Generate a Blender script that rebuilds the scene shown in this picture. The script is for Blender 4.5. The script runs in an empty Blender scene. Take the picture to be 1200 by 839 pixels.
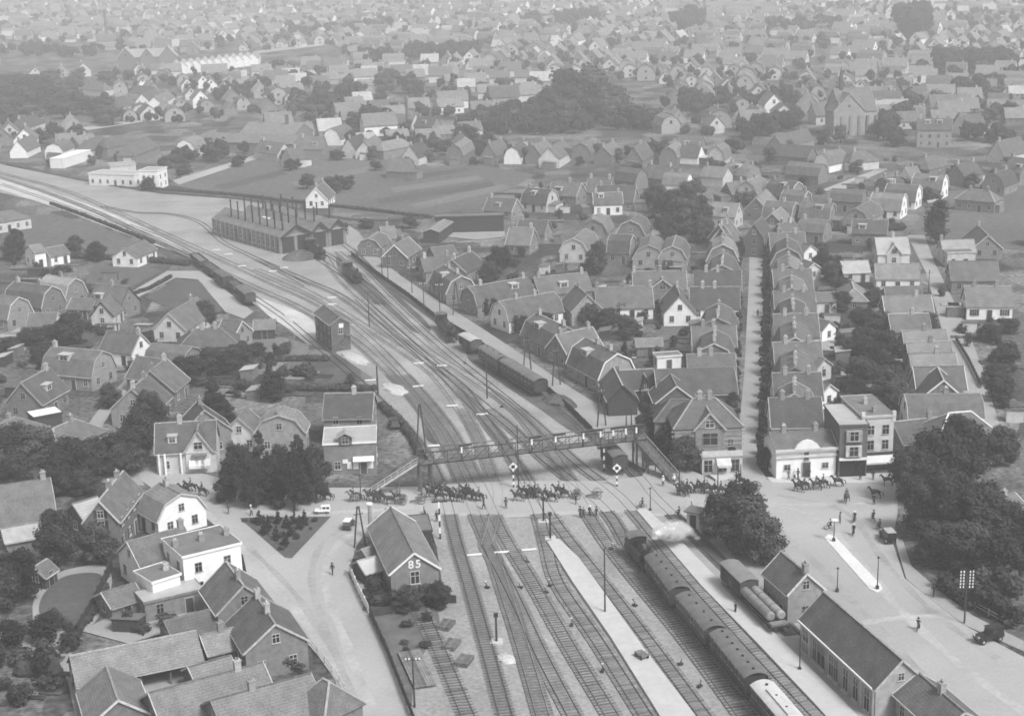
import bpy, bmesh, math, random
from mathutils import Vector, Matrix, Euler
rad = math.radians
scene = bpy.context.scene
C = scene.collection
# ---------------------------------------------------------------- camera
CAM_H, FPX, ROLL = 88.0, 1800.0, rad(1.5)          # height over the rails, focal length in units of a 1200 wide frame
TILT = math.atan(500.0 / FPX)
_R0 = Vector((1, 0, 0)); _U0 = Vector((0, math.sin(TILT), math.cos(TILT))); _F = Vector((0, math.cos(TILT), -math.sin(TILT)))
_R = _R0 * math.cos(ROLL) - _U0 * math.sin(ROLL)
_U = _R0 * math.sin(ROLL) + _U0 * math.cos(ROLL)
CAM = Vector((0, 0, CAM_H))
cam_data = bpy.data.cameras.new("camera"); cam = bpy.data.objects.new("camera", cam_data); C.objects.link(cam)
cam_data.sensor_fit = 'HORIZONTAL'; cam_data.sensor_width = 36; cam_data.lens = 36 * FPX / 1200.0
cam_data.clip_start = 1; cam_data.clip_end = 9000
cam.matrix_world = Matrix(((_R.x, _U.x, -_F.x, CAM.x), (_R.y, _U.y, -_F.y, CAM.y), (_R.z, _U.z, -_F.z, CAM.z), (0, 0, 0, 1)))
scene.camera = cam
# ---------------------------------------------------------------- sky, sun, exposure
SUN_EL, SUN_DIR = rad(50), Vector((0.66, -0.75))    # hazy sun, high behind the camera on the station side
world = bpy.data.worlds.new("World"); scene.world = world; world.use_nodes = True
nt = world.node_tree; bg = nt.nodes["Background"]
sky = nt.nodes.new("ShaderNodeTexSky"); sky.sky_type = 'NISHITA'; sky.sun_disc = False
sky.sun_elevation = SUN_EL; sky.sun_rotation = math.atan2(SUN_DIR.x, SUN_DIR.y)
sky.air_density = 1.0; sky.dust_density = 4.0
bw = nt.nodes.new("ShaderNodeRGBToBW")               # a black and white plate: the sky's light without its blue
nt.links.new(sky.outputs[0], bw.inputs[0]); nt.links.new(bw.outputs[0], bg.inputs[0]); bg.inputs[1].default_value = 0.11
sun_data = bpy.data.lights.new("sun", 'SUN'); sun_data.energy = 2.1; sun_data.angle = rad(16); sun_data.color = (1, 1, 1)
sun = bpy.data.objects.new("sun", sun_data); C.objects.link(sun)
_sd = Vector((SUN_DIR.x * math.cos(SUN_EL), SUN_DIR.y * math.cos(SUN_EL), math.sin(SUN_EL))).normalized()
sun.rotation_euler = _sd.to_track_quat('Z', 'Y').to_euler(); sun.location = (200, 100, 300)
vs = scene.view_settings; vs.view_transform = 'Standard'; vs.look = 'None'; vs.exposure = 0.57; vs.gamma = 1.0; vs.use_curve_mapping = False
scene.render.engine = 'CYCLES'
cy = scene.cycles; cy.use_denoising = True; cy.use_adaptive_sampling = False; cy.max_bounces = 5; cy.diffuse_bounces = 2; cy.glossy_bounces = 2; cy.transmission_bounces = 2
cy.volume_bounces = 2; cy.transparent_max_bounces = 6; cy.volume_step_rate = 2.0; cy.filter_width = 1.7; cy.sample_clamp_indirect = 4
# ---------------------------------------------------------------- pixel of a 1200 x 839 frame <-> place on the ground
def G(px, py, z=0.0):
    d = _F + _R * ((px - 600.0) / FPX) + _U * (-(py - 419.5) / FPX)
    t = (z - CAM_H) / d.z
    return Vector((d.x * t, d.y * t, z))
def P(w):
    v = Vector(w) - CAM; zc = v.dot(_F)
    return (600 + FPX * v.dot(_R) / zc, 419.5 - FPX * v.dot(_U) / zc)
def inside(poly, x, y):
    c = False; j = len(poly) - 1
    for i in range(len(poly)):
        xi, yi = poly[i]; xj, yj = poly[j]
        if (yi > y) != (yj > y) and x < (xj - xi) * (y - yi) / (yj - yi) + xi: c = not c
        j = i
    return c
RNG = random.Random(1923)
# ---------------------------------------------------------------- materials (a grey plate: every colour is a grey)
def _new(name):
    m = bpy.data.materials.new(name); m.use_nodes = True
    return m, m.node_tree, m.node_tree.nodes["Principled BSDF"]
def g4(v): return (v, v, v, 1)
def grey(name, v, spread=0.25, scale=1.2, rough=0.85, obj_var=0.18, bump=0.0, course=0.0, fine=0.0, spec=0.2):
    """a grey with soft blotches, fine grain, a little difference from object to object and, for tiled roofs, courses"""
    m, t, b = _new(name); N = t.nodes; Lk = t.links
    tc = N.new("ShaderNodeTexCoord"); no = N.new("ShaderNodeTexNoise"); no.inputs["Scale"].default_value = scale; no.inputs["Detail"].default_value = 5
    Lk.new(tc.outputs["Object"], no.inputs["Vector"])
    mr = N.new("ShaderNodeMapRange"); mr.inputs[1].default_value = 0.3; mr.inputs[2].default_value = 0.7
    mr.inputs[3].default_value = 1 - spread; mr.inputs[4].default_value = 1 + spread
    Lk.new(no.outputs[0], mr.inputs[0])
    cur = mr.outputs[0]
    def mul(a, bsock=None, val=None):
        k = N.new("ShaderNodeMath"); k.operation = 'MULTIPLY'; Lk.new(a, k.inputs[0])
        if bsock is not None: Lk.new(bsock, k.inputs[1])
        else: k.inputs[1].default_value = val
        return k.outputs[0]
    if fine:
        n2 = N.new("ShaderNodeTexNoise"); n2.inputs["Scale"].default_value = scale * 9; n2.inputs["Detail"].default_value = 3
        Lk.new(tc.outputs["Object"], n2.inputs["Vector"])
        m2 = N.new("ShaderNodeMapRange"); m2.inputs[1].default_value = 0.3; m2.inputs[2].default_value = 0.7
        m2.inputs[3].default_value = 1 - fine; m2.inputs[4].default_value = 1 + fine
        Lk.new(n2.outputs[0], m2.inputs[0]); cur = mul(cur, m2.outputs[0])
    if obj_var:
        oi = N.new("ShaderNodeObjectInfo"); m3 = N.new("ShaderNodeMapRange"); m3.inputs[3].default_value = 1 - obj_var; m3.inputs[4].default_value = 1 + obj_var
        Lk.new(oi.outputs["Random"], m3.inputs[0]); cur = mul(cur, m3.outputs[0])
    if course:
        sx = N.new("ShaderNodeSeparateXYZ"); Lk.new(tc.outputs["Object"], sx.inputs[0])
        k = N.new("ShaderNodeMath"); k.operation = 'PINGPONG'; k.inputs[1].default_value = course / 2; Lk.new(sx.outputs["Z"], k.inputs[0])
        m4 = N.new("ShaderNodeMapRange"); m4.inputs[2].default_value = course / 2; m4.inputs[3].default_value = 0.84; m4.inputs[4].default_value = 1.08
        Lk.new(k.outputs[0], m4.inputs[0]); cur = mul(cur, m4.outputs[0])
    fin = mul(cur, val=v)
    Lk.new(fin, b.inputs["Base Color"])
    b.inputs["Roughness"].default_value = rough; b.inputs["Specular IOR Level"].default_value = spec
    if bump:
        bp = N.new("ShaderNodeBump"); bp.inputs["Strength"].default_value = bump; bp.inputs["Distance"].default_value = 0.1
        Lk.new(no.outputs[0], bp.inputs["Height"]); Lk.new(bp.outputs[0], b.inputs["Normal"])
    return m
M = {}
M['brick_dark'] = grey('brick_dark', 0.11, 0.2, 1.5, fine=0.15)
M['brick'] = grey('brick', 0.19, 0.2, 1.5, fine=0.15)
M['brick_pale'] = grey('brick_pale', 0.30, 0.18, 1.2, fine=0.12)
M['plaster'] = grey('plaster', 0.52, 0.14, 0.8, fine=0.06, obj_var=0.12)
M['white'] = grey('white_paint', 0.80, 0.08, 0.7, fine=0.04, obj_var=0.05)
M['wood_dark'] = grey('wood_dark', 0.05, 0.25, 2.0)
M['wood'] = grey('wood', 0.16, 0.3, 2.0)
M['roof_dark'] = grey('roof_dark', 0.085, 0.22, 0.6, course=0.21, fine=0.3)
M['roof'] = grey('roof_tiles', 0.125, 0.22, 0.6, course=0.21, fine=0.3)
M['roof_grey'] = grey('roof_grey', 0.19, 0.2, 0.6, course=0.21, fine=0.3)
M['roof_pale'] = grey('roof_pale', 0.36, 0.16, 0.5, course=0.3, fine=0.1)
M['zinc'] = grey('zinc_sheet', 0.42, 0.14, 0.35, rough=0.5, fine=0.06)
M['felt'] = grey('roofing_felt', 0.17, 0.16, 0.5, fine=0.1)
M['white_roof'] = grey('white_canvas_roof', 0.55, 0.15, 0.5, fine=0.1, obj_var=0.03)
M['zinc_white'] = grey('bright_sheet', 0.86, 0.05, 0.4, obj_var=0.03)
M['trim'] = grey('trim_white', 0.40, 0.2, 2.0, obj_var=0.45)
M['mortar'] = grey('ridge_mortar', 0.28, 0.3, 2.0, obj_var=0.5)
M['chimney'] = grey('chimney_brick', 0.32, 0.25, 3.0, obj_var=0.35)
M['pot'] = grey('chimney_pot', 0.45, 0.2, 3.0, obj_var=0.5)
M['frame'] = grey('window_frame', 0.42, 0.1, 2.0, obj_var=0.4)
M['glass'] = grey('window_glass', 0.025, 0.3, 0.8, rough=0.12, obj_var=0.6, spec=0.5)
M['glass_roof'] = grey('greenhouse_glass', 0.38, 0.2, 0.7, rough=0.2, spec=0.5)
M['door'] = grey('door_paint', 0.06, 0.2, 2.0, obj_var=0.6)
M['shutter'] = grey('shutter_paint', 0.05, 0.2, 2.0, obj_var=0.5)
M['awning'] = grey('awning_canvas', 0.62, 0.1, 1.0)
M['iron'] = grey('black_iron', 0.03, 0.3, 2.0, rough=0.55, spec=0.4)
M['iron_grey'] = grey('grey_iron', 0.10, 0.3, 2.0, rough=0.6, spec=0.4)
M['loco'] = grey('engine_black', 0.022, 0.4, 2.0, rough=0.45, spec=0.4)
M['coach'] = grey('coach_paint', 0.045, 0.25, 1.0, rough=0.5, spec=0.4, obj_var=0.3)
M['coach_roof'] = grey('coach_roof', 0.135, 0.22, 0.6, fine=0.12, obj_var=0.2)
M['wagon'] = grey('wagon_wood', 0.08, 0.3, 1.0, obj_var=0.35)
M['tank'] = grey('tank_paint', 0.27, 0.15, 1.0, rough=0.55, spec=0.3)
M['rail'] = grey('rail_steel', 0.22, 0.3, 1.0, rough=0.4, obj_var=0.3, spec=0.5)
M['rail_rust'] = grey('rail_rust', 0.085, 0.3, 1.0, rough=0.6, obj_var=0.3)
M['sleeper'] = grey('sleeper_wood', 0.14, 0.3, 1.5, obj_var=0.3)
M['sleeper_old'] = grey('sleeper_bleached', 0.19, 0.3, 1.5, obj_var=0.35)
M['horse'] = grey('horse_coat', 0.035, 0.3, 2.0, obj_var=0.5)
M['horse_light'] = grey('horse_coat_light', 0.13, 0.3, 2.0, obj_var=0.4)
M['cloth'] = grey('cloth_dark', 0.035, 0.3, 3.0, obj_var=0.5)
M['uniform'] = grey('cloth_grey', 0.10, 0.3, 3.0, obj_var=0.5)
M['cloth_white'] = grey('cloth_white', 0.7, 0.1, 3.0)
M['skin'] = grey('skin', 0.33, 0.1, 3.0)
M['leather'] = grey('leather', 0.06, 0.2, 3.0)
M['car'] = grey('car_paint', 0.02, 0.2, 1.0, rough=0.3, spec=0.5)
M['leaf'] = grey('leaves', 0.032, 0.5, 0.6, fine=0.6, obj_var=0.4)
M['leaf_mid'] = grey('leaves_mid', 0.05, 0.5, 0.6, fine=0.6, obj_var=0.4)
M['needle'] = grey('needles', 0.026, 0.4, 0.5, fine=0.35, obj_var=0.25)
M['bark'] = grey('bark', 0.06, 0.3, 2.0)
M['hedge'] = grey('hedge_leaves', 0.042, 0.4, 0.8, fine=0.3, obj_var=0.25)
# ground sheets
def ground_mat(name, v, spread, scale, fine=0.12, fscale=9, extra=None):
    m, t, b = _new(name); N = t.nodes; Lk = t.links
    tc = N.new("ShaderNodeTexCoord"); a = N.new("ShaderNodeTexNoise"); a.inputs["Scale"].default_value = scale; a.inputs["Detail"].default_value = 6; a.inputs["Roughness"].default_value = 0.6
    c = N.new("ShaderNodeTexNoise"); c.inputs["Scale"].default_value = scale * fscale; c.inputs["Detail"].default_value = 4
    for q in (a, c): Lk.new(tc.outputs["Object"], q.inputs["Vector"])
    r1 = N.new("ShaderNodeMapRange"); r1.inputs[1].default_value = 0.32; r1.inputs[2].default_value = 0.68; r1.inputs[3].default_value = v * (1 - spread); r1.inputs[4].default_value = v * (1 + spread)
    r2 = N.new("ShaderNodeMapRange"); r2.inputs[1].default_value = 0.3; r2.inputs[2].default_value = 0.7; r2.inputs[3].default_value = 1 - fine; r2.inputs[4].default_value = 1 + fine
    Lk.new(a.outputs[0], r1.inputs[0]); Lk.new(c.outputs[0], r2.inputs[0])
    k = N.new("ShaderNodeMath"); k.operation = 'MULTIPLY'; Lk.new(r1.outputs[0], k.inputs[0]); Lk.new(r2.outputs[0], k.inputs[1]); cur = k.outputs[0]
    if extra: cur = extra(N, Lk, tc, cur)
    Lk.new(cur, b.inputs["Base Color"]); b.inputs["Roughness"].default_value = 0.95; b.inputs["Specular IOR Level"].default_value = 0.1
    return m
def plots(N, Lk, tc, cur):                           # garden plots: a patchwork of beds of different crops with rows
    mp = N.new("ShaderNodeMapping"); mp.inputs["Rotation"].default_value = (0, 0, rad(-9)); mp.inputs["Scale"].default_value = (0.10, 0.06, 1)
    vo = N.new("ShaderNodeTexVoronoi"); vo.distance = 'CHEBYCHEV'; vo.inputs["Scale"].default_value = 1.0; vo.inputs["Randomness"].default_value = 0.75
    Lk.new(tc.outputs["Object"], mp.inputs[0]); Lk.new(mp.outputs[0], vo.inputs["Vector"])
    sp = N.new("ShaderNodeSeparateColor"); Lk.new(vo.outputs["Color"], sp.inputs[0])
    r = N.new("ShaderNodeMapRange"); r.inputs[3].default_value = 0.5; r.inputs[4].default_value = 1.75; Lk.new(sp.outputs[0], r.inputs[0])
    k = N.new("ShaderNodeMath"); k.operation = 'MULTIPLY'; Lk.new(cur, k.inputs[0]); Lk.new(r.outputs[0], k.inputs[1])
    wv = N.new("ShaderNodeTexWave"); wv.inputs["Scale"].default_value = 0.55; wv.inputs["Distortion"].default_value = 1.5; wv.bands_direction = 'X'   # planted rows
    m2 = N.new("ShaderNodeMapping"); m2.inputs["Rotation"].default_value = (0, 0, rad(80)); Lk.new(tc.outputs["Object"], m2.inputs[0]); Lk.new(m2.outputs[0], wv.inputs[0])
    r3 = N.new("ShaderNodeMapRange"); r3.inputs[3].default_value = 0.8; r3.inputs[4].default_value = 1.2; Lk.new(wv.outputs["Fac"], r3.inputs[0])
    k2 = N.new("ShaderNodeMath"); k2.operation = 'MULTIPLY'; Lk.new(k.outputs[0], k2.inputs[0]); Lk.new(r3.outputs[0], k2.inputs[1])
    return k2.outputs[0]
M['gardens'] = ground_mat('garden_ground', 0.10, 0.55, 0.07, 0.6, 14, plots)
M['ballast'] = ground_mat('yard_gravel', 0.30, 0.24, 0.06, 0.22, 30)
M['ballast_dark'] = ground_mat('track_ballast', 0.22, 0.3, 0.12, 0.3, 14)
M['ballast_mid'] = ground_mat('track_ballast_mid', 0.27, 0.3, 0.10, 0.3, 14)
M['sand'] = ground_mat('road_sand', 0.37, 0.13, 0.04, 0.07, 60)
M['sand_grey'] = ground_mat('lane_sand', 0.32, 0.14, 0.08, 0.08, 40)
M['sand_pale'] = ground_mat('pale_gravel', 0.50, 0.15, 0.1, 0.08, 12)
M['paving'] = ground_mat('platform_paving', 0.50, 0.07, 0.1, 0.06, 12)
M['island'] = ground_mat('pale_concrete', 0.68, 0.08, 0.2, 0.06, 12)
M['grass'] = ground_mat('grass_field', 0.12, 0.16, 0.02, 0.25, 24)
M['lawn'] = ground_mat('lawn', 0.095, 0.2, 0.08, 0.15, 12)
M['field_strip'] = ground_mat('plough_strips', 0.13, 0.25, 0.03, 0.15, 14, plots)
M['coal'] = ground_mat('cinder', 0.10, 0.35, 0.12, 0.25, 12)
# ---------------------------------------------------------------- mesh builder
class MB:
    def __init__(s): s.v, s.f, s.m = [], [], []
    def _add(s, vs, fs, mi=0):
        o = len(s.v); s.v += [tuple(p) for p in vs]; s.f += [tuple(o + i for i in f) for f in fs]; s.m += [mi] * len(fs); return s
    def box(s, x0, x1, y0, y1, z0, z1, mi=0):
        return s._add([(x0, y0, z0), (x1, y0, z0), (x1, y1, z0), (x0, y1, z0), (x0, y0, z1), (x1, y0, z1), (x1, y1, z1), (x0, y1, z1)],
                      [(0, 3, 2, 1), (4, 5, 6, 7), (0, 1, 5, 4), (1, 2, 6, 5), (2, 3, 7, 6), (3, 0, 4, 7)], mi)
    def prism(s, prof, a0, a1, axis='x', mi=0):     # profile in (y, z) swept along x, or in (x, z) swept along y
        n = len(prof)
        if axis == 'x': v = [(a0, p, q) for p, q in prof] + [(a1, p, q) for p, q in prof]
        else: v = [(p, a0, q) for p, q in prof] + [(p, a1, q) for p, q in prof]
        return s._add(v, [tuple(range(n)), tuple(range(2 * n - 1, n - 1, -1))] + [(i, i + n, (i + 1) % n + n, (i + 1) % n) for i in range(n)], mi)
    def beam(s, p, q, w, h, mi=0, up=(0, 0, 1)):
        p, q = Vector(p), Vector(q); d = (q - p)
        if d.length < 1e-6: return s
        d.normalize(); u = Vector(up)
        if abs(d.dot(u)) > 0.98: u = Vector((0, 1, 0))
        a = d.cross(u).normalized() * (w / 2); b = a.cross(d).normalized() * (h / 2)
        return s._add([p - a - b, p + a - b, p + a + b, p - a + b, q - a - b, q + a - b, q + a + b, q - a + b],
                      [(0, 1, 2, 3), (7, 6, 5, 4), (4, 5, 1, 0), (5, 6, 2, 1), (6, 7, 3, 2), (7, 4, 0, 3)], mi)
    def cyl(s, p, q, r0, r1=None, n=10, mi=0):
        r1 = r0 if r1 is None else r1; p, q = Vector(p), Vector(q); d = (q - p).normalized()
        u = Vector((0, 0, 1)) if abs(d.z) < 0.9 else Vector((1, 0, 0)); a = d.cross(u).normalized(); b = a.cross(d)
        c = [(math.cos(2 * math.pi * i / n), math.sin(2 * math.pi * i / n)) for i in range(n)]
        return s._add([p + (a * x + b * y) * r0 for x, y in c] + [q + (a * x + b * y) * r1 for x, y in c],
                      [tuple(range(n - 1, -1, -1)), tuple(range(n, 2 * n))] + [(i, (i + 1) % n, (i + 1) % n + n, i + n) for i in range(n)], mi)
    def poly(s, pts, mi=0): return s._add(pts, [tuple(range(len(pts)))], mi)
    def mesh(s, name, mats, smooth=False):
        me = bpy.data.meshes.new(name); me.from_pydata(s.v, [], s.f)
        for m in (mats if isinstance(mats, (list, tuple)) else [mats]): me.materials.append(M[m] if isinstance(m, str) else m)
        if any(s.m): me.polygons.foreach_set('material_index', s.m)
        if smooth: me.polygons.foreach_set('use_smooth', [True] * len(me.polygons))
        bm = bmesh.new(); bm.from_mesh(me); bmesh.ops.recalc_face_normals(bm, faces=bm.faces); bm.to_mesh(me); bm.free()
        return me
    def build(s, name, mats, parent=None, smooth=False):
        return link(name, s.mesh(name, mats, smooth), parent)
def link(name, me, parent=None, loc=None, rz=None, scale=None):
    o = bpy.data.objects.new(name, me); C.objects.link(o)
    if parent is not None: o.parent = parent
    if loc is not None: o.location = loc
    if rz is not None: o.rotation_euler = (0, 0, rz)
    if scale is not None: o.scale = scale
    return o
def tag(o, label, cat, group=None, kind=None):
    o['label'] = label
    if cat: o['category'] = cat
    if group: o['group'] = group
    if kind: o['kind'] = kind
    return o
def thing(name, label, cat, loc=(0, 0, 0), rz=0.0, group=None):
    return tag(link(name, None, None, loc, rz), label, cat, group)
def kids(o): return [c for c in C.objects if c.parent == o]
_tree = {}
def copy_tree(root, loc, rz=None, scale=None, label=None, group=None):
    parts = _tree.get(root.name)
    if parts is None:
        parts = []
        for c in root.children: parts.append((c, list(c.children)))
        _tree[root.name] = parts
    r = root.copy(); C.objects.link(r); r.location = loc
    if rz is not None: r.rotation_euler = (0, 0, rz)
    if scale is not None: r.scale = scale
    if label: r['label'] = label
    if group: r['group'] = group
    for c, gs in parts:
        d = c.copy(); C.objects.link(d); d.parent = r
        for g in gs:
            e = g.copy(); C.objects.link(e); e.parent = d
    return r
def structure(name, me_or_mb, mat=None):
    o = me_or_mb.build(name, mat) if isinstance(me_or_mb, MB) else link(name, me_or_mb)
    o['kind'] = 'structure'; return o
# ---------------------------------------------------------------- names for places, used in labels
LANDMARK = [("beside the engine shed", 330, 285), ("by the signal cabin", 395, 395), ("beyond the garden fields", 480, 170), ("around the big church", 990, 150),
            ("by the large mansard house", 1090, 175), ("on the lane behind the tall shops", 1090, 380), ("behind the dark walled yard", 590, 235), ("around the white half-ruined works", 120, 205),
            ("beyond the long factory roof", 270, 140), ("behind the tall dark wood", 690, 110), ("near the freight wagon siding", 200, 350), ("around the flat white shed", 80, 450),
            ("along the hedge by the sidings", 540, 330), ("between the avenue and the sidings", 720, 320), ("at the head of the avenue", 880, 255), ("by the open field with the dark cypress", 1120, 260),
            ("on the square by the station", 1000, 600), ("by the level crossing", 600, 580), ("around the oval lawn garden", 90, 660), ("behind the shop house with awnings", 270, 500),
            ("among the allotments by the roadside hedge", 640, 260), ("in the row facing the garden fields", 690, 172), ("in the rows near the church", 880, 170), ("by the road to the factory", 190, 180), ("near the lone factory chimney", 60, 120),
            ("in the streets behind the wood", 800, 90), ("on the railway's outer bend", 60, 290)]
def place_of(px, py):
    return min(LANDMARK, key=lambda a: (a[1] - px) ** 2 + ((a[2] - py) * 1.6) ** 2)[0]
# ================================================================ the setting: ground, roads, platforms
mb = MB(); mb.poly([(-1700, -40, 0), (1700, -40, 0), (1700, 3300, 0), (-1700, 3300, 0)]); structure('ground', mb, 'gardens')
_layer = [0.0]; SHEETZ = {}
def sheet(name, pts, mat, z=None, smooth=0):
    if z is None: _layer[0] += 0.004; z = 0.016 + _layer[0]
    SHEETZ[name] = z
    w = [G(x, y) for x, y in pts]
    if smooth:
        q = []
        n = len(w)
        for i in range(n):
            a, b, c, d = w[i - 1], w[i], w[(i + 1) % n], w[(i + 2) % n]
            for k in range(smooth):
                t = k / smooth
                q.append(0.5 * ((2 * b) + (c - a) * t + (2 * a - 5 * b + 4 * c - d) * t * t + (3 * b - a - 3 * c + d) * t ** 3))
        w = q
    bm = bmesh.new(); vs_ = [bm.verts.new((p.x, p.y, z)) for p in w]; bm.faces.new(vs_)
    bmesh.ops.triangulate(bm, faces=bm.faces[:]); bmesh.ops.recalc_face_normals(bm, faces=bm.faces[:])
    if bm.faces[0].normal.z < 0: bmesh.ops.reverse_faces(bm, faces=bm.faces[:])
    me = bpy.data.meshes.new(name); bm.to_mesh(me); bm.free(); me.materials.append(M[mat])
    return structure(name, me)
YARD = [(-90, 172), (-90, 205), (60, 240), (150, 268), (222, 302), (262, 330), (300, 358), (372, 412), (415, 447), (455, 486), (485, 520), (500, 545), (508, 578),
        (760, 602), (770, 566), (745, 547), (700, 519), (665, 482), (645, 464), (580, 420), (505, 374), (440, 320), (415, 292), (402, 262), (330, 244), (260, 230), (190, 228), (100, 213), (0, 193)]
FIELDS = [[(195, 216), (300, 184), (420, 178), (470, 182), (530, 206), (425, 246), (330, 236), (250, 226)], [(395, 248), (470, 205), (540, 190), (628, 205), (565, 240), (515, 252), (440, 252)]]
RFIELD = [(1066, 276), (1085, 242), (1110, 224), (1260, 214), (1260, 300), (1100, 285)]
NE_ROAD = [(404, 262), (420, 272), (440, 300), (470, 324), (505, 347), (560, 382), (615, 418), (655, 446), (690, 468), (720, 482), (770, 476), (772, 498), (752, 520), (752, 548), (722, 532), (700, 516), (685, 498), (645, 458), (580, 414), (508, 368), (440, 316), (412, 288)]
AVENUE = [(878, 270), (894, 270), (895, 330), (894, 410), (889, 480), (887, 545), (902, 566), (858, 562), (865, 510), (872, 440), (875, 380), (878, 320)]
R_STREET = [(1063, 276), (1083, 276), (1096, 310), (1116, 350), (1136, 392), (1153, 437), (1167, 485), (1182, 530), (1150, 535), (1128, 470), (1113, 420), (1099, 370), (1085, 320)]
sheet('field', FIELDS[0], 'grass'); sheet('field', FIELDS[1], 'grass'); sheet('field', RFIELD, 'grass')
sheet('field', [(0, 262), (60, 250), (135, 272), (210, 308), (110, 305), (0, 300)], 'grass')
sheet('field', [(110, 305), (180, 314), (190, 318), (150, 338), (100, 332)], 'grass')
M['strip_a'] = ground_mat('ploughed_strip', 0.16, 0.12, 0.05, 0.2, 16); M['strip_b'] = ground_mat('crop_strip', 0.085, 0.15, 0.05, 0.25, 16)
for k, (a, b, c_, d) in enumerate((((470, 208), (545, 196), (550, 200), (476, 213)), ((458, 220), (560, 206), (566, 211), (462, 226)), ((440, 233), (575, 213), (582, 219), (446, 239)), ((480, 240), (590, 216), (600, 220), (490, 246)), ((250, 218), (330, 200), (338, 204), (262, 223)), ((340, 214), (430, 196), (440, 200), (350, 220)))): sheet('crop_strip', [a, b, c_, d], 'strip_a' if k % 2 else 'strip_b')
sheet('yard_ground', YARD, 'ballast')
sheet('yard_ground', [(508, 586), (430, 640), (410, 672), (432, 722), (455, 772), (486, 850), (500, 880), (1010, 880), (956, 831), (820, 689), (746, 596), (700, 590)], 'ballast')
# lighter and darker stretches of the yard
sheet('sand_strip', [(-60, 197), (0, 209), (60, 225), (120, 246), (175, 270), (215, 292), (200, 294), (150, 276), (75, 247), (0, 222), (-60, 208)], 'sand_pale')
sheet('sand_patch', [(300, 350), (330, 358), (362, 372), (372, 392), (366, 400), (340, 386), (312, 368)], 'sand_pale', smooth=4)
sheet('cinder_ground', [(395, 300), (420, 312), (470, 350), (505, 385), (480, 388), (430, 350), (400, 325)], 'coal', smooth=4)
sheet('cinder_ground', [(555, 402), (600, 430), (640, 462), (672, 490), (690, 512), (668, 505), (630, 478), (585, 448), (548, 420)], 'coal', smooth=4)
sheet('cinder_ground', [(495, 488), (512, 482), (530, 505), (520, 520), (500, 516)], 'coal', smooth=4)
sheet('weedy_ground', [(425, 690), (500, 690), (516, 740), (505, 752), (486, 790), (482, 830), (470, 812), (452, 770), (436, 730)], 'grass', smooth=3)
sheet('lane', NE_ROAD, 'sand_grey')
sheet('avenue', AVENUE, 'sand_grey')
sheet('lane', R_STREET, 'sand_grey')
sheet('road', [(150, 552), (196, 544), (300, 572), (420, 572), (505, 570), (520, 602), (440, 606), (418, 640), (408, 672), (432, 722), (455, 772), (490, 860), (492, 900), (425, 900), (412, 840), (398, 806), (374, 770), (346, 738), (318, 704), (290, 676), (283, 642), (250, 612), (226, 598), (180, 574)], 'sand')
CR = sheet('crossing_road', [(500, 571), (600, 566), (700, 566), (752, 560), (760, 548), (800, 552), (830, 566), (830, 602), (760, 604), (746, 598), (700, 600), (600, 604), (510, 603)], 'sand', z=0.335)
sheet('square', [(826, 566), (860, 558), (902, 563), (980, 566), (1050, 562), (1052, 600), (1046, 636), (1060, 678), (1095, 706), (1128, 732), (1195, 768), (1330, 830), (1330, 960), (960, 960), (1010, 880), (1085, 840), (1060, 800), (960, 700), (935, 668), (905, 640), (890, 610), (825, 606)], 'sand')
sheet('station_yard', [(826, 602), (895, 612), (962, 700), (1082, 830), (1060, 900), (1010, 880), (957, 829), (822, 688), (756, 612), (775, 600)], 'sand_grey')
sheet('lane', [(148, 346), (196, 318), (236, 318), (297, 366), (286, 374), (264, 366), (232, 328), (206, 326), (160, 350)], 'sand')
sheet('lane', [(96, 510), (110, 488), (128, 466), (146, 446), (160, 446), (134, 476), (120, 500), (118, 540), (100, 545)], 'sand_grey')
sheet('lane', [(-20, 398), (10, 390), (24, 384), (24, 392), (0, 410), (-20, 418)], 'sand')
sheet('lane', [(60, 548), (100, 545), (160, 552), (170, 570), (120, 566), (60, 562)], 'sand_grey')
sheet('lane', [(960, 224), (1030, 198), (1038, 200), (975, 229)], 'sand')
sheet('lane', [(202, 212), (300, 182), (306, 185), (210, 217)], 'sand')
sheet('lane', [(80, 152), (208, 134), (210, 137), (84, 156)], 'sand')
sheet('lane', [(300, 60), (400, 49), (402, 51), (302, 63)], 'sand')
sheet('lawn', [(46, 716), (52, 696), (72, 678), (100, 672), (120, 676), (118, 700), (104, 722), (78, 738), (56, 738)], 'lawn', smooth=5)
sheet('garden_path', [(36, 742), (40, 700), (66, 672), (110, 662), (128, 668), (130, 690), (112, 728), (84, 748), (60, 760), (40, 762), (4, 760), (2, 740)], 'sand_grey', z=0.03, smooth=4)
sheet('garden_path', [(60, 760), (84, 766), (96, 800), (104, 860), (92, 860), (80, 800)], 'sand_grey')
sheet('yard_floor', [(95, 740), (150, 712), (225, 700), (235, 730), (150, 755)], 'sand_grey')
sheet('yard_floor', [(140, 790), (240, 765), (240, 790), (180, 815), (150, 830)], 'sand_grey')
sheet('triangular_garden', [(281, 608), (300, 607), (388, 606), (342, 655), (334, 654)], 'lawn')
sheet('lawn', [(170, 350), (208, 327), (236, 332), (262, 366), (230, 372), (196, 360)], 'lawn')
sheet('dirt_court', [(520, 268), (590, 264), (592, 278), (560, 282), (524, 278)], 'sand_grey')
sheet('allotment', [(268, 398), (330, 396), (390, 412), (440, 446), (380, 452), (330, 440), (280, 440)], 'field_strip')
_ns = [0]
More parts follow.
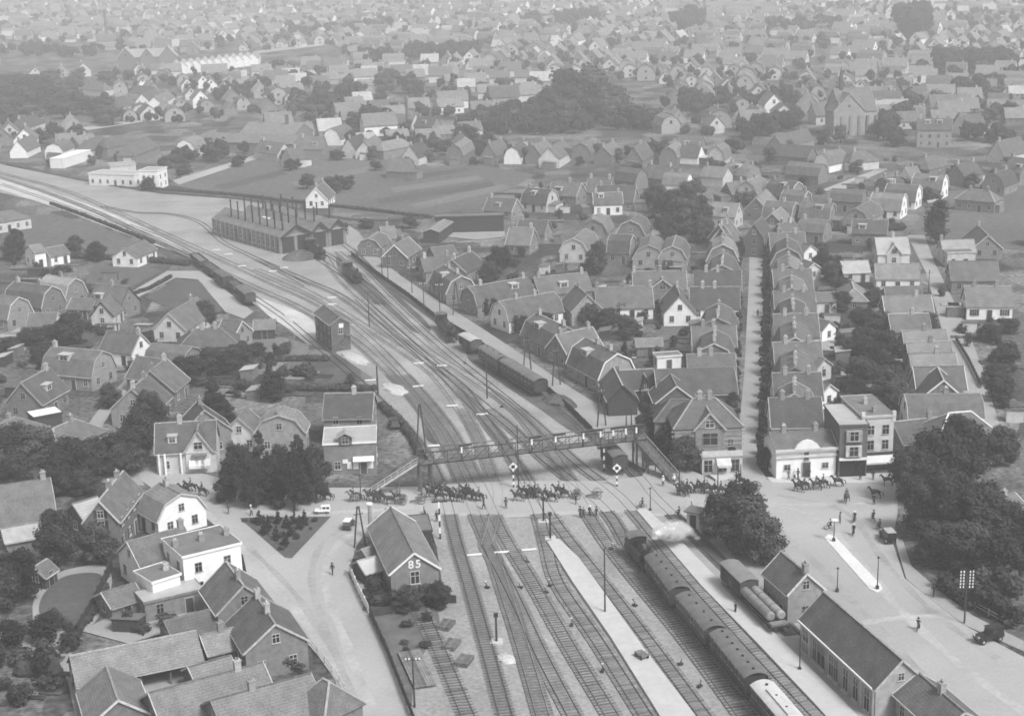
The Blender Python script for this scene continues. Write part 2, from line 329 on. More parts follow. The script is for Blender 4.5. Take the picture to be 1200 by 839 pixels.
def strip(name, pts, w, mat):                        # worn wheel lines on the sand roads
    c_ = [G(x, y) for x, y in pts]; q = []
    for i in range(len(c_) - 1):
        for k in range(6): a, b, cc, d = c_[max(i - 1, 0)], c_[i], c_[i + 1], c_[min(i + 2, len(c_) - 1)]; t = k / 6; q.append(0.5 * ((2 * b) + (cc - a) * t + (2 * a - 5 * b + 4 * cc - d) * t * t + (3 * b - a - 3 * cc + d) * t ** 3))
    z = SHEETZ['square' if pts[0][0] > 820 else 'road'] + .003 + .0025 * _ns[0]; _ns[0] += 1; vs_ = []
    for i, p in enumerate(q):
        dd = (q[min(i + 1, len(q) - 1)] - q[max(i - 1, 0)]).normalized(); n = Vector((-dd.y, dd.x, 0)) * w / 2 * (1 + .25 * math.sin(i * 1.7)); vs_ += [(p.x + n.x, p.y + n.y, z), (p.x - n.x, p.y - n.y, z)]
    m = MB(); m._add(vs_, [(2 * i, 2 * i + 2, 2 * i + 3, 2 * i + 1) for i in range(len(q) - 1)]); structure(name, m, mat)
M['rut'] = ground_mat('worn_sand', 0.405, 0.15, 0.15, 0.1, 10); M['rut_dark'] = ground_mat('damp_sand', 0.335, 0.15, 0.15, 0.1, 10)
for pts, w, mt in (([(430, 615), (395, 640), (380, 680), (400, 740), (440, 840)], 1.2, 'rut'), ([(424, 612), (380, 635), (365, 680), (385, 745), (425, 850)], 1.0, 'rut_dark'), ([(240, 600), (300, 660), (350, 720), (395, 790), (425, 860)], 1.2, 'rut'), ([(290, 640), (340, 690), (380, 745), (420, 830)], .9, 'rut_dark'),
                   ([(205, 582), (300, 600), (420, 600), (505, 592)], 1.4, 'rut'), ([(900, 590), (960, 610), (1000, 650), (1060, 720), (1150, 800), (1240, 860)], 1.4, 'rut'), ([(910, 580), (990, 600), (1030, 650), (1090, 715), (1180, 780)], 1.0, 'rut_dark'), ([(905, 615), (945, 650), (985, 690), (1080, 790), (1140, 850)], 1.2, 'rut_dark'), ([(850, 590), (930, 592), (1035, 590)], 1.3, 'rut'), ([(985, 735), (1030, 728), (1060, 724), (1120, 722)], 1.2, 'rut')):
    strip('wheel_track', pts, w, mt)
# raised platforms, kerbed pavements and the refuge on the square
def slab(name, pts, h, mat, edge='sand_pale'):
    w = [G(x, y) for x, y in pts]
    bm = bmesh.new(); lo = [bm.verts.new((p.x, p.y, -0.05)) for p in w]; hi = [bm.verts.new((p.x, p.y, h)) for p in w]
    n = len(w); bm.faces.new(hi)
    for i in range(n): bm.faces.new((lo[i], lo[(i + 1) % n], hi[(i + 1) % n], hi[i]))
    bmesh.ops.triangulate(bm, faces=[f for f in bm.faces if len(f.verts) > 4]); bmesh.ops.recalc_face_normals(bm, faces=bm.faces[:])
    me = bpy.data.meshes.new(name); bm.to_mesh(me); bm.free(); me.materials.append(M[mat])
    return structure(name, me)
slab('platform', [(641, 637), (655, 634), (678, 656), (703, 690), (756, 764), (806, 830), (850, 890), (802, 890), (766, 830), (716, 750), (670, 683)], 0.45, 'paving')
slab('platform', [(746, 600), (757, 598), (790, 628), (840, 680), (905, 742), (990, 826), (1050, 890), (1010, 890), (957, 830), (888, 757), (821, 688)], 0.42, 'paving')
slab('pavement', [(898, 560), (980, 556), (1046, 555), (1046, 565), (980, 567), (905, 566)], 0.14, 'paving')
slab('traffic_island', [(966, 631), (971, 627), (978, 629), (1032, 686), (1034, 691), (1028, 695), (1019, 691)], 0.18, 'island')
slab('pavement', [(1048, 630), (1058, 634), (1068, 664), (1106, 697), (1140, 722), (1200, 752), (1200, 764), (1130, 733), (1096, 707), (1062, 679)], 0.14, 'sand_grey')
slab('pavement', [(826, 553), (858, 548), (860, 560), (842, 565)], 0.14, 'paving')
CROSSING = [(500, 571), (600, 566), (700, 566), (752, 560), (760, 548), (800, 552), (830, 566), (830, 602), (760, 604), (746, 598), (700, 600), (600, 604), (510, 603)]
def gz(px, py):                                      # height of the ground surface at a spot
    if inside(CROSSING, px, py): return 0.335
    return 0.13
_c = G(640, 586)
_bm = bmesh.new(); _w = [G(x, y) for x, y in CROSSING]; _in = [_bm.verts.new((p.x, p.y, .333)) for p in _w]; _out = [_bm.verts.new(tuple(_c + (p - _c) * 1.0 + (p - _c).normalized() * 1.4)[:2] + (.1,)) for p in _w]
for _i in range(len(_w)): _bm.faces.new((_in[_i], _out[_i], _out[(_i + 1) % len(_w)], _in[(_i + 1) % len(_w)]))
_me = bpy.data.meshes.new('road_shoulder'); _bm.to_mesh(_me); _bm.free(); _me.materials.append(M['sand']); structure('road_shoulder', _me)
# ================================================================ railway tracks
def spline(w, step=2.0):
    out = []
    n = len(w)
    for i in range(n - 1):
        a, b, c, d = w[max(i - 1, 0)], w[i], w[i + 1], w[min(i + 2, n - 1)]
        k = max(2, int((c - b).length / step))
        for j in range(k):
            t = j / k
            out.append(0.5 * ((2 * b) + (c - a) * t + (2 * a - 5 * b + 4 * c - d) * t * t + (3 * b - a - 3 * c + d) * t ** 3))
    out.append(w[-1]); return out
def under(x, y, z=4.0): g = G(x, y, z); return P((g.x, g.y, 0))   # the spot on the ground below a roof
def normals(w):
    r = []
    for i in range(len(w)):
        d = (w[min(i + 1, len(w) - 1)] - w[max(i - 1, 0)]); d.z = 0; d.normalize(); r.append(Vector((-d.y, d.x, 0)))
    return r
def ribbon(mb, w, nn, off, wid, z0, z1, mi=0):
    vs_ = []
    for p, n in zip(w, nn):
        a = p + n * (off - wid / 2); b = p + n * (off + wid / 2)
        vs_ += [(a.x, a.y, z0), (a.x, a.y, z1), (b.x, b.y, z1), (b.x, b.y, z0)]
    fs = []
    for i in range(len(w) - 1):
        o = i * 4
        for k in range(3): fs.append((o + k, o + k + 1, o + k + 5, o + k + 4))
    mb._add(vs_, fs, mi)
_sleeper = {}
def sleeper_mesh(mat):
    if mat not in _sleeper: _sleeper[mat] = MB().box(-1.3, 1.3, -0.13, 0.13, 0.03, 0.125).mesh('sleeper', mat)
    return _sleeper[mat]
_trk = [0]
def track(label, pts, rail='rail', bed=None, single=None, sleeper='sleeper', sl_from=None, bed_w=2.6):
    """a line of two rails on sleepers; sleepers that the photo lets one count are objects, the far ones one mesh"""
    _trk[0] += 1
    w = spline([G(x, y) for x, y in pts]); nn = normals(w)
    t = thing('railway_track', label, 'railway track', tuple(w[-1])); o = w[-1]
    wl = [p - o for p in w]; zb = 0.19 + 0.002 * _trk[0]
    for s in (-0.7525, 0.7525):
        m = MB(); ribbon(m, wl, nn, s, 0.075, 0.2, 0.37 - 0.002 * (_trk[0] % 5)); m.build('rail', rail, t)
    if bed:
        m = MB(); vs_ = []
        for p, n in zip(wl, nn):
            a = p + n * bed_w / 2; b = p - n * bed_w / 2; vs_ += [(a.x, a.y, zb), (b.x, b.y, zb)]
        m._add(vs_, [(2 * i, 2 * i + 2, 2 * i + 3, 2 * i + 1) for i in range(len(wl) - 1)]); m.build('ballast_bed', bed, t)
    acc = 0.0; joined = MB(); n_single = 0
    for i in range(len(w) - 1, 0, -1):
        seg = (w[i - 1] - w[i]).length; d = (w[i - 1] - w[i]).normalized(); a = math.atan2(d.y, d.x) - math.pi / 2
        while acc < seg:
            p = w[i] + d * acc; acc += 0.72
            py = P(p)[1]
            if single and py > single and py < 845 and n_single < 290:
                link('sleeper', sleeper_mesh(sleeper), t, p - o + Vector((0, 0, zb - 0.045)), a + RNG.uniform(-.02, .02)); n_single += 1
            elif sl_from and py > sl_from and py < 860:
                u = Vector((math.cos(a), math.sin(a), 0)) * 1.3; v = d * 0.13; q = p - o; zt = zb + 0.07
                joined._add([(q - u - v).xyz, (q + u - v).xyz, (q + u + v).xyz, (q - u + v).xyz], [(0, 1, 2, 3)])
                for k in range(len(joined.v) - 4, len(joined.v)): joined.v[k] = (joined.v[k][0], joined.v[k][1], zt)
        acc -= seg
    if joined.v:
        s = joined.build('sleeper_run', sleeper, t); s['kind'] = 'stuff'
    return t

track('used through line with bright rails running past the gabled house with painted digits', [(-60, 187), (0, 208), (60, 228), (120, 252), (180, 281), (240, 310), (300, 338), (345, 358), (390, 384), (422, 405), (460, 441), (490, 475), (515, 510), (532, 545), (545, 575), (560, 610), (577, 650), (592, 695), (608, 744), (633, 829), (642, 860)], bed='ballast_dark', sl_from=440)
track('through line alongside the brightest rails, its dark sleepers open to view', [(-60, 183), (0, 203), (70, 222), (130, 246), (190, 273), (250, 300), (310, 328), (355, 348), (400, 372), (440, 405), (475, 441), (505, 475), (530, 508), (550, 545), (568, 580), (590, 628), (624, 683), (665, 755), (709, 827), (728, 858)], bed='ballast_mid', single=600, sl_from=440)
track('track along the nearer edge of the island platform', [(300, 304), (360, 330), (400, 348), (440, 378), (486, 415), (540, 453), (576, 503), (592, 524), (612, 560), (630, 600), (641, 640), (654, 684), (700, 752), (748, 827), (768, 858)], rail='rail_rust', bed='ballast_dark', sleeper='sleeper_old', single=606, sl_from=440)
track('line crossing over to the through line at the bridge', [(300, 316), (360, 342), (420, 378), (471, 411), (510, 440), (540, 478), (560, 514), (572, 545), (584, 580), (578, 612), (570, 640)], rail='rail', bed='ballast_mid', sl_from=480)
track('track on the train side of the island platform', [(420, 352), (455, 385), (500, 424), (545, 468), (580, 505), (600, 535), (625, 573), (655, 619), (704, 681), (760, 753), (815, 827), (838, 858)], rail='rail_rust', bed='ballast_dark', sleeper='sleeper_old', single=600, sl_from=460)
track('bare track between the island platform and the waiting train', [(440, 358), (500, 410), (540, 436), (600, 478), (630, 512), (660, 550), (680, 588), (708, 632), (739, 672), (800, 745), (858, 822), (884, 858)], rail='rail', bed='ballast_mid', single=600, sl_from=460)
track('track on which the passenger train waits', [(380, 300), (400, 328), (440, 366), (480, 402), (520, 436), (560, 470), (600, 503), (637, 538), (684, 576), (716, 607), under(741, 619), under(763, 645), under(797, 687), under(839, 733), under(887, 788.5), under(941, 851), under(970, 884)], rail='rail_rust', bed='ballast_mid', sl_from=480)
track('track along the edge of the station platform', [(396, 296), (425, 320), (450, 345), (480, 374), (520, 410), (560, 442), (600, 474), (640, 509), (672, 540), (719, 577), (742, 600), (809, 680), (876, 754), (944, 826), (975, 858)], rail='rail_rust', bed='ballast_mid', sleeper='sleeper_old', single=620, sl_from=480)
track('siding of the stabled coaches along the lane hedge', [(412, 300), (440, 322), (472, 346), (503, 368), (545, 400), (580, 424), (612, 445), (640, 464), (668, 486), (696, 512), (722, 536), (752, 564), (764, 580), (790, 606), (830, 645), (880, 694), (930, 745)], rail='rail_rust', bed='coal')
track('freight siding that runs down to the crossing past the house with painted digits', [(150, 264), (190, 280), (226, 298), (262, 324), (296, 348), (334, 374), (372, 406), (405, 434), (440, 466), (470, 496), (494, 525), (512, 558), (524, 592), (536, 640), (549, 683), (568, 750), (589, 827), (598, 858)], rail='rail_rust', sl_from=440)
track('overgrown disused track with bleached sleepers by the boundary fence', [(487, 705), (505, 741), (523, 782), (542, 826), (556, 858)], rail='rail_rust', single=700, sleeper='sleeper_old')
track('sunken track between the bright through rails and the open sleepers', [(570, 640), (588, 672), (606, 708), (634, 768), (665, 827), (682, 858)], rail='rail_rust', sl_from=640, bed='ballast_mid', sleeper='sleeper_old')
track('track into the first wide door of the engine shed', [(345, 290), (372, 304), (410, 330), (440, 358)], rail='rail_rust')
track('track into the second door of the engine shed', [(362, 288), (392, 304), (425, 330), (455, 358)], rail='rail_rust')
track('track into the farthest door of the engine shed', [(398, 283), (416, 298), (440, 322)], rail='rail_rust')
track('curved track round to the back of the engine shed', [(120, 243), (160, 250), (200, 252), (235, 262), (262, 285), (300, 304), (360, 336)], rail='rail_rust')
track('branch line along the fields', [(-60, 176), (0, 190), (100, 212), (190, 226), (300, 236), (400, 256), (470, 258), (540, 250)], rail='rail_rust', bed='coal')
track('outer goods line on the railway bend', [(0, 216), (70, 240), (140, 266), (190, 288), (226, 304)], rail='rail_rust')
# ================================================================ houses
_wcache = {}
def win_mesh(w, h, both, cross=True):
    k = (round(w, 2), round(h, 2), both)
    if k not in _wcache:
        m = MB(); t = 0.07
        m.box(-w/2, w/2, -0.05, 0.07, h/2 - t, h/2); m.box(-w/2 - .08, w/2 + .08, -0.05, 0.14, -h/2 - .04, -h/2 + t)
        m.box(-w/2, -w/2 + t, -0.05, 0.07, -h/2 + t, h/2 - t); m.box(w/2 - t, w/2, -0.05, 0.07, -h/2 + t, h/2 - t)
        m.box(-0.035, 0.035, -0.05, 0.06, -h/2 + t, h/2 - t); m.box(-w/2 + t, w/2 - t, -0.045, 0.055, h * .12 - .035, h * .12 + .035)
        if both: m.box(-w/2 + t, w/2 - t, -0.05, 0.03, -h/2 + t, h/2 - t, 1)
        fr = m.mesh('window', ['frame', 'glass'])
        pn = None if both else MB().box(-w/2 + t, w/2 - t, -0.05, 0.03, -h/2 + t, h/2 - t).mesh('pane', 'glass')
        _wcache[k] = (fr, pn)
    return _wcache[k]
_dcache = {}
def door_mesh(w, h, mat):
    k = (w, h, mat)
    if k not in _dcache:
        _dcache[k] = MB().box(-w/2, w/2, -.05, .05, 0, h).box(-w/2 - .1, -w/2, -.05, .08, 0, h + .1, 1).box(w/2, w/2 + .1, -.05, .08, 0, h + .1, 1).box(-w/2, w/2, -.05, .08, h, h + .1, 1).mesh('door', [mat, 'frame'])
    return _dcache[k]
_sh = {}
def shutter_mesh(h):
    if h not in _sh: _sh[h] = MB().box(-.24, .24, 0, .07, -h/2, h/2).mesh('shutter', 'shutter')
    return _sh[h]
def profile(kind, W, he, hr):
    if kind == 'm': return [(-W/2, he), (-W/2 * .66, he + (hr - he) * .68), (0, hr), (W/2 * .66, he + (hr - he) * .68), (W/2, he)]
    if kind == 's': return [(-W/2, he), (W/2, hr)]
    return [(-W/2, he), (0, hr), (W/2, he)]
def zat(pf, y):
    for (a, b), (c, d) in zip(pf, pf[1:]):
        if a <= y <= c: return b + (d - b) * (y - a) / (c - a + 1e-9)
    return pf[0][1]
HOUSES = []                                          # footprints, to keep scattered things off them
_used = set()
_ROOFWORD = {'g': 'gabled', 'm': 'gambrel-roofed', 'h': 'hip-roofed', 'f': 'flat-roofed', 's': 'lean-to'}
_WALLWORD = {'brick_dark': 'dark brick', 'brick': 'brick', 'brick_pale': 'pale brick', 'plaster': 'light plastered', 'white': 'white-walled', 'wood_dark': 'black boarded', 'wood': 'boarded'}
_ROOFTONE = {'roof_dark': 'dark tiled', 'roof': 'tiled', 'roof_grey': 'grey tiled', 'roof_pale': 'pale tiled', 'zinc': 'zinc', 'felt': 'felted', 'zinc_white': 'bright white', 'glass_roof': 'glass'}
def house(ridge, hr, W, he, kind='g', wall='brick', roof='roof', label=None, name='house', chim=(0.0,), trim='mortar', verge='trim', cross=None, dormer=None, detail=None,
          open_front=False, nwin=True, door=True, caps=True, cat='house', shut=False, pot='pot', gutter=True, group=None, ext=0.0):
    x1, y1, x2, y2 = ridge
    a = G(x1, y1, hr); b = G(x2, y2, hr); d = (b - a); L = d.length; d.normalize(); L += ext * 2
    c = (a + b) / 2; c.z = 0; rz = math.atan2(d.y, d.x); px, py = P((c.x, c.y, 0))
    if detail is None: detail = 2 if py > 425 else (1 if py > 225 else 0)
    pl = place_of(px, py)
    if label is None:
        nch = len(chim); extra = {0: '', 1: ' with one chimney', 2: ' with two chimneys'}.get(nch, ' with several chimneys')
        if dormer: extra += ' and a dormer'
        label = f"{_WALLWORD[wall]} {_ROOFWORD[kind]} house{extra} and {_ROOFTONE[roof]} roof {pl}"; group = group or f"houses {pl}"
        label = ' '.join(label.split()[:16])
    elif group is None and label in _used: group = f"houses {pl}"
    _used.add(label)
    t = thing(name, label, cat, (c.x, c.y, 0), rz, group)
    HOUSES.append((c.x, c.y, L / 2, W / 2, rz))
    ca, sa = math.cos(rz), math.sin(rz)
    def faces_cam(nx, ny):                           # a wall that can be seen from about where the photo was taken
        wx, wy = nx * ca - ny * sa, nx * sa + ny * ca
        return (wx * -c.x + wy * -c.y) / math.hypot(c.x, c.y) > -0.25
    near = -1 if (sa * -c.x + ca * c.y) > 0 else 1
    hl = L / 2; o = 0.3 if detail else 0.25; th = 0.16
    # ---- walls and roof
    if kind == 'f':
        MB().box(-hl, hl, -W/2, W/2, 0, hr - .12).build('wall', wall, t)
        m = MB().box(-hl - .12, hl + .12, -W/2 - .12, W/2 + .12, hr - .12, hr + .06); m.build('roof', roof, t)
        if detail: MB().box(-hl - .2, hl + .2, -W/2 - .2, -W/2 - .12, hr - .2, hr + .16).box(-hl - .2, hl + .2, W/2 + .12, W/2 + .2, hr - .2, hr + .16).box(-hl - .2, -hl - .12, -W/2 - .12, W/2 + .12, hr - .2, hr + .16).box(hl + .12, hl + .2, -W/2 - .12, W/2 + .12, hr - .2, hr + .16).build('cornice', trim if trim != 'mortar' else wall, t)
        pf = None
    elif kind == 'h':
        ins = W * 0.42; H2 = hl + ins
        MB().box(-H2, H2, -W/2, W/2, 0, he).build('wall', wall, t)
        e = W/2 + o; x = H2 + o; m = MB(); lo = he - 0.12
        v = [(-x, -e, lo), (x, -e, lo), (x, e, lo), (-x, e, lo), (-x, -e, lo + .14), (x, -e, lo + .14), (x, e, lo + .14), (-x, e, lo + .14), (-hl, 0, hr), (hl, 0, hr)]
        m._add(v, [(0, 3, 2, 1), (0, 1, 5, 4), (1, 2, 6, 5), (2, 3, 7, 6), (3, 0, 4, 7), (4, 5, 9, 8), (6, 7, 8, 9), (5, 6, 9), (7, 4, 8)]); rf = m.build('roof', roof, t)
        if caps and detail:
            m = MB(); m.beam((-hl, 0, hr + .05), (hl, 0, hr + .05), .3, .14)
            for sx in (-1, 1):
                for sy in (-1, 1): m.beam((sx * hl, 0, hr + .04), (sx * x, sy * e, lo + .2), .26, .1)
            m.build('ridge_cap', trim, t)
        hl = H2; pf = None
    else:
        pf = profile(kind, W, he, hr)
        if not open_front:
            inner = [(y * (1 - .02), z - th - .03) for y, z in pf]
            MB().prism([(inner[0][0], 0)] + inner + [(inner[-1][0], 0)], -hl, hl).build('wall', wall, t)
        else:
            MB().box(-hl, hl, -near * W/2 - .1, -near * W/2 + .1, 0, he - .2).box(-hl, -hl + .2, -W/2 + .1, W/2 - .1, 0, he - .2).box(hl - .2, hl, -W/2 + .1, W/2 - .1, 0, he - .2).build('wall', wall, t)
            for k in range(5):
                x = -hl + .4 + (L - .8) * k / 4; MB().box(x - .12, x + .12, near * W/2 - near * .3 - .12, near * W/2 - near * .3 + .12, 0, he - .1).build('post', 'wood', t)
        def out(p, q):                              # eave end pushed outwards along the slope
            (ya, za), (yb, zb) = p, q; l = math.hypot(ya - yb, za - zb); return (ya + (ya - yb) / l * o, za + (za - zb) / l * o)
        top = [out(pf[0], pf[1])] + pf[1:-1] + [out(pf[-1], pf[-2])]
        ox = 0.22
        m = MB().prism(top + [(y, z - th) for y, z in reversed(top)], -hl - ox, hl + ox); rf = m.build('roof', roof, t)
        if detail:
            for sx in (-1, 1):
                if verge:
                    m = MB()
                    for p, q in zip(top, top[1:]): m.beam((sx * (hl + ox + .05), p[0], p[1] - .05), (sx * (hl + ox + .05), q[0], q[1] - .05), .09, .27)
                    m.build('bargeboard', verge, t)
            if caps and kind != 's': MB().box(-hl - ox, hl + ox, -.13, .13, hr - .04, hr + .09).build('ridge_cap', trim, rf)
            if gutter and detail > 1:
                for p, s in ((top[0], -1), (top[-1], 1)): MB().box(-hl - ox, hl + ox, p[0] - (.14 if s < 0 else -.02), p[0] + (-.02 if s < 0 else .14), p[1] - .2, p[1] - .06).build('gutter', 'trim', t)
    # ---- chimneys
    for k in chim:
        x = k * L; y = 0.0; w = .4 if detail else .45
        top_z = hr + (1.05 if kind != 'f' else .95)
        ch = MB().box(x - w, x + w, -w * .8, w * .8, hr - 1.2, top_z).box(x - w - .06, x + w + .06, -w * .8 - .06, w * .8 + .06, top_z, top_z + .12).build('chimney', 'chimney', t)
        if detail: MB().cyl((x - .12, 0, top_z + .12), (x - .12, 0, top_z + .5), .11, .09, 8).cyl((x + .14, 0, top_z + .12), (x + .14, 0, top_z + .42), .11, .09, 8).build('chimney_pot', pot, ch)
    # ---- cross gables: (position along the ridge, width, ridge height)
    for cg in (cross or ()):
        tx, cw, chh = cg[:3]; side = near if len(cg) < 4 else cg[3]; x0 = tx * L; y1_ = side * (W/2 + .25); eave = he if len(cg) < 5 else cg[4]
        MB().prism([(x0 - cw/2 + .1, 0), (x0 + cw/2 - .1, 0), (x0 + cw/2 - .1, eave - .12), (x0, chh - .2), (x0 - cw/2 + .1, eave - .12)], 0, y1_, 'y').build('gable_wall', wall, t)
        tp = [(x0 - cw/2 - .25, eave - .25), (x0, chh), (x0 + cw/2 + .25, eave - .25)]
        MB().prism(tp + [(x, z - .15) for x, z in reversed(tp)], 0, y1_ + side * .3, 'y').build('gable_roof', roof, t)
        if verge: MB().beam((tp[0][0], y1_ + side * .36, tp[0][1] - .08), (x0, y1_ + side * .36, chh - .08), .1, .3).beam((x0, y1_ + side * .36, chh - .08), (tp[2][0], y1_ + side * .36, tp[2][1] - .08), .1, .3).build('bargeboard', verge, t)
        if caps: MB().box(x0 - .13, x0 + .13, min(0, y1_), max(0, y1_), chh - .04, chh + .08).build('ridge_cap', trim, t)
        put_window(t, (x0, y1_, eave + (chh - eave) * .25), 0 if side > 0 else math.pi, min(1.5, cw * .35), 1.35, detail, shut)
        if eave > 3.2: put_window(t, (x0, y1_, 1.6), 0 if side > 0 else math.pi, 1.2, 1.5, detail)
    # ---- dormers: (position, width)
    for dm in (dormer or ()):
        tx, dw = dm[:2]; side = near; x0 = tx * L
        yf = side * W * .36; zf = zat(pf, abs(yf) if pf[-1][0] > 0 else yf) if pf else he + (hr - he) * .28
        zf = he + (hr - he) * (.28 if kind != 'm' else .55); dh = 1.25
        dr = MB().box(x0 - dw/2, x0 + dw/2, min(yf, side * .3), max(yf, side * .3), zf - .3, zf + dh).build('dormer', 'plaster' if wall != 'white' else 'white', t)
        MB().box(x0 - dw/2 - .15, x0 + dw/2 + .15, min(yf + side * .2, side * .2), max(yf + side * .2, side * .2), zf + dh, zf + dh + .13).build('dormer_roof', 'zinc', dr)
        put_window(t, (x0, yf, zf + .62), 0 if side > 0 else math.pi, dw * .7, .95, 1)
    # ---- windows and doors on the walls one can see
    if nwin and detail:
        floors = 2 if he > 4.9 else 1
        if kind == 'f': floors = max(1, int(hr // 3))
        for sy in (-1, 1):
            if not faces_cam(0, sy) or (open_front and sy == near): continue
            n = max(1, int((L if kind != 'h' else 2 * hl) / 3.0)); full = 2 * hl
            dd = n // 2 if door and sy == near else -1
            for k in range(n):
                x = -hl + full * (k + .5) / n
                if any(abs(x - cg[0] * L) < cg[1] / 2 + .4 and (near if len(cg) < 4 else cg[3]) == sy for cg in (cross or ())): continue
                for fl in range(floors):
                    if fl == 0 and k == dd: link('door', door_mesh(1.05, 2.15, 'door'), t, (x, sy * (W/2 * (.98 if pf else 1)) + sy * .02, 0.05), 0 if sy > 0 else math.pi); continue
                    put_window(t, (x, sy * W/2 * (.98 if pf else 1), 1.65 + fl * 2.9), 0 if sy > 0 else math.pi, 1.05, 1.45, detail, shut)
        for sx in (-1, 1):
            if not faces_cam(sx, 0): continue
            n = max(1, int(W / 3.2)); r = -math.pi / 2 if sx > 0 else math.pi / 2
            for fl in range(floors):
                for k in range(n): put_window(t, (sx * hl, -W/2 + W * (k + .5) / n, 1.65 + fl * 2.9), r, 1.05, 1.45, detail, shut)
            if pf and hr - he > 2.2: put_window(t, (sx * hl, 0, he + (hr - he) * .32), r, 1.0, 1.25, detail, shut)
    return t
def put_window(t, loc, r, w, h, detail, shut=False):
    fr, pn = win_mesh(w, h, detail < 2)
    o = link('window', fr, t, loc, r)
    if pn: link('pane', pn, o)
    if shut:
        for s in (-1, 1): link('shutter', shutter_mesh(h), o, (s * (w/2 + .26), 0, 0))
    return o
H = house
# ---- around the walled garden (lower corner of the town)
H((83, 768, 228, 739), 5.0, 7.0, 2.7, roof='roof_grey', wall='brick_dark', open_front=True, chim=(), label='long open-fronted cart shed with rows of grey tiles', name='cart_shed', cat='shed', verge=None)
H((125, 781, 138, 819), 4.9, 7.0, 2.4, roof='roof_grey', wall='brick', chim=(), label='squat gabled wing built against the long cart shed', name='outbuilding', cat='outbuilding', nwin=False)
H((176, 811, 306, 776), 5.4, 8.0, 2.9, roof='roof_grey', wall='brick', chim=(.28,), label='long low house with broad grey roof before the cart shed', verge='trim')
H((249, 820, 362, 789), 5.9, 9.0, 3.2, roof='roof_grey', wall='brick', chim=(-.1,), label='wide grey roof with a square chimney adjoining the hipped corner house')
H((378, 795, 386, 799), 6.2, 5.5, 3.2, 'h', 'brick', 'roof', chim=(), trim='trim', label='hipped corner house with white hip ridges by the boundary road')
H((265, 658, 285, 685), 7.5, 7.4, 4.3, roof='roof', wall='brick', chim=(.2,), label='brick gabled house with a round attic vent beside the white cube house')
H((300, 697, 322, 730), 7.0, 8.0, 4.0, roof='roof', wall='brick', chim=(-.42, .1), label='brick gabled house with two chimneys facing the bushy yard')
H((236, 744, 281, 733), 4.2, 5.0, 2.6, roof='roof_grey', wall='brick', chim=(.0,), label='low outhouse joined to the gabled house by the bushy yard', name='outhouse', cat='outbuilding', detail=1)
H((194, 727, 252, 712), 4.0, 5.5, 2.5, roof='roof', wall='brick', chim=(), label='low wing with a large white-framed window behind the cart shed', name='outhouse', cat='outbuilding')
H((222, 781, 268, 768), 3.6, 4.5, 2.3, roof='roof_grey', wall='wood', chim=(), label='small patched lean-to roof at the end of the cart shed', name='outhouse', cat='outbuilding', nwin=False)
H((202, 642, 269, 626), 6.6, 7.8, 6.0, 'f', 'white', 'felt', chim=(-.45, .0, .44), trim='white', label='white cube-shaped two-storey house with flat dark roof')
H((150, 634, 214, 617), 6.6, 8.0, 3.8, roof='roof', wall='white', chim=(.46,), label='white gabled house with dark roof joined to the white cube house')
H((168, 676, 200, 666), 4.6, 5.0, 4.2, 'f', 'white', 'felt', chim=(.3,), trim='white', label='white back extension with a roof terrace behind the white cube house', name='extension')
H((164, 700, 232, 684), 3.0, 4.0, 2.8, 'f', 'brick', 'zinc', chim=(), label='low flat-roofed scullery under the roof terrace', name='scullery', cat='outbuilding')
H((211, 578, 188, 566), 6.4, 8.4, 3.1, 'm', 'white', 'roof_grey', chim=(.2,), label='white house with a gambrel gable turned to the triangular garden')
H((116, 586, 144, 552), 8.5, 5.4, 5.2, 'g', 'brick', 'roof', chim=(-.1, .25), verge='trim', shut=True, label='tall narrow brick house with white bargeboards and pinnacle')
H((86, 590, 112, 582), 5.2, 5.0, 3.4, 'g', 'brick_dark', 'roof_pale', chim=(), label='low pale-roofed annexe beside the tall narrow brick house', name='annexe')
H((-25, 572, 57, 560), 8.0, 9.5, 3.2, 'm', 'brick', 'roof_grey', chim=(.42,), label='large gambrel house with pale upper roof beside the conifers')
H((3, 619, 42, 612), 3.3, 4.5, 1.9, 'g', 'wood', 'glass_roof', chim=(), label='glass-roofed greenhouse in front of the large gambrel house', name='greenhouse', cat='greenhouse', nwin=False)
H((40, 664, 54, 655), 3.3, 3.2, 2.0, 'g', 'wood_dark', 'roof', chim=(), label='little dark summerhouse with white windows beside the oval lawn', name='summerhouse', cat='shed')
H((120, 694, 156, 683), 3.7, 5.0, 2.4, 'g', 'brick', 'roof', chim=(), label='yard shed with two small white windows behind the garden fence', name='yard_shed', cat='shed')
# ---- behind the triangular garden, left of the goods line
H((183, 496, 252, 492), 8.0, 8.0, 4.0, 'g', 'plaster', 'roof', chim=(-.1, .28), cross=[(.22, 4.6, 7.6)], dormer=[(-.22, 1.5)], label='shop house with a big white cross gable and street awnings')
H((232, 470, 239, 480), 8.6, 9.0, 4.6, 'g', 'brick', 'roof_dark', chim=(-.2,), label='dark gabled house rising behind the shop house with awnings')
H((154, 455, 172, 440), 7.5, 9.0, 3.4, 'g', 'brick_pale', 'roof', chim=(-.4, .3), label='gabled house with a round-topped attic window near the lane')
H((176, 434, 194, 420), 7.5, 9.0, 3.4, 'g', 'brick', 'roof', chim=(-.4, .4), label='gabled house with bare brick flank behind the round-windowed one')
H((161, 417, 190, 421), 6.6, 7.5, 3.2, 'g', 'brick', 'roof', chim=())
H((25, 448, 57, 431), 7.5, 7.6, 3.4, 'g', 'brick', 'roof', chim=(.4,), dormer=[(.0, 2.0)], label='big gabled house with white verges and a dormer next to the flat white shed')
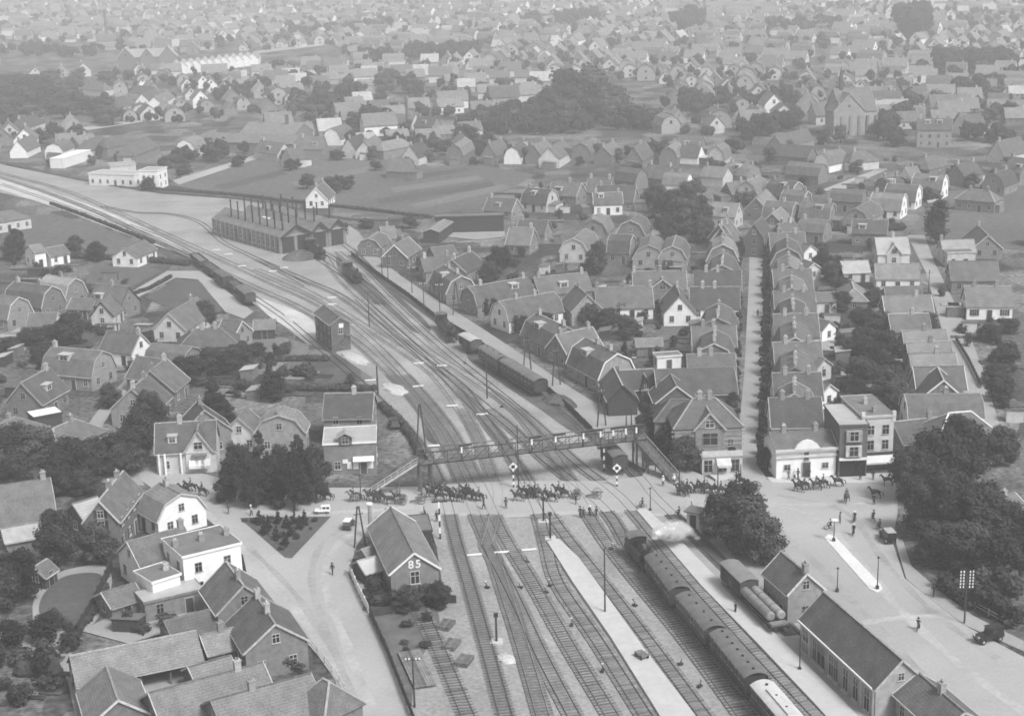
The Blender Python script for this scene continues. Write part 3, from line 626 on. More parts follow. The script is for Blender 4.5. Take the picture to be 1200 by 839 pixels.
H((36, 486, 68, 480), 4.4, 4.2, 3.9, 'f', 'wood_dark', 'zinc_white', chim=(), label='dark open shed under a bright white flat roof', name='workshop_shed', cat='shed', nwin=False)  # shed is open; closed black walls stand in for the shade inside
H((62, 502, 88, 491), 6.0, 8.0, 3.2, 'h', 'brick', 'roof', chim=(.3,), label='hipped house with grey roof before the flat white shed')
H((-8, 500, 18, 488), 6.0, 8.5, 3.2, 'h', 'brick', 'roof_grey', chim=(.2,), label='pale hipped house beside the big gabled house with white verges')
H((62, 406, 119, 411), 7.5, 8.5, 3.2, 'm', 'brick_pale', 'roof', chim=(-.45,), dormer=[(-.1, 2.6)], label='gambrel house with a wide dormer and five windows on its gable')
H((127, 387, 164, 391), 6.5, 7.0, 3.0, 'g', 'white', 'roof', chim=(.45,), label='white cottage with dark roof behind the wide-dormered gambrel house')
H((17, 330, 60, 335), 7.5, 8.2, 3.0, 'm', 'brick', 'roof', chim=(-.4, .2), verge='trim', label='gambrel house with bold white gable edges')
H((56, 322, 87, 326), 7.2, 7.5, 3.0, 'm', 'brick', 'roof_pale', chim=(.0,), label='pale-roofed gambrel house behind the bold white-edged one')
H((-22, 343, 21, 348), 7.5, 8.4, 3.0, 'm', 'brick_pale', 'roof_grey', chim=(-.2,))
H((35, 367, 67, 366), 5.0, 7.0, 2.8, 'g', 'plaster', 'roof', chim=())
H((113, 333, 150, 336), 7.5, 8.0, 3.4, 'g', 'brick', 'roof', chim=(.0,), verge='shutter', dormer=[(-.25, 2.2)], label='brick house with black bargeboards and a dormer by the grass triangle')
H((118, 354, 130, 346), 6.2, 5.5, 3.0, 'g', 'plaster', 'roof', chim=(), verge='shutter', label='pale gabled porch house with black bargeboards')
H((85, 349, 112, 350), 4.6, 6.0, 2.6, 'g', 'brick', 'roof', chim=(), name='barn', label='low barn between the gambrel houses and the black-verged house', cat='barn')
H((197, 367, 230, 348), 6.8, 8.0, 3.0, 'g', 'plaster', 'roof', chim=(.3,), label='barn-like house with a blank pale gable before the siding lane')
H((228, 386, 258, 384), 6.5, 9.0, 3.4, 'h', 'brick', 'roof', chim=(-.2, .3), label='hipped house with white chimney heads beside the freight siding')
H((262, 374, 283, 376), 6.2, 7.5, 3.2, 'g', 'brick_pale', 'roof', chim=())
H((298, 375, 322, 374), 4.2, 4.5, 2.6, 'g', 'wood_dark', 'roof_grey', chim=(), name='platelayers_hut', label='black boarded hut beside the freight siding', cat='hut')
H((180, 402, 224, 406), 6.0, 7.5, 3.0, 'm', 'brick', 'roof', chim=())
H((326, 486, 331, 476), 7.2, 9.0, 4.0, 'm', 'brick_pale', 'roof_grey', chim=(-.3,), label='house with a broad blank gambrel gable behind the conifers')
H((279, 489, 290, 478), 6.5, 7.0, 3.2, 'g', 'plaster', 'roof', chim=(), label='light gabled cottage with an arched attic window behind the conifers')
H((382, 461, 437, 460), 8.4, 9.0, 5.2, 'g', 'brick', 'roof_dark', chim=(.1,), label='tall dark-roofed back house of the inn by the footbridge')
H((380, 511, 440, 508), 5.6, 8.6, 5.2, 'f', 'brick', 'zinc', chim=(-.1,), trim='white', label='inn with a pale flat roof and signboards by the footbridge', name='inn', cat='inn', cross=None)
H((145, 290, 168, 281), 5.6, 8.0, 3.0, 'g', 'white', 'roof', chim=(), label='white-sided cottage beside the railway bend')
H((34, 288, 47, 286), 6.0, 6.5, 4.4, 'g', 'white', 'roof_grey', chim=()); H((52, 291, 74, 287), 4.8, 6.0, 2.8, 'g', 'white', 'roof', chim=())
H((-12, 250, 14, 246), 6.0, 9.0, 3.4, 'h', 'plaster', 'roof', chim=()); H((-30, 300, -5, 298), 6.0, 8.0, 3.0, 'g', 'brick', 'roof')
# ---- between the tracks and the boundary road
H((458, 594, 485, 647), 6.8, 6.8, 4.2, 'g', 'brick', 'roof_grey', chim=(), label='crossing keeper house with white digits painted on its gable', name='crossing_house', cat='house', verge='white', nwin=False, door=False)
H((420, 657, 442, 651), 3.2, 4.0, 2.1, 'g', 'wood_dark', 'zinc', chim=(), name='shed', label='small dark shed with a light awning roof in the crossing keeper yard', cat='shed', nwin=False)
H((425, 643, 443, 638), 2.9, 3.6, 2.0, 'g', 'wood', 'roof_grey', chim=(), name='shed', label='little boarded shed between the tall lone chimney and the light awning', cat='shed', nwin=False)
H((491, 604, 496, 622), 3.0, 2.4, 2.8, 'f', 'wood_dark', 'felt', chim=(), name='shed', label='narrow flat-roofed shed behind the crossing keeper house', cat='shed', nwin=False)
# ---- station side
H((966, 694, 1057, 772), 7.2, 6.4, 4.1, 'g', 'brick_pale', 'roof', chim=(), nwin=False, door=False, label='long station building with tiled roof along the platform', name='station_building', cat='station')
H((1078, 789, 1130, 833), 5.2, 6.0, 3.2, 'g', 'brick_pale', 'roof', chim=(.0,), label='lower wing at the end of the station building', name='station_wing', cat='station')
H((916, 647, 945, 671), 7.0, 5.2, 4.5, 'g', 'brick_pale', 'roof', chim=(.45,), label='small gabled goods office with light verges behind the tank wagon', name='goods_office', cat='building')
# ---- shops and villas on the square
H((903, 507, 972, 503), 6.8, 8.0, 5.0, 'g', 'white', 'roof', chim=(-.28, .26), label='white one-storey office with a curved pediment on the square', name='office', nwin=False, door=False, cat='building')
H((982, 474, 1001, 498), 9.0, 4.6, 8.8, 'f', 'brick_dark', 'zinc', chim=(), label='narrow three-storey shop with bay windows and pale flat roof', name='tall_shop', cat='shop', nwin=False, door=False)
H((1003, 464, 1030, 488), 9.5, 5.2, 9.2, 'f', 'plaster', 'felt', chim=(-.1, .3), label='three-storey shop with parapet piers and a striped awning', name='tall_shop', cat='shop', nwin=False, door=False)
H((1047, 494, 1096, 489), 6.0, 8.0, 3.4, 'g', 'brick', 'roof_dark', chim=(.35,), label='low dark-roofed shop next to the tall shop with parapet piers')
H((1061, 462, 1147, 461), 6.6, 8.0, 3.6, 'm', 'white', 'roof', chim=(.05,), label='long house with white rear wall behind the villa with white ridges')
H((1112, 484, 1138, 482), 8.0, 9.0, 4.4, 'h', 'white', 'roof', chim=(), trim='white', label='villa with bold white hip ridges beside the big trees', name='villa')
H((812, 467, 838, 466), 11.0, 9.0, 7.2, 'h', 'brick', 'roof', chim=(-.2, .25), trim='trim', cross=[(.05, 5.0, 10.0)], label='corner villa with banded brick and cross gable at the mouth of the avenue', name='villa')
H((786, 468, 806, 468), 9.4, 6.5, 6.4, 'h', 'brick', 'roof', chim=(), label='lower wing of the banded brick corner villa', name='villa_wing')
H((721, 434, 728, 448), 6.0, 5.6, 3.2, 'g', 'wood_dark', 'roof_dark', chim=(), verge='iron', label='black boarded barn with an open door facing the lane end', name='barn', cat='barn', nwin=False, ext=2.0)
H((726, 434, 765, 432), 6.0, 7.0, 3.2, 'g', 'wood_dark', 'roof_dark', chim=(), verge='iron', cross=[(.2, 2.2, 5.4)], label='dark stable range with a dormer hatch behind the black barn', name='stable', cat='stable')
H((768, 433, 859, 430), 6.6, 10.0, 3.0, 'g', 'brick_dark', 'roof_dark', chim=(), label='broad dark warehouse roof behind the corner villa', name='warehouse', cat='warehouse', nwin=False)
H((786, 438, 793, 452), 6.4, 8.0, 3.2, 'g', 'brick_dark', 'roof_dark', chim=(), label='dark gabled wing of the broad warehouse', name='warehouse_wing', cat='warehouse', nwin=False)
H((686, 396, 723, 414), 7.6, 8.6, 3.0, 'm', 'brick_pale', 'roof', chim=(-.1, .3), verge='white', dormer=[(-.1, 2.4)], label='gambrel house with bold white roof edge beside the lane end')
H((652, 392, 693, 383), 6.8, 7.0, 3.4, 'g', 'brick', 'roof', chim=(-.4, .4), verge='white', label='gabled house with white verge behind the bold white-edged gambrel')
H((629, 367, 664, 383), 7.2, 8.0, 3.0, 'm', 'brick', 'roof', chim=(-.4, .4), dormer=[(-.1, 2.4)], label='gambrel house behind the roadside hedge opposite the stabled coaches')
H((585, 353, 648, 342), 6.8, 8.0, 3.0, 'm', 'white', 'roof', chim=(-.2, .15), label='long double cottage with a white end wall near the stabled coaches')
H((549, 336, 616, 325), 6.8, 8.0, 3.0, 'm', 'brick', 'roof', chim=(-.3, .45), dormer=[(.2, 2.0)], label='long double cottage with a slatted gable facing the lane')
H((626, 325, 686, 319), 6.8, 8.0, 3.2, 'g', 'brick', 'roof', chim=(-.42, .42), dormer=[(.0, 2.2)])
H((675, 334, 688, 345), 7.2, 7.6, 3.4, 'g', 'brick_pale', 'roof', chim=(-.2,), label='gabled cottage with a grey plastered gable beside the wide white cottage')
H((698, 337, 763, 335), 7.0, 8.0, 2.9, 'g', 'white', 'roof', chim=(-.48, .02, .48), label='wide white double cottage with a low-sweeping tiled roof')
H((742, 318, 803, 317), 7.0, 7.0, 3.2, 'g', 'brick', 'roof', chim=(-.48, .02, .46), cross=[(.05, 7.0, 5.8)])
H((792, 332, 797, 346), 7.2, 7.5, 3.0, 'g', 'white', 'roof', chim=(-.2,), label='white gabled cottage beside the wide white double cottage')
H((745, 397, 775, 396), 3.4, 4.0, 2.2, 'g', 'wood', 'roof_grey', chim=(), name='garden_shed', cat='shed', label='boarded garden shed with grey roof among the cottage yards')
H((768, 416, 796, 414), 3.0, 3.0, 2.6, 'f', 'white', 'felt', chim=(), name='wash_house', cat='outbuilding', label='white flat-topped wash house behind the dark warehouse')
H((1159, 592, 1188, 577), 6.4, 8.5, 3.2, 'g', 'plaster', 'roof_grey', chim=(.1,), verge='white', label='light gabled house with white verge hidden behind the square trees')
# ---- the avenue, side with its back to the tree-filled gardens, counted from the square
row = [((902, 466, 961, 465), 'g', 'roof_dark'), ((931, 447, 931, 461), 'm', 'roof'), ((906, 437, 961, 436), 'g', 'roof_dark'), ((932, 409, 932, 430), 'm', 'roof'), ((907, 401, 961, 400), 'g', 'roof'),
       ((930, 375, 932, 395), 'm', 'roof'), ((907, 368, 957, 367), 'g', 'roof'), ((928, 348, 930, 365), 'm', 'roof_dark'), ((907, 341, 953, 340), 'g', 'roof'), ((927, 322, 928, 337), 'm', 'roof_grey'),
       ((906, 316, 950, 315), 'g', 'roof'), ((924, 298, 925, 311), 'm', 'roof_grey'), ((902, 273, 942, 272), 'g', 'roof'), ((922, 278, 923, 290), 'm', 'roof'), ((912, 262, 930, 259), 'g', 'roof')]
ORD = ['first', 'second', 'third', 'fourth', 'fifth', 'sixth', 'seventh', 'eighth', 'ninth', 'tenth', 'eleventh', 'twelfth', 'thirteenth', 'fourteenth', 'fifteenth', 'sixteenth', 'seventeenth', 'eighteenth']
for i, (r, k, rf) in enumerate(row):
    lat = abs(r[2] - r[0]) > 12
    H(r, 7.2 if lat else 7.4, 7.2 if lat else 8.6, 3.0, k, 'white' if i in (0, 2, 6) else 'brick', rf, chim=(-.25, .25) if lat else (-.3, .0, .3), trim='trim' if not lat else 'mortar', verge='trim', name='row_house',
      label=f"{ORD[i]} row house from the square on the avenue side backing onto treed gardens", group='row houses along the avenue')
# side wings with white end walls behind that row
for r, w in (((958, 446, 972, 450), 'white'), ((955, 372, 972, 376), 'white'), ((938, 284, 950, 287), 'white'), ((942, 304, 954, 308), 'plaster'), ((955, 343, 978, 342), 'plaster'), ((950, 416, 966, 420), 'plaster')):
    H(r, 4.6, 4.5, 3.0, 'g', w, 'roof', chim=(), name='back_kitchen', cat='outbuilding', detail=1, gutter=False, label='back kitchen wing with a light end wall behind the avenue row', group='back kitchens behind the avenue row')
row2 = [((806, 415, 860, 414), 'g', 'roof'), ((838, 386, 837, 402), 'm', 'roof'), ((811, 382, 861, 381), 'g', 'roof'), ((843, 355, 841, 372), 'm', 'roof'), ((809, 336, 866, 336), 'g', 'roof_dark'), ((814, 317, 868, 317), 'g', 'roof_dark'),
        ((848, 296, 846, 310), 'm', 'roof'), ((847, 276, 847, 286), 'm', 'roof_grey'), ((843, 263, 853, 261), 'g', 'roof')]
for i, (r, k, rf) in enumerate(row2):
    lat = abs(r[2] - r[0]) > 12
    H(r, 7.2 if lat else 7.4, 7.2 if lat else 8.6, 3.0, k, 'white' if i in (2, 4) else 'brick', rf, chim=(-.25, .0) if lat else (-.3, .3), trim='trim' if not lat else 'mortar', verge='trim', name='row_house',
      label=f"{ORD[i]} row house from the square on the avenue side backing onto the white cottages", group='row houses along the avenue')
H((884, 262, 893, 254), 9.5, 5.0, 6.0, 'g', 'brick_dark', 'roof_dark', chim=(), label='dark gabled gatehouse closing the far end of the avenue', name='gatehouse', cat='house')
# ---- the lane behind the shops
for i, r in enumerate(((1058, 387, 1107, 386), (1063, 401, 1112, 400), (1066, 414, 1118, 413))):
    H(r, 5.6, 6.5, 2.9, 'g', 'brick', 'roof_grey', chim=(0.05 * i,), label=f"{ORD[i]} low cottage in the lane row leading down to the paired white gables")
H((1071, 430, 1128, 429), 6.5, 7.0, 3.0, 'g', 'white', 'roof', chim=(), verge='white', label='cottage with white verges behind the broad dark gable on the lane')
H((1099, 430, 1106, 445), 6.8, 8.6, 3.0, 'g', 'brick', 'roof_dark', chim=(), verge='white', label='broad dark gable edged in white on the lane')
H((1035, 347, 1090, 346), 6.0, 7.5, 3.0, 'g', 'brick', 'roof_grey', chim=(.2,), verge='white', label='long cottage with a bright white ridge end on the lane')
H((1042, 368, 1087, 367), 5.8, 7.0, 2.8, 'g', 'brick', 'roof', chim=(.1,), label='ivy-shaded cottage with a white ridge beside the lane', trim='trim')
H((1026, 309, 1076, 309), 6.0, 7.0, 3.0, 'g', 'white', 'roof_grey', chim=(), label='white-fronted lane cottage next to the crossarm pole')
H((1037, 336, 1078, 335), 4.6, 4.5, 2.6, 'g', 'brick', 'roof', chim=(), name='outhouse', cat='outbuilding', label='low lane outhouse under the white-fronted cottage')
H((1026, 278, 1063, 277), 7.2, 7.0, 3.4, 'g', 'plaster', 'roof_pale', chim=(.05,), cross=[(.0, 4.0, 6.0)], label='pale house with a small cross gable at the end of the lane')
H((986, 306, 1016, 305), 5.0, 6.0, 2.6, 'g', 'plaster', 'roof_pale', chim=(), label='pale barn-like house among the gardens behind the avenue', name='barn', cat='barn')
H((998, 330, 1001, 338), 5.0, 6.0, 2.4, 'h', 'wood', 'roof_grey', chim=(), name='hay_barn', cat='barn', label='small pyramid-roofed hay barn among the gardens')
H((1103, 281, 1140, 280), 6.2, 6.5, 3.4, 'g', 'plaster', 'roof_pale', chim=(-.5,), label='pale-roofed house by the dark cypress')
H((1107, 294, 1136, 293), 4.0, 5.0, 3.6, 'f', 'plaster', 'felt', chim=(), name='outhouse', cat='outbuilding', label='flat-roofed light annexe below the pale-roofed house')
H((1113, 306, 1168, 306), 7.0, 9.0, 3.2, 'g', 'brick', 'roof', chim=(), label='wide brick cottage with a dark gutter across the lane')
H((1131, 335, 1184, 335), 7.0, 8.0, 3.2, 'g', 'white', 'roof_grey', chim=(-.3, .2), shut=True, label='wide white cottage with striped shutters across the lane')
H((1146, 264, 1158, 276), 6.4, 8.0, 3.0, 'g', 'brick', 'roof', chim=(-.4,)); H((1205, 262, 1240, 262), 6, 8, 3, 'g', 'plaster', 'roof_pale')
# ---- beyond the stabled coaches: dark yard and mid-town houses
H((510, 253, 590, 251), 5.0, 5.0, 4.8, 'f', 'wood_dark', 'felt', chim=(), label='long black boarded shed enclosing a pale yard', name='timber_shed', cat='shed', nwin=False)
H((505, 268, 525, 254), 4.4, 5.0, 3.6, 'g', 'wood_dark', 'roof_grey', chim=(), label='black side shed with a light sloping roof at the walled yard', name='timber_shed', cat='shed', nwin=False)
H((462, 287, 478, 277), 6.6, 7.4, 3.2, 'g', 'brick_dark', 'roof', chim=(.1,), verge='white', label='dark brick cottage with white-edged gable at the lane bend'); H((446, 266, 461, 265), 6, 7, 3.2, 'm', 'brick', 'roof_grey')
H((432, 279, 444, 272), 5.5, 7, 3, 'm', 'brick', 'roof', chim=()); H((494, 302, 527, 299), 6, 7, 3, 'g', 'brick', 'roof', chim=(-.4, .4)); H((520, 310, 540, 323), 7, 8, 3, 'm', 'brick', 'roof', chim=(-.2, .3), dormer=[(0, 2)], label='gambrel cottage beside the double telegraph pole')
H((530, 304, 552, 294), 6.2, 8, 3, 'g', 'brick', 'roof_dark', chim=(-.4, .4)); H((505, 290, 530, 287), 4.6, 6, 2.6, 'g', 'brick', 'roof', chim=())
mid = [(573, 231, 605, 233, 'g', 'brick'), (618, 220, 647, 222, 'm', 'plaster'), (648, 212, 681, 214, 'g', 'brick'), (695, 226, 728, 225, 'm', 'white'), (690, 208, 717, 209, 'g', 'brick'), (727, 195, 752, 198, 'm', 'brick'), (760, 192, 788, 195, 'g', 'brick'),
       (780, 202, 808, 203, 'm', 'white'), (700, 217, 745, 218, 'g', 'brick'), (609, 257, 642, 258, 'g', 'brick'), (598, 266, 625, 267, 'g', 'brick'), (672, 279, 686, 268, 'm', 'plaster'), (716, 274, 741, 275, 'm', 'brick'), (760, 287, 763, 275, 'm', 'brick_pale'), (788, 288, 792, 276, 'm', 'brick_pale'),
       (695, 257, 703, 250, 'm', 'brick'), (739, 258, 747, 251, 'm', 'brick'), (600, 172, 615, 163, 'm', 'white'), (625, 170, 640, 163, 'g', 'brick'), (643, 173, 660, 163, 'g', 'plaster'), (680, 168, 695, 160, 'm', 'brick'), (706, 172, 719, 165, 'g', 'brick'), (742, 172, 756, 164, 'g', 'brick'), (783, 172, 792, 165, 'm', 'brick'),
       (800, 160, 824, 161, 'g', 'brick'), (800, 169, 822, 170, 'g', 'white'), (839, 171, 848, 166, 'm', 'plaster'), (826, 194, 853, 196, 'g', 'plaster'), (855, 190, 884, 193, 'm', 'brick'), (903, 168, 952, 171, 'g', 'brick'), (908, 159, 945, 150, 'g', 'brick'), (963, 179, 985, 174, 'm', 'white'), (926, 189, 965, 192, 'm', 'brick'),
       (1000, 177, 1014, 176, 'h', 'plaster'), (904, 210, 935, 213, 'm', 'brick'), (886, 232, 898, 222, 'g', 'brick'), (899, 235, 932, 237, 'm', 'brick'), (941, 236, 976, 238, 'm', 'brick'), (1003, 244, 1020, 235, 'm', 'brick_pale'), (831, 236, 866, 238, 'g', 'plaster'), (848, 263, 853, 255, 'g', 'brick'), (905, 250, 915, 243, 'g', 'brick_dark'),
       (976, 221, 1013, 223, 'm', 'brick'), (1000, 257, 1040, 258, 'g', 'brick'), (940, 256, 970, 258, 'm', 'brick'), (1073, 203, 1108, 205, 'm', 'white'), (1041, 215, 1077, 217, 'm', 'white'), (1024, 225, 1060, 227, 'm', 'white'), (1035, 208, 1052, 206, 'm', 'brick'), (1083, 184, 1096, 181, 'h', 'brick'), (1123, 135, 1150, 133, 'g', 'white'),
       (1060, 196, 1074, 194, 'g', 'white'), (1120, 192, 1142, 188, 'g', 'brick'), (1165, 203, 1180, 198, 'm', 'brick'), (1168, 165, 1195, 160, 'g', 'plaster'), (875, 212, 890, 206, 'm', 'plaster'), (920, 222, 946, 224, 'm', 'brick'), (852, 214, 872, 212, 'g', 'brick'), (1185, 183, 1205, 186, 'g', 'brick'), (1135, 222, 1160, 224, 'h', 'brick'),
       (408, 162, 424, 156, 'g', 'plaster'), (426, 166, 440, 158, 'g', 'plaster'), (447, 166, 470, 162, 'h', 'brick'), (480, 170, 495, 165, 'g', 'plaster'), (532, 169, 546, 161, 'm', 'brick'), (572, 168, 588, 162, 'g', 'brick'), (457, 185, 482, 186, 'g', 'brick'), (461, 133, 487, 134, 'g', 'plaster'), (490, 136, 512, 137, 'g', 'brick'),
       (370, 220, 379, 213, 'g', 'white'), (306, 164, 333, 168, 'g', 'plaster'), (335, 174, 352, 172, 'g', 'plaster'), (388, 150, 404, 145, 'm', 'white'), (352, 160, 380, 160, 'g', 'brick'), (216, 163, 230, 158, 'm', 'white'), (85, 160, 108, 156, 'g', 'brick'), (100, 164, 118, 158, 'h', 'plaster'), (122, 162, 142, 158, 'h', 'brick'), (150, 168, 172, 160, 'h', 'brick'), (62, 168, 76, 163, 'm', 'white'), (20, 140, 40, 134, 'h', 'plaster'), (20, 165, 36, 158, 'g', 'white'),
       (160, 100, 182, 102, 'h', 'plaster'), (126, 116, 146, 112, 'g', 'plaster'), (166, 110, 180, 104, 'g', 'white'), (180, 114, 196, 106, 'g', 'white'), (103, 96, 122, 97, 'h', 'plaster')]
for x1, y1, x2, y2, k, w in mid:
    near_y = (y1 + y2) / 2
    th_ = H((x1, y1, x2, y2), (7.0 if near_y > 200 else 7.6) * RNG.uniform(.88, 1.1), RNG.uniform(6.8, 8.8), RNG.uniform(2.7, 3.7), k, w, RNG.choice(['roof', 'roof', 'roof_grey', 'roof_dark', 'roof_grey']), chim=RNG.choice([(), (0.1,), (-.4,), (-.4, .4), (.3,)]), verge='white' if w == 'white' else 'trim', door=near_y > 200, dormer=[(RNG.uniform(-.25, .25), RNG.uniform(1.4, 2.6))] if k != 'h' and RNG.random() < .35 and abs(x2 - x1) > 14 else None)
    if RNG.random() < .7:                              # a low back kitchen or lean-to
        hx, hy, la, wb, r_ = HOUSES[-1]; aw, al = RNG.uniform(2, 3.2), RNG.uniform(2.5, 4.5); sx = RNG.choice([-1, 1]); ex = la + al / 2 - .1; rf2 = RNG.choice(['roof_grey', 'felt', 'zinc', 'roof'])
        MB().box(sx * ex - al/2, sx * ex + al/2, -aw, aw * .6, 0, 2.4).build('annexe', RNG.choice(['plaster', w, 'wood']), th_)
        m_ = MB(); m_.prism([(-aw - .2, 2.4), (aw * .6 + .2, 2.9), (aw * .6 + .2, 3.02), (-aw - .2, 2.52)], sx * ex - al/2 - .15, sx * ex + al/2 + .15); m_.build('annexe_roof', rf2, th_)
H((1075, 139, 1115, 139), 11.0, 10.0, 7.2, 'm', 'brick_pale', 'roof', chim=(-.4, .1, .4), dormer=[(-.2, 2.2), (.15, 2.2)], detail=1, label='large mansard house with two dormers below the church', name='mansion')
# ================================================================ engine shed
def frame_at(a, b):
    d = (b - a); L = d.length; return (a + b) / 2, math.atan2(d.y, d.x), L
fl, fr_, bl = G(330.4, 298.7), G(414, 288), G(249.5, 275.4)
ang = math.atan2((bl - fl).y, (bl - fl).x); Ls = (bl - fl).length; Ws = (fr_ - fl).length
shed = thing('engine_shed', 'long engine shed with three gabled bays and rows of smoke stacks', 'engine shed', tuple(fl), ang)   # +x towards the back, -y across the doors
bays = [(0, Ws * .46, 5.0, 7.9), (Ws * .46, Ws * .72, 5.0, 7.6), (Ws * .72, Ws, 5.0, 7.6)]
HOUSES.append(((fl.x + bl.x + fr_.x - fl.x) / 2 * 1.0, (bl.y + fr_.y) / 2, Ls / 2, Ws / 2, ang))
for y0, y1, he, hr in bays:
    ym = -(y0 + y1) / 2
    MB().prism([(-y0 - .05, 0), (-y1 + .05, 0), (-y1 + .05, he), (ym, hr - .1), (-y0 - .05, he)], .6, Ls).build('wall', 'brick', shed)
    tp = [(-y0, he + .02), (ym, hr + .1), (-y1, he + .02)]
    MB().prism(tp + [(a, b - .18) for a, b in reversed(tp)], -.4, Ls + .4).build('roof', 'roof_grey', shed)
    MB().beam((-.45, -y0, he), (-.45, ym, hr + .08), .12, .5).beam((-.45, ym, hr + .08), (-.45, -y1, he), .12, .5).build('bargeboard', 'wood_dark', shed)
    nd = 2 if y0 == 0 else 1
    for k in range(nd):
        yc = -(y0 + (y1 - y0) * (k + .5) / nd); MB().box(.45, .62, yc - 2.0, yc + 2.0, 0.1, 4.8).build('doorway_shade', 'iron', shed)  # solid black panel stands in for the shade inside the open doorway
    MB().box(.35, .6, -y1 + .05, -y0 - .05, 4.85, 5.2).build('lintel', 'brick_pale', shed)
nw = 15
for k in range(nw): put_window(shed, (2.0 + (Ls - 4) * k / (nw - 1), 0.0, 2.6), 0, 1.2, 2.6, 1)
for k in range(nw): MB().box(.8 + (Ls - 4) * k / (nw - 1), 1.1 + (Ls - 4) * k / (nw - 1), 0, .18, 0, 4.9).build('pilaster', 'brick_pale', shed)
for i, (y, n, h) in enumerate(((Ws * .11, 8, 5.4), (Ws * .34, 8, 5.6), (Ws * .59, 7, 5.0), (Ws * .86, 5, 4.6))):
    for k in range(n):
        x = 3 + (Ls - 7) * (k + .2 * (i % 2)) / n; z = 6.0 if y < Ws * .5 else 6.6
        s = MB().cyl((x, -y, z - .6), (x, -y, z + h), .26, .22, 8).cyl((x, -y, z + h), (x, -y, z + h + .25), .38, .3, 8).build('smoke_stack', 'iron', shed)
MB().box(15, 19, -Ws * .24, -Ws * .24 + .7, 7.75, 8.1).build('roof_light', 'zinc_white', shed)
# ================================================================ signal cabin
sb = house((379, 357.5, 398, 371.5), 7.7, 4.4, 6.3, 'g', 'brick_dark', 'roof', chim=(), label='two-storey signal cabin with an outside stair in the yard', name='signal_cabin', cat='signal cabin', detail=2)
L2 = (G(398, 371.5, 7.7) - G(379, 357.5, 7.7)).length / 2
m = MB(); m.beam((L2 + .5, 1.6, 3.6), (L2 + .5, -1.6, 0), .9, .12)
for s in (.1, .9): m.beam((L2 + s, 1.6, 4.5), (L2 + s, -1.6, 1.0), .06, .06)
m.box(L2, L2 + 1.0, 1.0, 2.2, 3.5, 3.62); m.build('stair', 'wood', sb)
MB().box(L2 + .02, L2 + .1, -.3, .7, 5.3, 6.2).build('number_board', 'white', sb)
# ================================================================ footbridge
A, B = G(499, 578), G(750, 548); c, rz, Lb = frame_at(A, B); HB = 5.4
fb = thing('footbridge', 'iron lattice footbridge with semaphores spanning the whole yard', 'footbridge', tuple(c), rz)
hb = Lb / 2
MB().box(-hb - 1, hb + 1, -.95, .95, HB - .12, HB).build('deck', 'sleeper_old', fb)
for s in (-1, 1):
    m = MB(); m.beam((-hb - 1, s * 1.05, HB - .1), (hb + 1, s * 1.05, HB - .1), .12, .2); m.beam((-hb - 1, s * 1.05, HB + 1.95), (hb + 1, s * 1.05, HB + 1.95), .1, .14); m.build('chord', 'iron' if s < 0 else 'iron_grey', fb)
    n = 17
    for k in range(n + 1):
        x = -hb - 1 + (Lb + 2) * k / n
        MB().beam((x, s * 1.05, HB), (x, s * 1.05, HB + 1.9), .09, .09).build('upright', 'iron' if s < 0 else 'iron_grey', fb)
        if k < n:
            x2 = x + (Lb + 2) / n
            MB().beam((x, s * 1.05, HB + .05), (x2, s * 1.05, HB + 1.9), .07, .07).build('diagonal_brace', 'iron' if s < 0 else 'iron_grey', fb)
MB().beam((-hb - 1, -1.05, HB + 1.1), (hb + 1, -1.05, HB + 1.1), .05, .05).beam((-hb - 1, 1.05, HB + 1.1), (hb + 1, 1.05, HB + 1.1), .05, .05).build('handrail', 'iron_grey', fb)
for x in (-hb, hb):
    for dx in (-.9, .9):
        for s in (-1, 1): MB().cyl((x + dx, s * .95, 0), (x + dx, s * .95, HB), .18, .16, 8).build('column', 'iron_grey', fb)
    MB().beam((x - .9, -.95, .3), (x - .9, .95, HB - .4), .08, .08).beam((x + .9, .95, .3), (x + .9, -.95, HB - .4), .08, .08).build('bracing', 'iron_grey', fb)
# the stairs: one down to the road on the inn side, one to the square
def stair(pxa, pxb, name='stair_flight'):
    ip = Matrix.Rotation(-rz, 3, 'Z')
    a = ip @ (G(*pxa, HB) - c); b = ip @ (G(*pxb, 0.1) - c); a.z = HB; b.z = .1
    u = (b - a); fl_ = Vector((-u.y, u.x, 0)).normalized()
    m = MB()
    n = 26
    for k in range(n):
        p = a.lerp(b, (k + .5) / n); d = Vector((u.x, u.y, 0)) / n
        m._add([p - fl_ * 1 - d * .5, p + fl_ * 1 - d * .5, p + fl_ * 1 + d * .5, p - fl_ * 1 + d * .5], [(0, 1, 2, 3)])
        m._add([p - fl_ * 1 + d * .5, p + fl_ * 1 + d * .5, p + fl_ * 1 + d * .5 + Vector((0, 0, -abs(u.z) / n)), p - fl_ * 1 + d * .5 + Vector((0, 0, -abs(u.z) / n))], [(0, 1, 2, 3)])
    st = m.build(name, 'sleeper_old', fb)
    for s in (-1, 1):
        m = MB(); m.beam(a + fl_ * s, b + fl_ * s, .1, .32); m.beam(a + fl_ * s + Vector((0, 0, 1)), b + fl_ * s + Vector((0, 0, 1)), .09, .09)
        m.beam(a + fl_ * s + Vector((0, 0, .55)), b + fl_ * s + Vector((0, 0, .55)), .05, .05)
        for k in range(9): p = a.lerp(b, k / 8) + fl_ * s; m.beam(p, p + Vector((0, 0, 1)), .07, .07)
        m.build('stair_railing', 'trim' if s > 0 else 'iron_grey', st)
    for k in (.35, .7):
        p = a.lerp(b, k)
        for s in (-.8, .8): MB().beam(p + fl_ * s, (p + fl_ * s).to_2d().to_3d(), .16, .16).build('stair_post', 'iron_grey', fb)
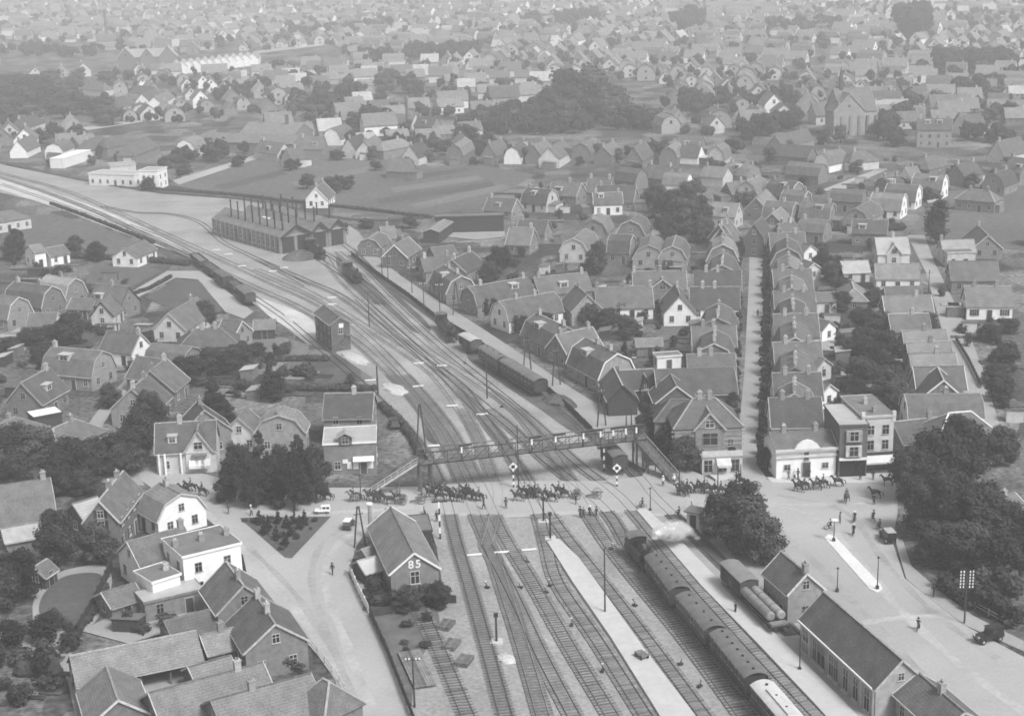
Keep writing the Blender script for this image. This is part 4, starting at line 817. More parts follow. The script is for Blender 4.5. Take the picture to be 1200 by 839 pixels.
stair((489, 541), (428, 580)); stair((748, 514), (794, 566))
# semaphore signals standing on the bridge
for i, (x, arm) in enumerate(((-.34, 1), (-.02, 1), (.09, 1), (.22, 1), (.30, -1), (.36, 1), (.42, 1), (.47, 1))):
    p = Matrix.Rotation(rz, 3, 'Z') @ Vector((x * Lb, -1.25, 0)) + c; p.z = HB
    t = thing('semaphore_signal', 'bridge-top semaphore with a white mast and dark arm', 'signal', tuple(p), rz, 'semaphores on the footbridge')
    MB().beam((0, 0, .0), (0, 0, 1.3), .16, .16).build('post', 'iron', t); MB().beam((0, 0, 1.3), (0, 0, 2.5), .26, .26).build('mast', 'white', t); MB().beam((-.5 * arm, -.1, 2.5), (1.7 * arm, -.1, 2.6), .1, .34).build('signal_arm', 'iron', t)
# ================================================================ church
ch = house((977, 104, 1019, 102), 19.5, 17.0, 10.5, 'g', 'brick_pale', 'roof_grey', chim=(), label='big brick church with a steep roof and small ridge turret', name='church', cat='church', cross=[(-.28, 14.0, 18.0, -1, 11.0)], detail=1, nwin=False, door=False, verge='trim')
Lc = (G(1019, 102, 19.5) - G(977, 104, 19.5)).length
MB().cyl((-.3 * Lc, 0, 19), (-.3 * Lc, 0, 22.5), 1.1, 1.0, 8).cyl((-.3 * Lc, 0, 22.5), (-.3 * Lc, 0, 29), 1.3, .05, 8).build('ridge_turret', 'roof_dark', ch)
for k in range(5): MB().box(-.48 * Lc + k * Lc * .24 - .5, -.48 * Lc + k * Lc * .24 + .5, -9.2, -7.8, 0, 8.5).build('buttress', 'brick', ch)
for dx in (-2.6, 0, 2.6): MB().box(-.28 * Lc + dx - .7, -.28 * Lc + dx + .7, -8.4, -8.25, 3.5, 11.5 + (1.5 if dx == 0 else 0)).build('tall_window', 'glass', ch)
for k in (.15, .38): MB().box(k * Lc - .8, k * Lc + .8, -8.05, -7.95, 4, 9).build('tall_window', 'glass', ch)
MB().box(-.5 * Lc - 1, -.5 * Lc - .2, -8, -6.5, 0, 15).build('stair_turret', 'brick_pale', ch)
# ================================================================ works on the edge of town
def flat_block(px1, px2, h, W, wall, roof, label, name='works_building', cat='works', **k): return house((*px1, *px2), h, W, h - .2, 'f', wall, roof, chim=(), label=label, name=name, cat=cat, **k)
flat_block((112, 201), (165, 203), 4.5, 9, 'white', 'zinc', 'white one-storey works with parapets along the branch line', detail=1)
flat_block((168, 198), (190, 198), 7.0, 9, 'white', 'zinc', 'white castellated gate block of the works', detail=1)
flat_block((128, 193), (158, 191), 5.5, 9, 'plaster', 'zinc', 'light workshop hall behind the white works', detail=1)
flat_block((66, 186), (104, 174), 4.0, 6, 'white', 'zinc_white', 'long white open colonnade building by the railway', detail=0)
house((244, 155, 352, 158), 7.5, 14, 4.5, 'g', 'brick', 'roof_grey', chim=(), label='long grey-roofed factory hall beyond the field', name='factory_hall', cat='factory', detail=0)
house((292, 143, 355, 145), 9.5, 16, 5.5, 'g', 'brick', 'roof_grey', chim=(), label='higher factory hall behind the long grey one', name='factory_hall', cat='factory', detail=0)
house((143, 58, 204, 56), 15, 22, 10, 'g', 'brick', 'roof_pale', chim=(), label='far gabled mill with rows of windows', name='mill', cat='factory', detail=0, cross=[(-.4, 12, 17), (.0, 10, 16), (.4, 12, 17)])
p = G(126, 52); t = thing('factory_chimney', 'tall lone factory chimney on the far edge of town', 'chimney', tuple(p)); MB().cyl((0, 0, 0), (0, 0, 30), 1.7, 1.0, 12).build('shaft', 'brick_dark', t); MB().cyl((0, 0, 29), (0, 0, 30.3), 1.35, 1.35, 12).build('rim', 'brick', t)
p = G(338, 170); t = thing('factory_chimney', 'short square chimney beside the grey factory hall', 'chimney', tuple(p)); MB().box(-.7, .7, -.7, .7, 0, 13).build('shaft', 'brick_dark', t); MB().box(-.85, .85, -.85, .85, 13, 13.5).build('rim', 'brick', t)
p = G(478, 158); t = thing('factory_chimney', 'slim dark stack by the gabled terrace beyond the garden fields', 'chimney', tuple(p)); MB().cyl((0, 0, 0), (0, 0, 17), .8, .6, 10).build('shaft', 'brick_dark', t); MB().cyl((0, 0, 16.6), (0, 0, 17.2), .8, .8, 10).build('rim', 'brick', t)
for i in range(12):                                   # a terrace of little gabled houses far off by the mill
    f = i / 11; house((205 + 92 * f - 1.5, 73 - 10 * f, 205 + 92 * f + 1.5, 69.5 - 10 * f), 8.5, 8, 5, 'g', 'white', 'roof_pale', chim=(), detail=0, label='white-gabled terrace house in the row by the far mill', group='terrace houses by the far mill', name='terrace_house')
# ================================================================ facades: details of the shops on the square
def ground_rect(px1, px2, out, h0, h1, th, name, label, cat, mat, group=None): pass
def front_of(t, x, z, w, h, name, mat, y, th=.12, parent=None): return MB().box(x - w/2, x + w/2, y - th, y, z, z + h).build(name, mat, parent or t)
office = next(o for o in C.objects if o.get('label', '').startswith('white one-storey office'))
Lo = (G(972, 503, 6.8) - G(903, 507, 6.8)).length
front_of(office, 0, 4.6, Lo + .6, .5, 'cornice', 'plaster', -4.0, .4); front_of(office, 0, 3.6, Lo + .3, .35, 'string_course', 'plaster', -4.0, .2)
MB().prism([(-2.2, 5.1), (2.2, 5.1), (1.7, 5.9), (.8, 6.5), (0, 6.7), (-.8, 6.5), (-1.7, 5.9)], -4.45, -4.0, 'y').build('pediment', 'white', office)
for x in (-3.2, 3.2): put_window(office, (x, -4.0, 2.0), math.pi, 1.1, 1.0, 2)
link('door', door_mesh(1.3, 2.6, 'door'), office, (0, -4.02, .1), math.pi); put_window(office, (0, -4.0, 4.0), math.pi, .8, 1.9, 2)
shops = [o for o in C.objects if o.name.startswith('tall_shop')]
for q, t in enumerate(shops):
    Ld = ((G(1001, 498, 9) - G(982, 474, 9)) if q == 0 else (G(1030, 488, 9.5) - G(1003, 464, 9.5))).length; X = Ld / 2
    W = 4.6 if q == 0 else 5.2
    MB().box(X, X + .12, -W/2 + .2, W/2 - .2, .2, 2.9).build('shop_window', 'glass', t); MB().box(X, X + .35, -W/2, W/2, 3.0, 3.35).build('fascia', 'white' if q == 0 else 'wood_dark', t)
    for fl in (4.6, 7.2):
        for y in ((0,) if q == 0 else (-1.25, 1.25)):
            if q == 0: MB().prism([(y - 1.3, fl - 1), (y + 1.3, fl - 1), (y + 1.3, fl + .9), (y - 1.3, fl + .9)], X, X + .5).build('bay', 'trim', t)
            put_window(t, (X + (.5 if q == 0 else 0), y, fl), -math.pi / 2, 1.5 if q == 0 else 1.2, 1.7, 2)
    if q == 1:
        m = MB(); m._add([(X + .1, -W/2, 2.9), (X + .1, W/2, 2.9), (X + 1.7, W/2, 2.1), (X + 1.7, -W/2, 2.1), (X + 1.7, W/2, 1.8), (X + 1.7, -W/2, 1.8)], [(0, 1, 2, 3), (3, 2, 4, 5)]); m.build('awning', 'awning', t)
        for y in (-W/2, W/2): MB().box(X - .35, X + .1, y - .3, y + .3, 8.6, 10.3).build('parapet_pier', 'plaster', t)
        MB().box(X - .2, X + .06, -W/2, W/2, 9.2, 9.7).build('parapet', 'plaster', t)
# the shop house with awnings and the inn
sh = next(o for o in C.objects if o.get('label', '').startswith('shop house'))
Lsh = (G(252, 492, 8) - G(183, 496, 8)).length
for i, x in enumerate((.13, .23, .33)):
    m = MB(); x0 = x * Lsh; w = .8; m._add([(x0 - w, -4.1, 2.6), (x0 + w, -4.1, 2.6), (x0 + w, -5.5, 1.7), (x0 - w, -5.5, 1.7), (x0 + w, -5.5, 1.2), (x0 - w, -5.5, 1.2)], [(0, 1, 2, 3), (3, 2, 4, 5)]); m.build('awning', 'awning', sh)
MB().box(.1 * Lsh, .36 * Lsh, -5.0, -4.3, 3.2, 3.4).build('balcony', 'wood', sh)
for x in (-.45, -.35, -.08): MB().box(x * Lsh - .15, x * Lsh + .15, -4.6, -4.3, 0, 3.8).build('porch_post', 'white', sh)
inn = next(o for o in C.objects if o.get('label', '').startswith('inn with'))
Li = (G(440, 508, 5.6) - G(380, 511, 5.6)).length
for i, (x, z, w, h) in enumerate(((-.02, 1.0, .8, 1.2), (.1, .9, .9, 1.5), (.2, 2.0, 1.1, .6), (.3, 2.0, 1.1, .6), (.38, .9, 1.0, 1.5), (-.1, 2.0, .9, .7))): front_of(inn, x * Li, z, w, h, 'signboard', 'white', -4.32, .1)
x0 = -.08 * Li; dg = MB().box(x0 - 1.1, x0 + 1.1, -4.55, -3.2, 5.3, 6.9).build('dormer', 'brick_dark', inn); MB().prism([(x0 - 1.5, 6.7), (x0, 7.5), (x0 + 1.5, 6.7), (x0 + 1.5, 6.55), (x0, 7.35), (x0 - 1.5, 6.55)], -4.9, -2.4, 'y').build('dormer_roof', 'zinc', dg); put_window(inn, (x0, -4.55, 6.1), math.pi, 1.1, 1.2, 2)
m = MB(); m._add([(.05 * Li, -4.3, 3.1), (.46 * Li, -4.3, 3.1), (.46 * Li, -5.6, 2.6), (.05 * Li, -5.6, 2.6)], [(0, 1, 2, 3)]); m.build('veranda_roof', 'awning', inn)
vi = next(o for o in C.objects if o.get('label', '').startswith('corner villa'))
MB().box(-1.5, 5.2, -7.6, -4.6, 0, 3.0).build('shop_front', 'plaster', vi)
for x in (-.5, 1.9, 4.0): put_window(vi, (x, -7.6, 1.5), math.pi, 1.5, 2.2, 2)
m = MB(); m._add([(.8, -7.7, 2.9), (3.2, -7.7, 2.9), (3.2, -9.0, 2.0), (.8, -9.0, 2.0), (3.2, -9.0, 1.6), (.8, -9.0, 1.6)], [(0, 1, 2, 3), (3, 2, 4, 5)]); m.build('awning', 'awning', vi); MB().box(-1.5, 5.2, -7.7, -7.6, 3.2, 4.1).build('balcony_rail', 'plaster', vi)
put_window(vi, (.3, -4.8, 5.3), math.pi, 2.6, 2.2, 2); MB().box(-1.7, 5.4, -7.8, -4.55, 3.0, 3.2).build('balcony_floor', 'trim', vi)
for z in (4.2, 5.0, 5.8, 6.6): MB().box(-6.2, 6.2, -4.56, -4.5, z, z + .18).build('brick_band', 'trim', vi)
# painted digits on the crossing keeper's gable
kh = next(o for o in C.objects if o.get('label', '').startswith('crossing keeper house'))
Lk_ = (G(485, 647, 6.8) - G(458, 594, 6.8)).length / 2
for i, chx in enumerate("85"):
    cu = bpy.data.curves.new('digit', 'FONT'); cu.body = chx; cu.size = 1.6; cu.extrude = 0.02; cu.align_x = 'CENTER'; cu.offset = 0.03
    tmp = bpy.data.objects.new('digit', cu); C.objects.link(tmp); bpy.context.view_layer.update()
    me = bpy.data.meshes.new_from_object(tmp.evaluated_get(bpy.context.evaluated_depsgraph_get())); bpy.data.objects.remove(tmp)
    me.materials.clear(); me.materials.append(M['white'])
    o = link('digit', me, kh, (Lk_ + .08, -.5 + i * 1.0, 4.55)); o.rotation_euler = (rad(90), 0, rad(90))
put_window(kh, (Lk_, 0, 3.1), -math.pi / 2, 1.3, 1.9, 2); put_window(kh, (-Lk_ * .3, -3.33, 1.7), math.pi, 1.1, 1.5, 2); put_window(kh, (Lk_ * .4, -3.33, 1.7), math.pi, 1.1, 1.5, 2); link('door', door_mesh(1.05, 2.15, 'door'), kh, (Lk_ * .05, -3.35, .05), math.pi)
stn = next(o for o in C.objects if o.get('label', '').startswith('long station building')); Lst = (G(1057, 772, 7.2) - G(966, 694, 7.2)).length
for k, (f, w, h) in enumerate(((-.42, 1.6, 1.6), (-.29, 1.1, 2.9), (-.20, 2.2, 2.9), (-.06, 1.3, 2.9), (.0, 1.3, 2.9), (.13, 1.3, 2.9), (.26, 1.3, 2.9), (.40, 1.3, 2.9))):
    if h < 2: put_window(stn, (f * Lst, -3.14, 2.4), math.pi, w, h, 2)
    else: put_window(stn, (f * Lst, -3.14, 1.7), math.pi, w, h, 2, False)
    MB().box(f * Lst - w/2 - .1, f * Lst + w/2 + .1, -3.5, -3.1, .0, .12).build('door_step', 'paving', stn)
for f in (-.48, -.36, .33, .48): MB().box(f * Lst - .12, f * Lst + .12, -3.3, -3.12, 0, 3.9).build('pilaster', 'plaster', stn)
for f in (-.3, 0, .3): put_window(stn, (f * Lst, 3.14, 1.9), 0, 1.2, 2.0, 2)
put_window(stn, (Lst / 2, 0, 5.0), -math.pi / 2, .8, 1.0, 2); MB().beam((-Lst * .49, -3.6, 4.0), (Lst * .49, -3.6, 4.0), .16, .16).build('platform_gutter', 'white', stn)
p = G(435, 632); t = thing('tall_chimney', 'tall tapering white-capped chimney standing beside the crossing keeper house', 'chimney', tuple(p)); MB().cyl((0, 0, 0), (0, 0, 5.6), .42, .28, 10).build('shaft', 'chimney', t); MB().cyl((0, 0, 5.6), (0, 0, 5.85), .5, .5, 10).build('cap', 'white', t)
# ================================================================ rolling stock
RT = 0.37                                             # top of the rails
def axis(p1, p2, z):
    a, b = G(*p1, z), G(*p2, z); d = b - a; c = (a + b) / 2; c.z = RT; return c, math.atan2(d.y, d.x), d.length
def arc_roof(hw, z0, rise, n=8, th=.08):
    up = [(-hw + 2 * hw * i / n, z0 + rise * (1 - (2 * i / n - 1) ** 2)) for i in range(n + 1)]
    return up + [(y, z - th) for y, z in reversed(up)]
_wh = MB(); _wh.cyl((0, -.82, .46), (0, -.70, .46), .46, .46, 14); _wh.cyl((0, .70, .46), (0, .82, .46), .46, .46, 14); _wh.cyl((0, -.7, .46), (0, .7, .46), .07, .07, 6)
WHEELSET = _wh.mesh('wheelset', 'iron')
BUFFER = MB().cyl((0, 0, 0), (.45, 0, 0), .09, .09, 8).cyl((.45, 0, 0), (.52, 0, 0), .24, .24, 10).mesh('buffer', 'iron')
CWIN = MB().box(-.34, .34, -.02, .03, -.4, .4).box(-.4, .4, -.02, .045, .4, .47, 1).box(-.4, .4, -.02, .045, -.47, -.4, 1).mesh('window', ['glass', 'frame'])
VENT = MB().cyl((0, 0, 0), (0, 0, .22), .13, .18, 8).mesh('roof_vent', 'iron')
DOORH = MB().box(-.36, .36, 0, .035, -.95, .95).box(.24, .3, .035, .06, -.1, .02, 1).mesh('door', ['coach', 'trim'])
def running(t, L, axles, zb=1.05, w=2.5):
    MB().box(-L/2, L/2, -w/2, w/2, zb - .25, zb).build('underframe', 'iron', t)
    for x in axles: link('wheelset', WHEELSET, t, (x, 0, 0))
    for sx in (-1, 1):
        for sy in (-1, 1): link('buffer', BUFFER, t, (sx * L/2, sy * .88, 1.02), 0 if sx > 0 else math.pi)
    for sy in (-1, 1): MB().box(-L/2 + .5, L/2 - .5, sy * (w/2 + .12) - .12, sy * (w/2 + .12) + .12, .55, .6).build('footboard', 'wood', t)
def coach(p1, p2, z, label, body='coach', roof='coach_roof', vents=7, lantern=False, wn=10):
    c, rz, L = axis(p1, p2, z); L = max(6, L - .5); w = 2.75
    t = thing('passenger_coach', label, 'railway coach', tuple(c), rz)
    MB().prism([(-w/2 + .06, 1.05), (w/2 - .06, 1.05), (w/2, 1.6), (w/2, 3.15), (-w/2, 3.15), (-w/2, 1.6)], -L/2, L/2).build('body', body, t)
    MB().prism(arc_roof(w/2 + .1, 3.15, .5), -L/2 - .1, L/2 + .1).build('roof', roof, t)
    running(t, L, (-L * .34, 0, L * .34) if L < 12 else (-L * .38, -L * .24, L * .24, L * .38))
    for sy in (-1, 1):
        for k in range(wn):
            x = -L/2 + L * (k + .5) / wn; link('window', CWIN, t, (x, sy * w/2, 2.5), 0 if sy > 0 else math.pi)
        for k in range(0, wn, 3):
            x = -L/2 + L * (k + 1.0) / wn; link('door', DOORH, t, (x, sy * (w/2), 2.05), 0 if sy > 0 else math.pi)
        MB().box(-L/2, L/2, sy * w/2 - .02, sy * w/2 + .02, 3.08, 3.15).build('cornice', 'trim', t)
    for k in range(vents): link('roof_vent', VENT, t, (-L/2 + L * (k + .5) / vents, 0, 3.6))
    if lantern: MB().box(-L * .28, L * .28, -.55, .55, 3.55, 3.8).build('roof_lantern', roof, t)
    return t
def van(p1, p2, z, label, body='wagon', roof='coach_roof', w=2.6, h=2.9, kind='van', name='goods_van', planks=9):
    c, rz, L = axis(p1, p2, z); L = max(4.5, L - .9)
    t = thing(name, label, 'goods wagon', tuple(c), rz)
    if kind == 'van':
        MB().box(-L/2, L/2, -w/2, w/2, 1.05, h).build('body', body, t); MB().prism(arc_roof(w/2 + .1, h, .35), -L/2 - .08, L/2 + .08).build('roof', roof, t)
        for sy in (-1, 1):
            MB().box(-.9, .9, sy * w/2 - .05, sy * w/2 + .05, 1.15, h - .15).build('sliding_door', body, t)
            for k in range(planks): x = -L/2 + L * (k + .5) / planks; MB().box(x - .05, x + .05, sy * w/2 - .03, sy * w/2 + .03, 1.1, h - .05).build('rib', 'iron', t)
    else:
        for a, b, c_, d in ((-L/2, L/2, -w/2, -w/2 + .1), (-L/2, L/2, w/2 - .1, w/2), (-L/2, -L/2 + .1, -w/2 + .1, w/2 - .1), (L/2 - .1, L/2, -w/2 + .1, w/2 - .1)): MB().box(a, b, c_, d, 1.05, 2.1).build('side_board', body, t)
        MB().box(-L/2 + .1, L/2 - .1, -w/2 + .1, w/2 - .1, 1.05, 1.6 + .3 * (kind == 'coal')).build('load', 'coal' if kind == 'coal' else 'wood', t)
    running(t, L, (-L * .28, L * .28), w=w - .2)
    return t
def loco(p1, p2, z, label, front=1):
    """tank engine; front = +1 when the smokebox is at the second point"""
    c, rz, L = axis(p1, p2, z); L = max(8.0, L)
    if front < 0: rz += math.pi
    t = thing('steam_locomotive', label, 'locomotive', tuple(c), rz); x0, x1 = -L/2, L/2
    MB().box(x0, x1, -1.25, 1.25, .95, 1.2).build('frame', 'loco', t)
    bo = MB().cyl((x0 + 2.4, 0, 2.1), (x1 - .5, 0, 2.1), .68, .68, 16).cyl((x1 - .5, 0, 2.1), (x1 - .38, 0, 2.1), .6, .5, 16).build('boiler', 'loco', t, True)
    MB().cyl((x1 - .95, 0, 2.6), (x1 - .95, 0, 3.75), .24, .3, 12).cyl((x1 - .95, 0, 3.75), (x1 - .95, 0, 3.9), .38, .36, 12).build('chimney', 'loco', t)
    MB().cyl((x1 - L * .36, 0, 2.6), (x1 - L * .36, 0, 3.3), .38, .28, 12).build('steam_dome', 'iron_grey', t); MB().cyl((x1 - L * .2, 0, 2.6), (x1 - L * .2, 0, 3.05), .3, .22, 12).build('sand_dome', 'loco', t)
    cb = MB().box(x0 + .9, x0 + 2.6, -1.3, -1.2, 1.2, 3.3).box(x0 + .9, x0 + 2.6, 1.2, 1.3, 1.2, 3.3).box(x0 + 2.5, x0 + 2.6, -1.2, 1.2, 1.2, 3.3).box(x0 + .9, x0 + 1.0, -1.2, 1.2, 1.2, 2.2).build('cab', 'loco', t)
    for s in (-.6, .6): MB().cyl((x0 + 2.55, s, 2.95), (x0 + 2.66, s, 2.95), .2, .2, 12).build('spectacle_window', 'glass', cb)
    MB().prism(arc_roof(1.45, 3.3, .32), x0 + .6, x0 + 2.9).build('cab_roof', 'coach_roof', t)
    for s in (-1, 1): MB().box(x0 + 2.6, x1 - 2.0, s * .98 - .3, s * .98 + .3, 1.2, 2.25).build('side_tank', 'loco', t)
    MB().box(x0 + .05, x0 + .9, -1.2, 1.2, 1.2, 2.4).build('coal_bunker', 'loco', t)
    for x in (x0 + L * .25, x0 + L * .45, x0 + L * .65): link('wheelset', WHEELSET, t, (x, 0, 0), None, (1.35, 1, 1.35))
    link('wheelset', WHEELSET, t, (x1 - 1.0, 0, 0))
    for s in (-1, 1): MB().beam((x0 + L * .22, s * .95, .62), (x0 + L * .7, s * .95, .62), .06, .14).build('coupling_rod', 'rail', t)
    for sx in (-1, 1):
        for sy in (-1, 1): link('buffer', BUFFER, t, (sx * L/2, sy * .88, 1.05), 0 if sx > 0 else math.pi)
    return t
loco((741, 619), (763, 645), 4.0, 'steam locomotive blowing off steam at the head of the platform train')
coach((766, 646.5), (797, 687), 4.0, 'dark coach coupled next to the steaming engine', vents=5)
coach((803, 692), (839, 733), 4.0, 'second coach of the platform train with four roof vents', vents=4)
coach((843, 735.5), (887, 788.5), 4.0, 'third coach of the platform train with a line of seven roof vents', vents=7)
coach((892, 795), (941, 851), 4.0, 'coach with a white roof and raised lantern beside the station', roof='white_roof', vents=4, lantern=True)
coach((592, 418.5), (634, 443.5), 4.0, 'long stabled coach at the end of the hedge siding', vents=0)
coach((567, 403.5), (590, 418), 4.0, 'shorter stabled coach on the hedge siding', vents=3, wn=7)
van((543, 390.5), (559, 399.5), 3.3, 'small van with pale roof behind the siding engine', roof='zinc')
loco((515, 367), (531, 386), 3.4, 'black locomotive facing down the hedge siding')
loco((405, 308), (420, 320), 3.2, 'small black locomotive out in the yard before the engine shed'); loco((362, 280), (378, 292), 3.4, 'locomotive poking out of the second shed door')
fw = [((227, 297), (240, 307), 'open'), ((241, 308), (254, 317), 'coal'), ((255, 317.5), (268, 326.5), 'van'), ((269, 327), (280, 335.5), 'coal'), ((281, 336), (294, 346), 'van')]
fl_ = ['open wagon at the outer end of the freight siding', 'coal wagon coupled behind the outermost open wagon', 'covered van in the middle of the freight siding', 'heaped coal wagon between the two covered vans of the freight siding', 'covered van at the signal cabin end of the freight siding']
for (a, b, k), lb in zip(fw, fl_): van(a, b, 3.0 if k == 'van' else 2.2, lb, kind=k, name='goods_van' if k == 'van' else 'open_wagon')
van((853, 657), (880, 683), 3.5, 'grey-roofed covered goods van beside the goods office', h=3.2, roof='zinc' if False else 'tank')
van((711, 519.5), (728, 536), 3.5, 'black covered van standing under the end of the footbridge', body='wood_dark', h=3.2)
c, rz, L = axis((883, 695), (908, 719.5), 2.3); t = thing('tank_wagon', 'wagon carrying two long grey cylinders beside the goods office', 'goods wagon', tuple(c), rz); L += 3.5
for y in (-.72, .72):
    tk = MB().cyl((-L/2 + .6, y, 1.85), (L/2 - 1.4, y, 1.85), .62, .62, 18).cyl((-L/2 + .45, y, 1.85), (-L/2 + .6, y, 1.85), .45, .62, 18).cyl((L/2 - 1.4, y, 1.85), (L/2 - 1.25, y, 1.85), .62, .45, 18).build('tank', 'tank', t)
    for k in range(5): x = -L/2 + 1 + (L - 3) * k / 4; MB().cyl((x - .04, y, 1.85), (x + .04, y, 1.85), .645, .645, 18).build('tank_band', 'iron_grey', tk)
MB().box(L/2 - 1.1, L/2, -1.2, 1.2, 1.05, 1.25).build('end_platform', 'wood', t); MB().beam((L/2 - .3, -1.1, 1.3), (L/2 - .3, 1.1, 1.3), .2, .2).beam((L/2 - .8, -1.1, 1.3), (L/2 - .8, 1.1, 1.3), .2, .2).build('chock', 'trim', t)
running(t, L, (-L * .3, L * .3), w=2.3)
# ================================================================ poles, signals, gates, lamps
def pole(px, py, h, label, arms=0, r=.13, group=None, lean=0):
    p = G(px, py); t = thing('telegraph_pole', label, 'pole', (p.x, p.y, gz(px, py) - .2), 0, group)
    MB().cyl((0, 0, 0), (lean, 0, h), r, r * .6, 8).build('shaft', 'wood_dark', t)
    for k in range(arms):
        z = h - .35 - k * .42; m = MB(); m.beam((-.9, 0, z), (.9, 0, z), .1, .1); m.build('crossarm', 'wood_dark', t)
        for x in (-.8, -.4, .4, .8): MB().cyl((x, 0, z + .05), (x, 0, z + .27), .1, .07, 8).build('insulator', 'white', t)
    return t
pole(709, 720, 9.6, 'bare tall mast rising from the island platform'); pole(571, 467, 7.6, 'slim post standing among the fanning tracks', r=.16); pole(443, 463, 6.2, 'thick short post beside the goods line above the inn', r=.22)
pole(433, 384, 8.5, 'slim post beside the signal cabin tracks'); pole(608, 578, 11.5, 'tall mast beside the middle of the crossing'); pole(1130, 731, 7.6, 'telegraph pole stacked with white insulators by the parked car', arms=6)
pole(1088, 344, 6.0, 'crossarm pole in the lane behind the shops', arms=2); pole(486, 829, 6.6, 'fence-side post with a white crossbar in the weeds', arms=1)
pole(841, 585, 5.6, 'dark post with a name board at the villa corner'); pole(868, 560, 2.5, 'short post at the avenue mouth'); pole(796, 578, 5.2, 'slim lamp post at the stair foot')
for i, (x, y, h) in enumerate(((448, 326, 8), (455, 330, 7), (483, 344, 7), (497, 364, 7), (516, 376, 9), (748, 520, 5), (734, 502, 4), (740, 500, 4))): pole(x, y, h, 'weathered pole along the hedge between lane and sidings', group='poles along the lane hedge', arms=1 if i < 5 else 0)
def aframe(px, py, h, label, group=None):
    p = G(px, py); t = thing('double_pole', label, 'pole', (p.x, p.y, 0), rad(25), group)
    for s in (-1, 1): MB().beam((s * .9, 0, 0), (s * .12, 0, h), .2, .2).build('pole_leg', 'wood_dark', t)
    MB().box(-.7, .7, -.08, .08, h * .8, h * .8 + .16).build('crosspiece', 'wood', t)
for x, y, h, lb in ((535, 369, 8, 'double telegraph pole beside the siding engine'), (652, 452, 9, 'double telegraph pole beside the long stabled coach'), (618, 434, 8, 'paired poles by the shorter stabled coach'), (705, 500, 8.5, 'double pole at the square end of the hedge'), (494, 531, 9, 'slim double pole at the inn end of the footbridge'),
                  (422, 641, 6.5, 'double pole beside the tall lone chimney'), (455, 640, 6, 'leaning ladder-like double pole against the crossing keeper house')): aframe(x, y, h, lb)
def banded(px, py, h, label, disc=False):
    p = G(px, py); t = thing('crossing_signal', label, 'signal', (p.x, p.y, gz(px, py) - .1))
    n = 6
    for k in range(n): MB().box(-.13, .13, -.13, .13, h * k / n, h * (k + 1) / n - .003).build('band', 'white' if k % 2 else 'iron', t)
    if disc:
        m = MB()
        m._add([(-.75, -.16, h + .3), (0, -.16, h - .45), (.75, -.16, h + .3), (0, -.16, h + 1.05), (-.75, -.06, h + .3), (0, -.06, h - .45), (.75, -.06, h + .3), (0, -.06, h + 1.05)], [(0, 1, 2, 3), (7, 6, 5, 4), (0, 4, 5, 1), (1, 5, 6, 2), (2, 6, 7, 3), (3, 7, 4, 0)]); d = m.build('diamond_board', 'white', t)
        MB().box(-.28, .28, -.2, -.16, h + .02, h + .58).build('dark_centre', 'iron', d)
    else: MB().beam((-1.1, 0, h), (1.3, 0, h + .1), .12, .25).build('signal_arm', 'iron', t)
banded(516, 632, 6.0, 'tall black and white banded signal beside the crossing keeper house'); banded(708, 553, 4.2, 'banded signal post beside the black covered van'); banded(723, 572, 3.0, 'banded post with a white diamond before the black covered van', True); banded(602, 573, 3.4, 'banded post with a white diamond beside the tall mast', True)
for x, y, h, lb in ((582, 753, 4.0, 'low dark ground signal between freight siding and through line'), (645, 632, 4.2, 'dark gate post at the tip of the island platform'), (637, 612, 4.0, 'dark gate post on the crossing edge by the island platform')):
    p = G(x, y); t = thing('ground_signal', lb, 'signal', (p.x, p.y, .15)); MB().cyl((0, 0, 0), (0, 0, h), .16, .12, 8).build('post', 'iron', t); MB().box(-.28, .28, -.2, .2, h - .5, h).build('lamp_case', 'iron', t); MB().box(-.8, .8, -.8, .8, -.1, .14).build('base_slab', 'paving', t)
def lamp(px, py, h, label, head='white'):
    p = G(px, py); t = thing('street_lamp', label, 'street lamp', (p.x, p.y, .1)); MB().cyl((0, 0, 0), (0, 0, h), .09, .05, 8).build('post', 'iron', t); MB().cyl((0, 0, h), (0, 0, h + .18), .55 if head == 'white' else .22, .12, 10).build('lamp_shade', head, t); MB().box(-.2, .2, -.2, .2, 0, .5).build('foot', 'iron', t)
lamp(977, 635, 3.4, 'lamp with a wide white disc at the pointed end of the traffic island'); lamp(1028, 691, 4.6, 'slim lamp at the rounded end of the traffic island', 'iron'); lamp(937, 787, 4.8, 'slim platform lamp before the station building', 'iron'); lamp(981, 694, 3.4, 'slim lamp behind the station roof end', 'iron')
lamp(423, 585, 4.0, 'street lamp by the foot of the inn-side stair', 'iron'); lamp(762, 600, 3.8, 'slim crossing lamp at the platform end', 'iron')
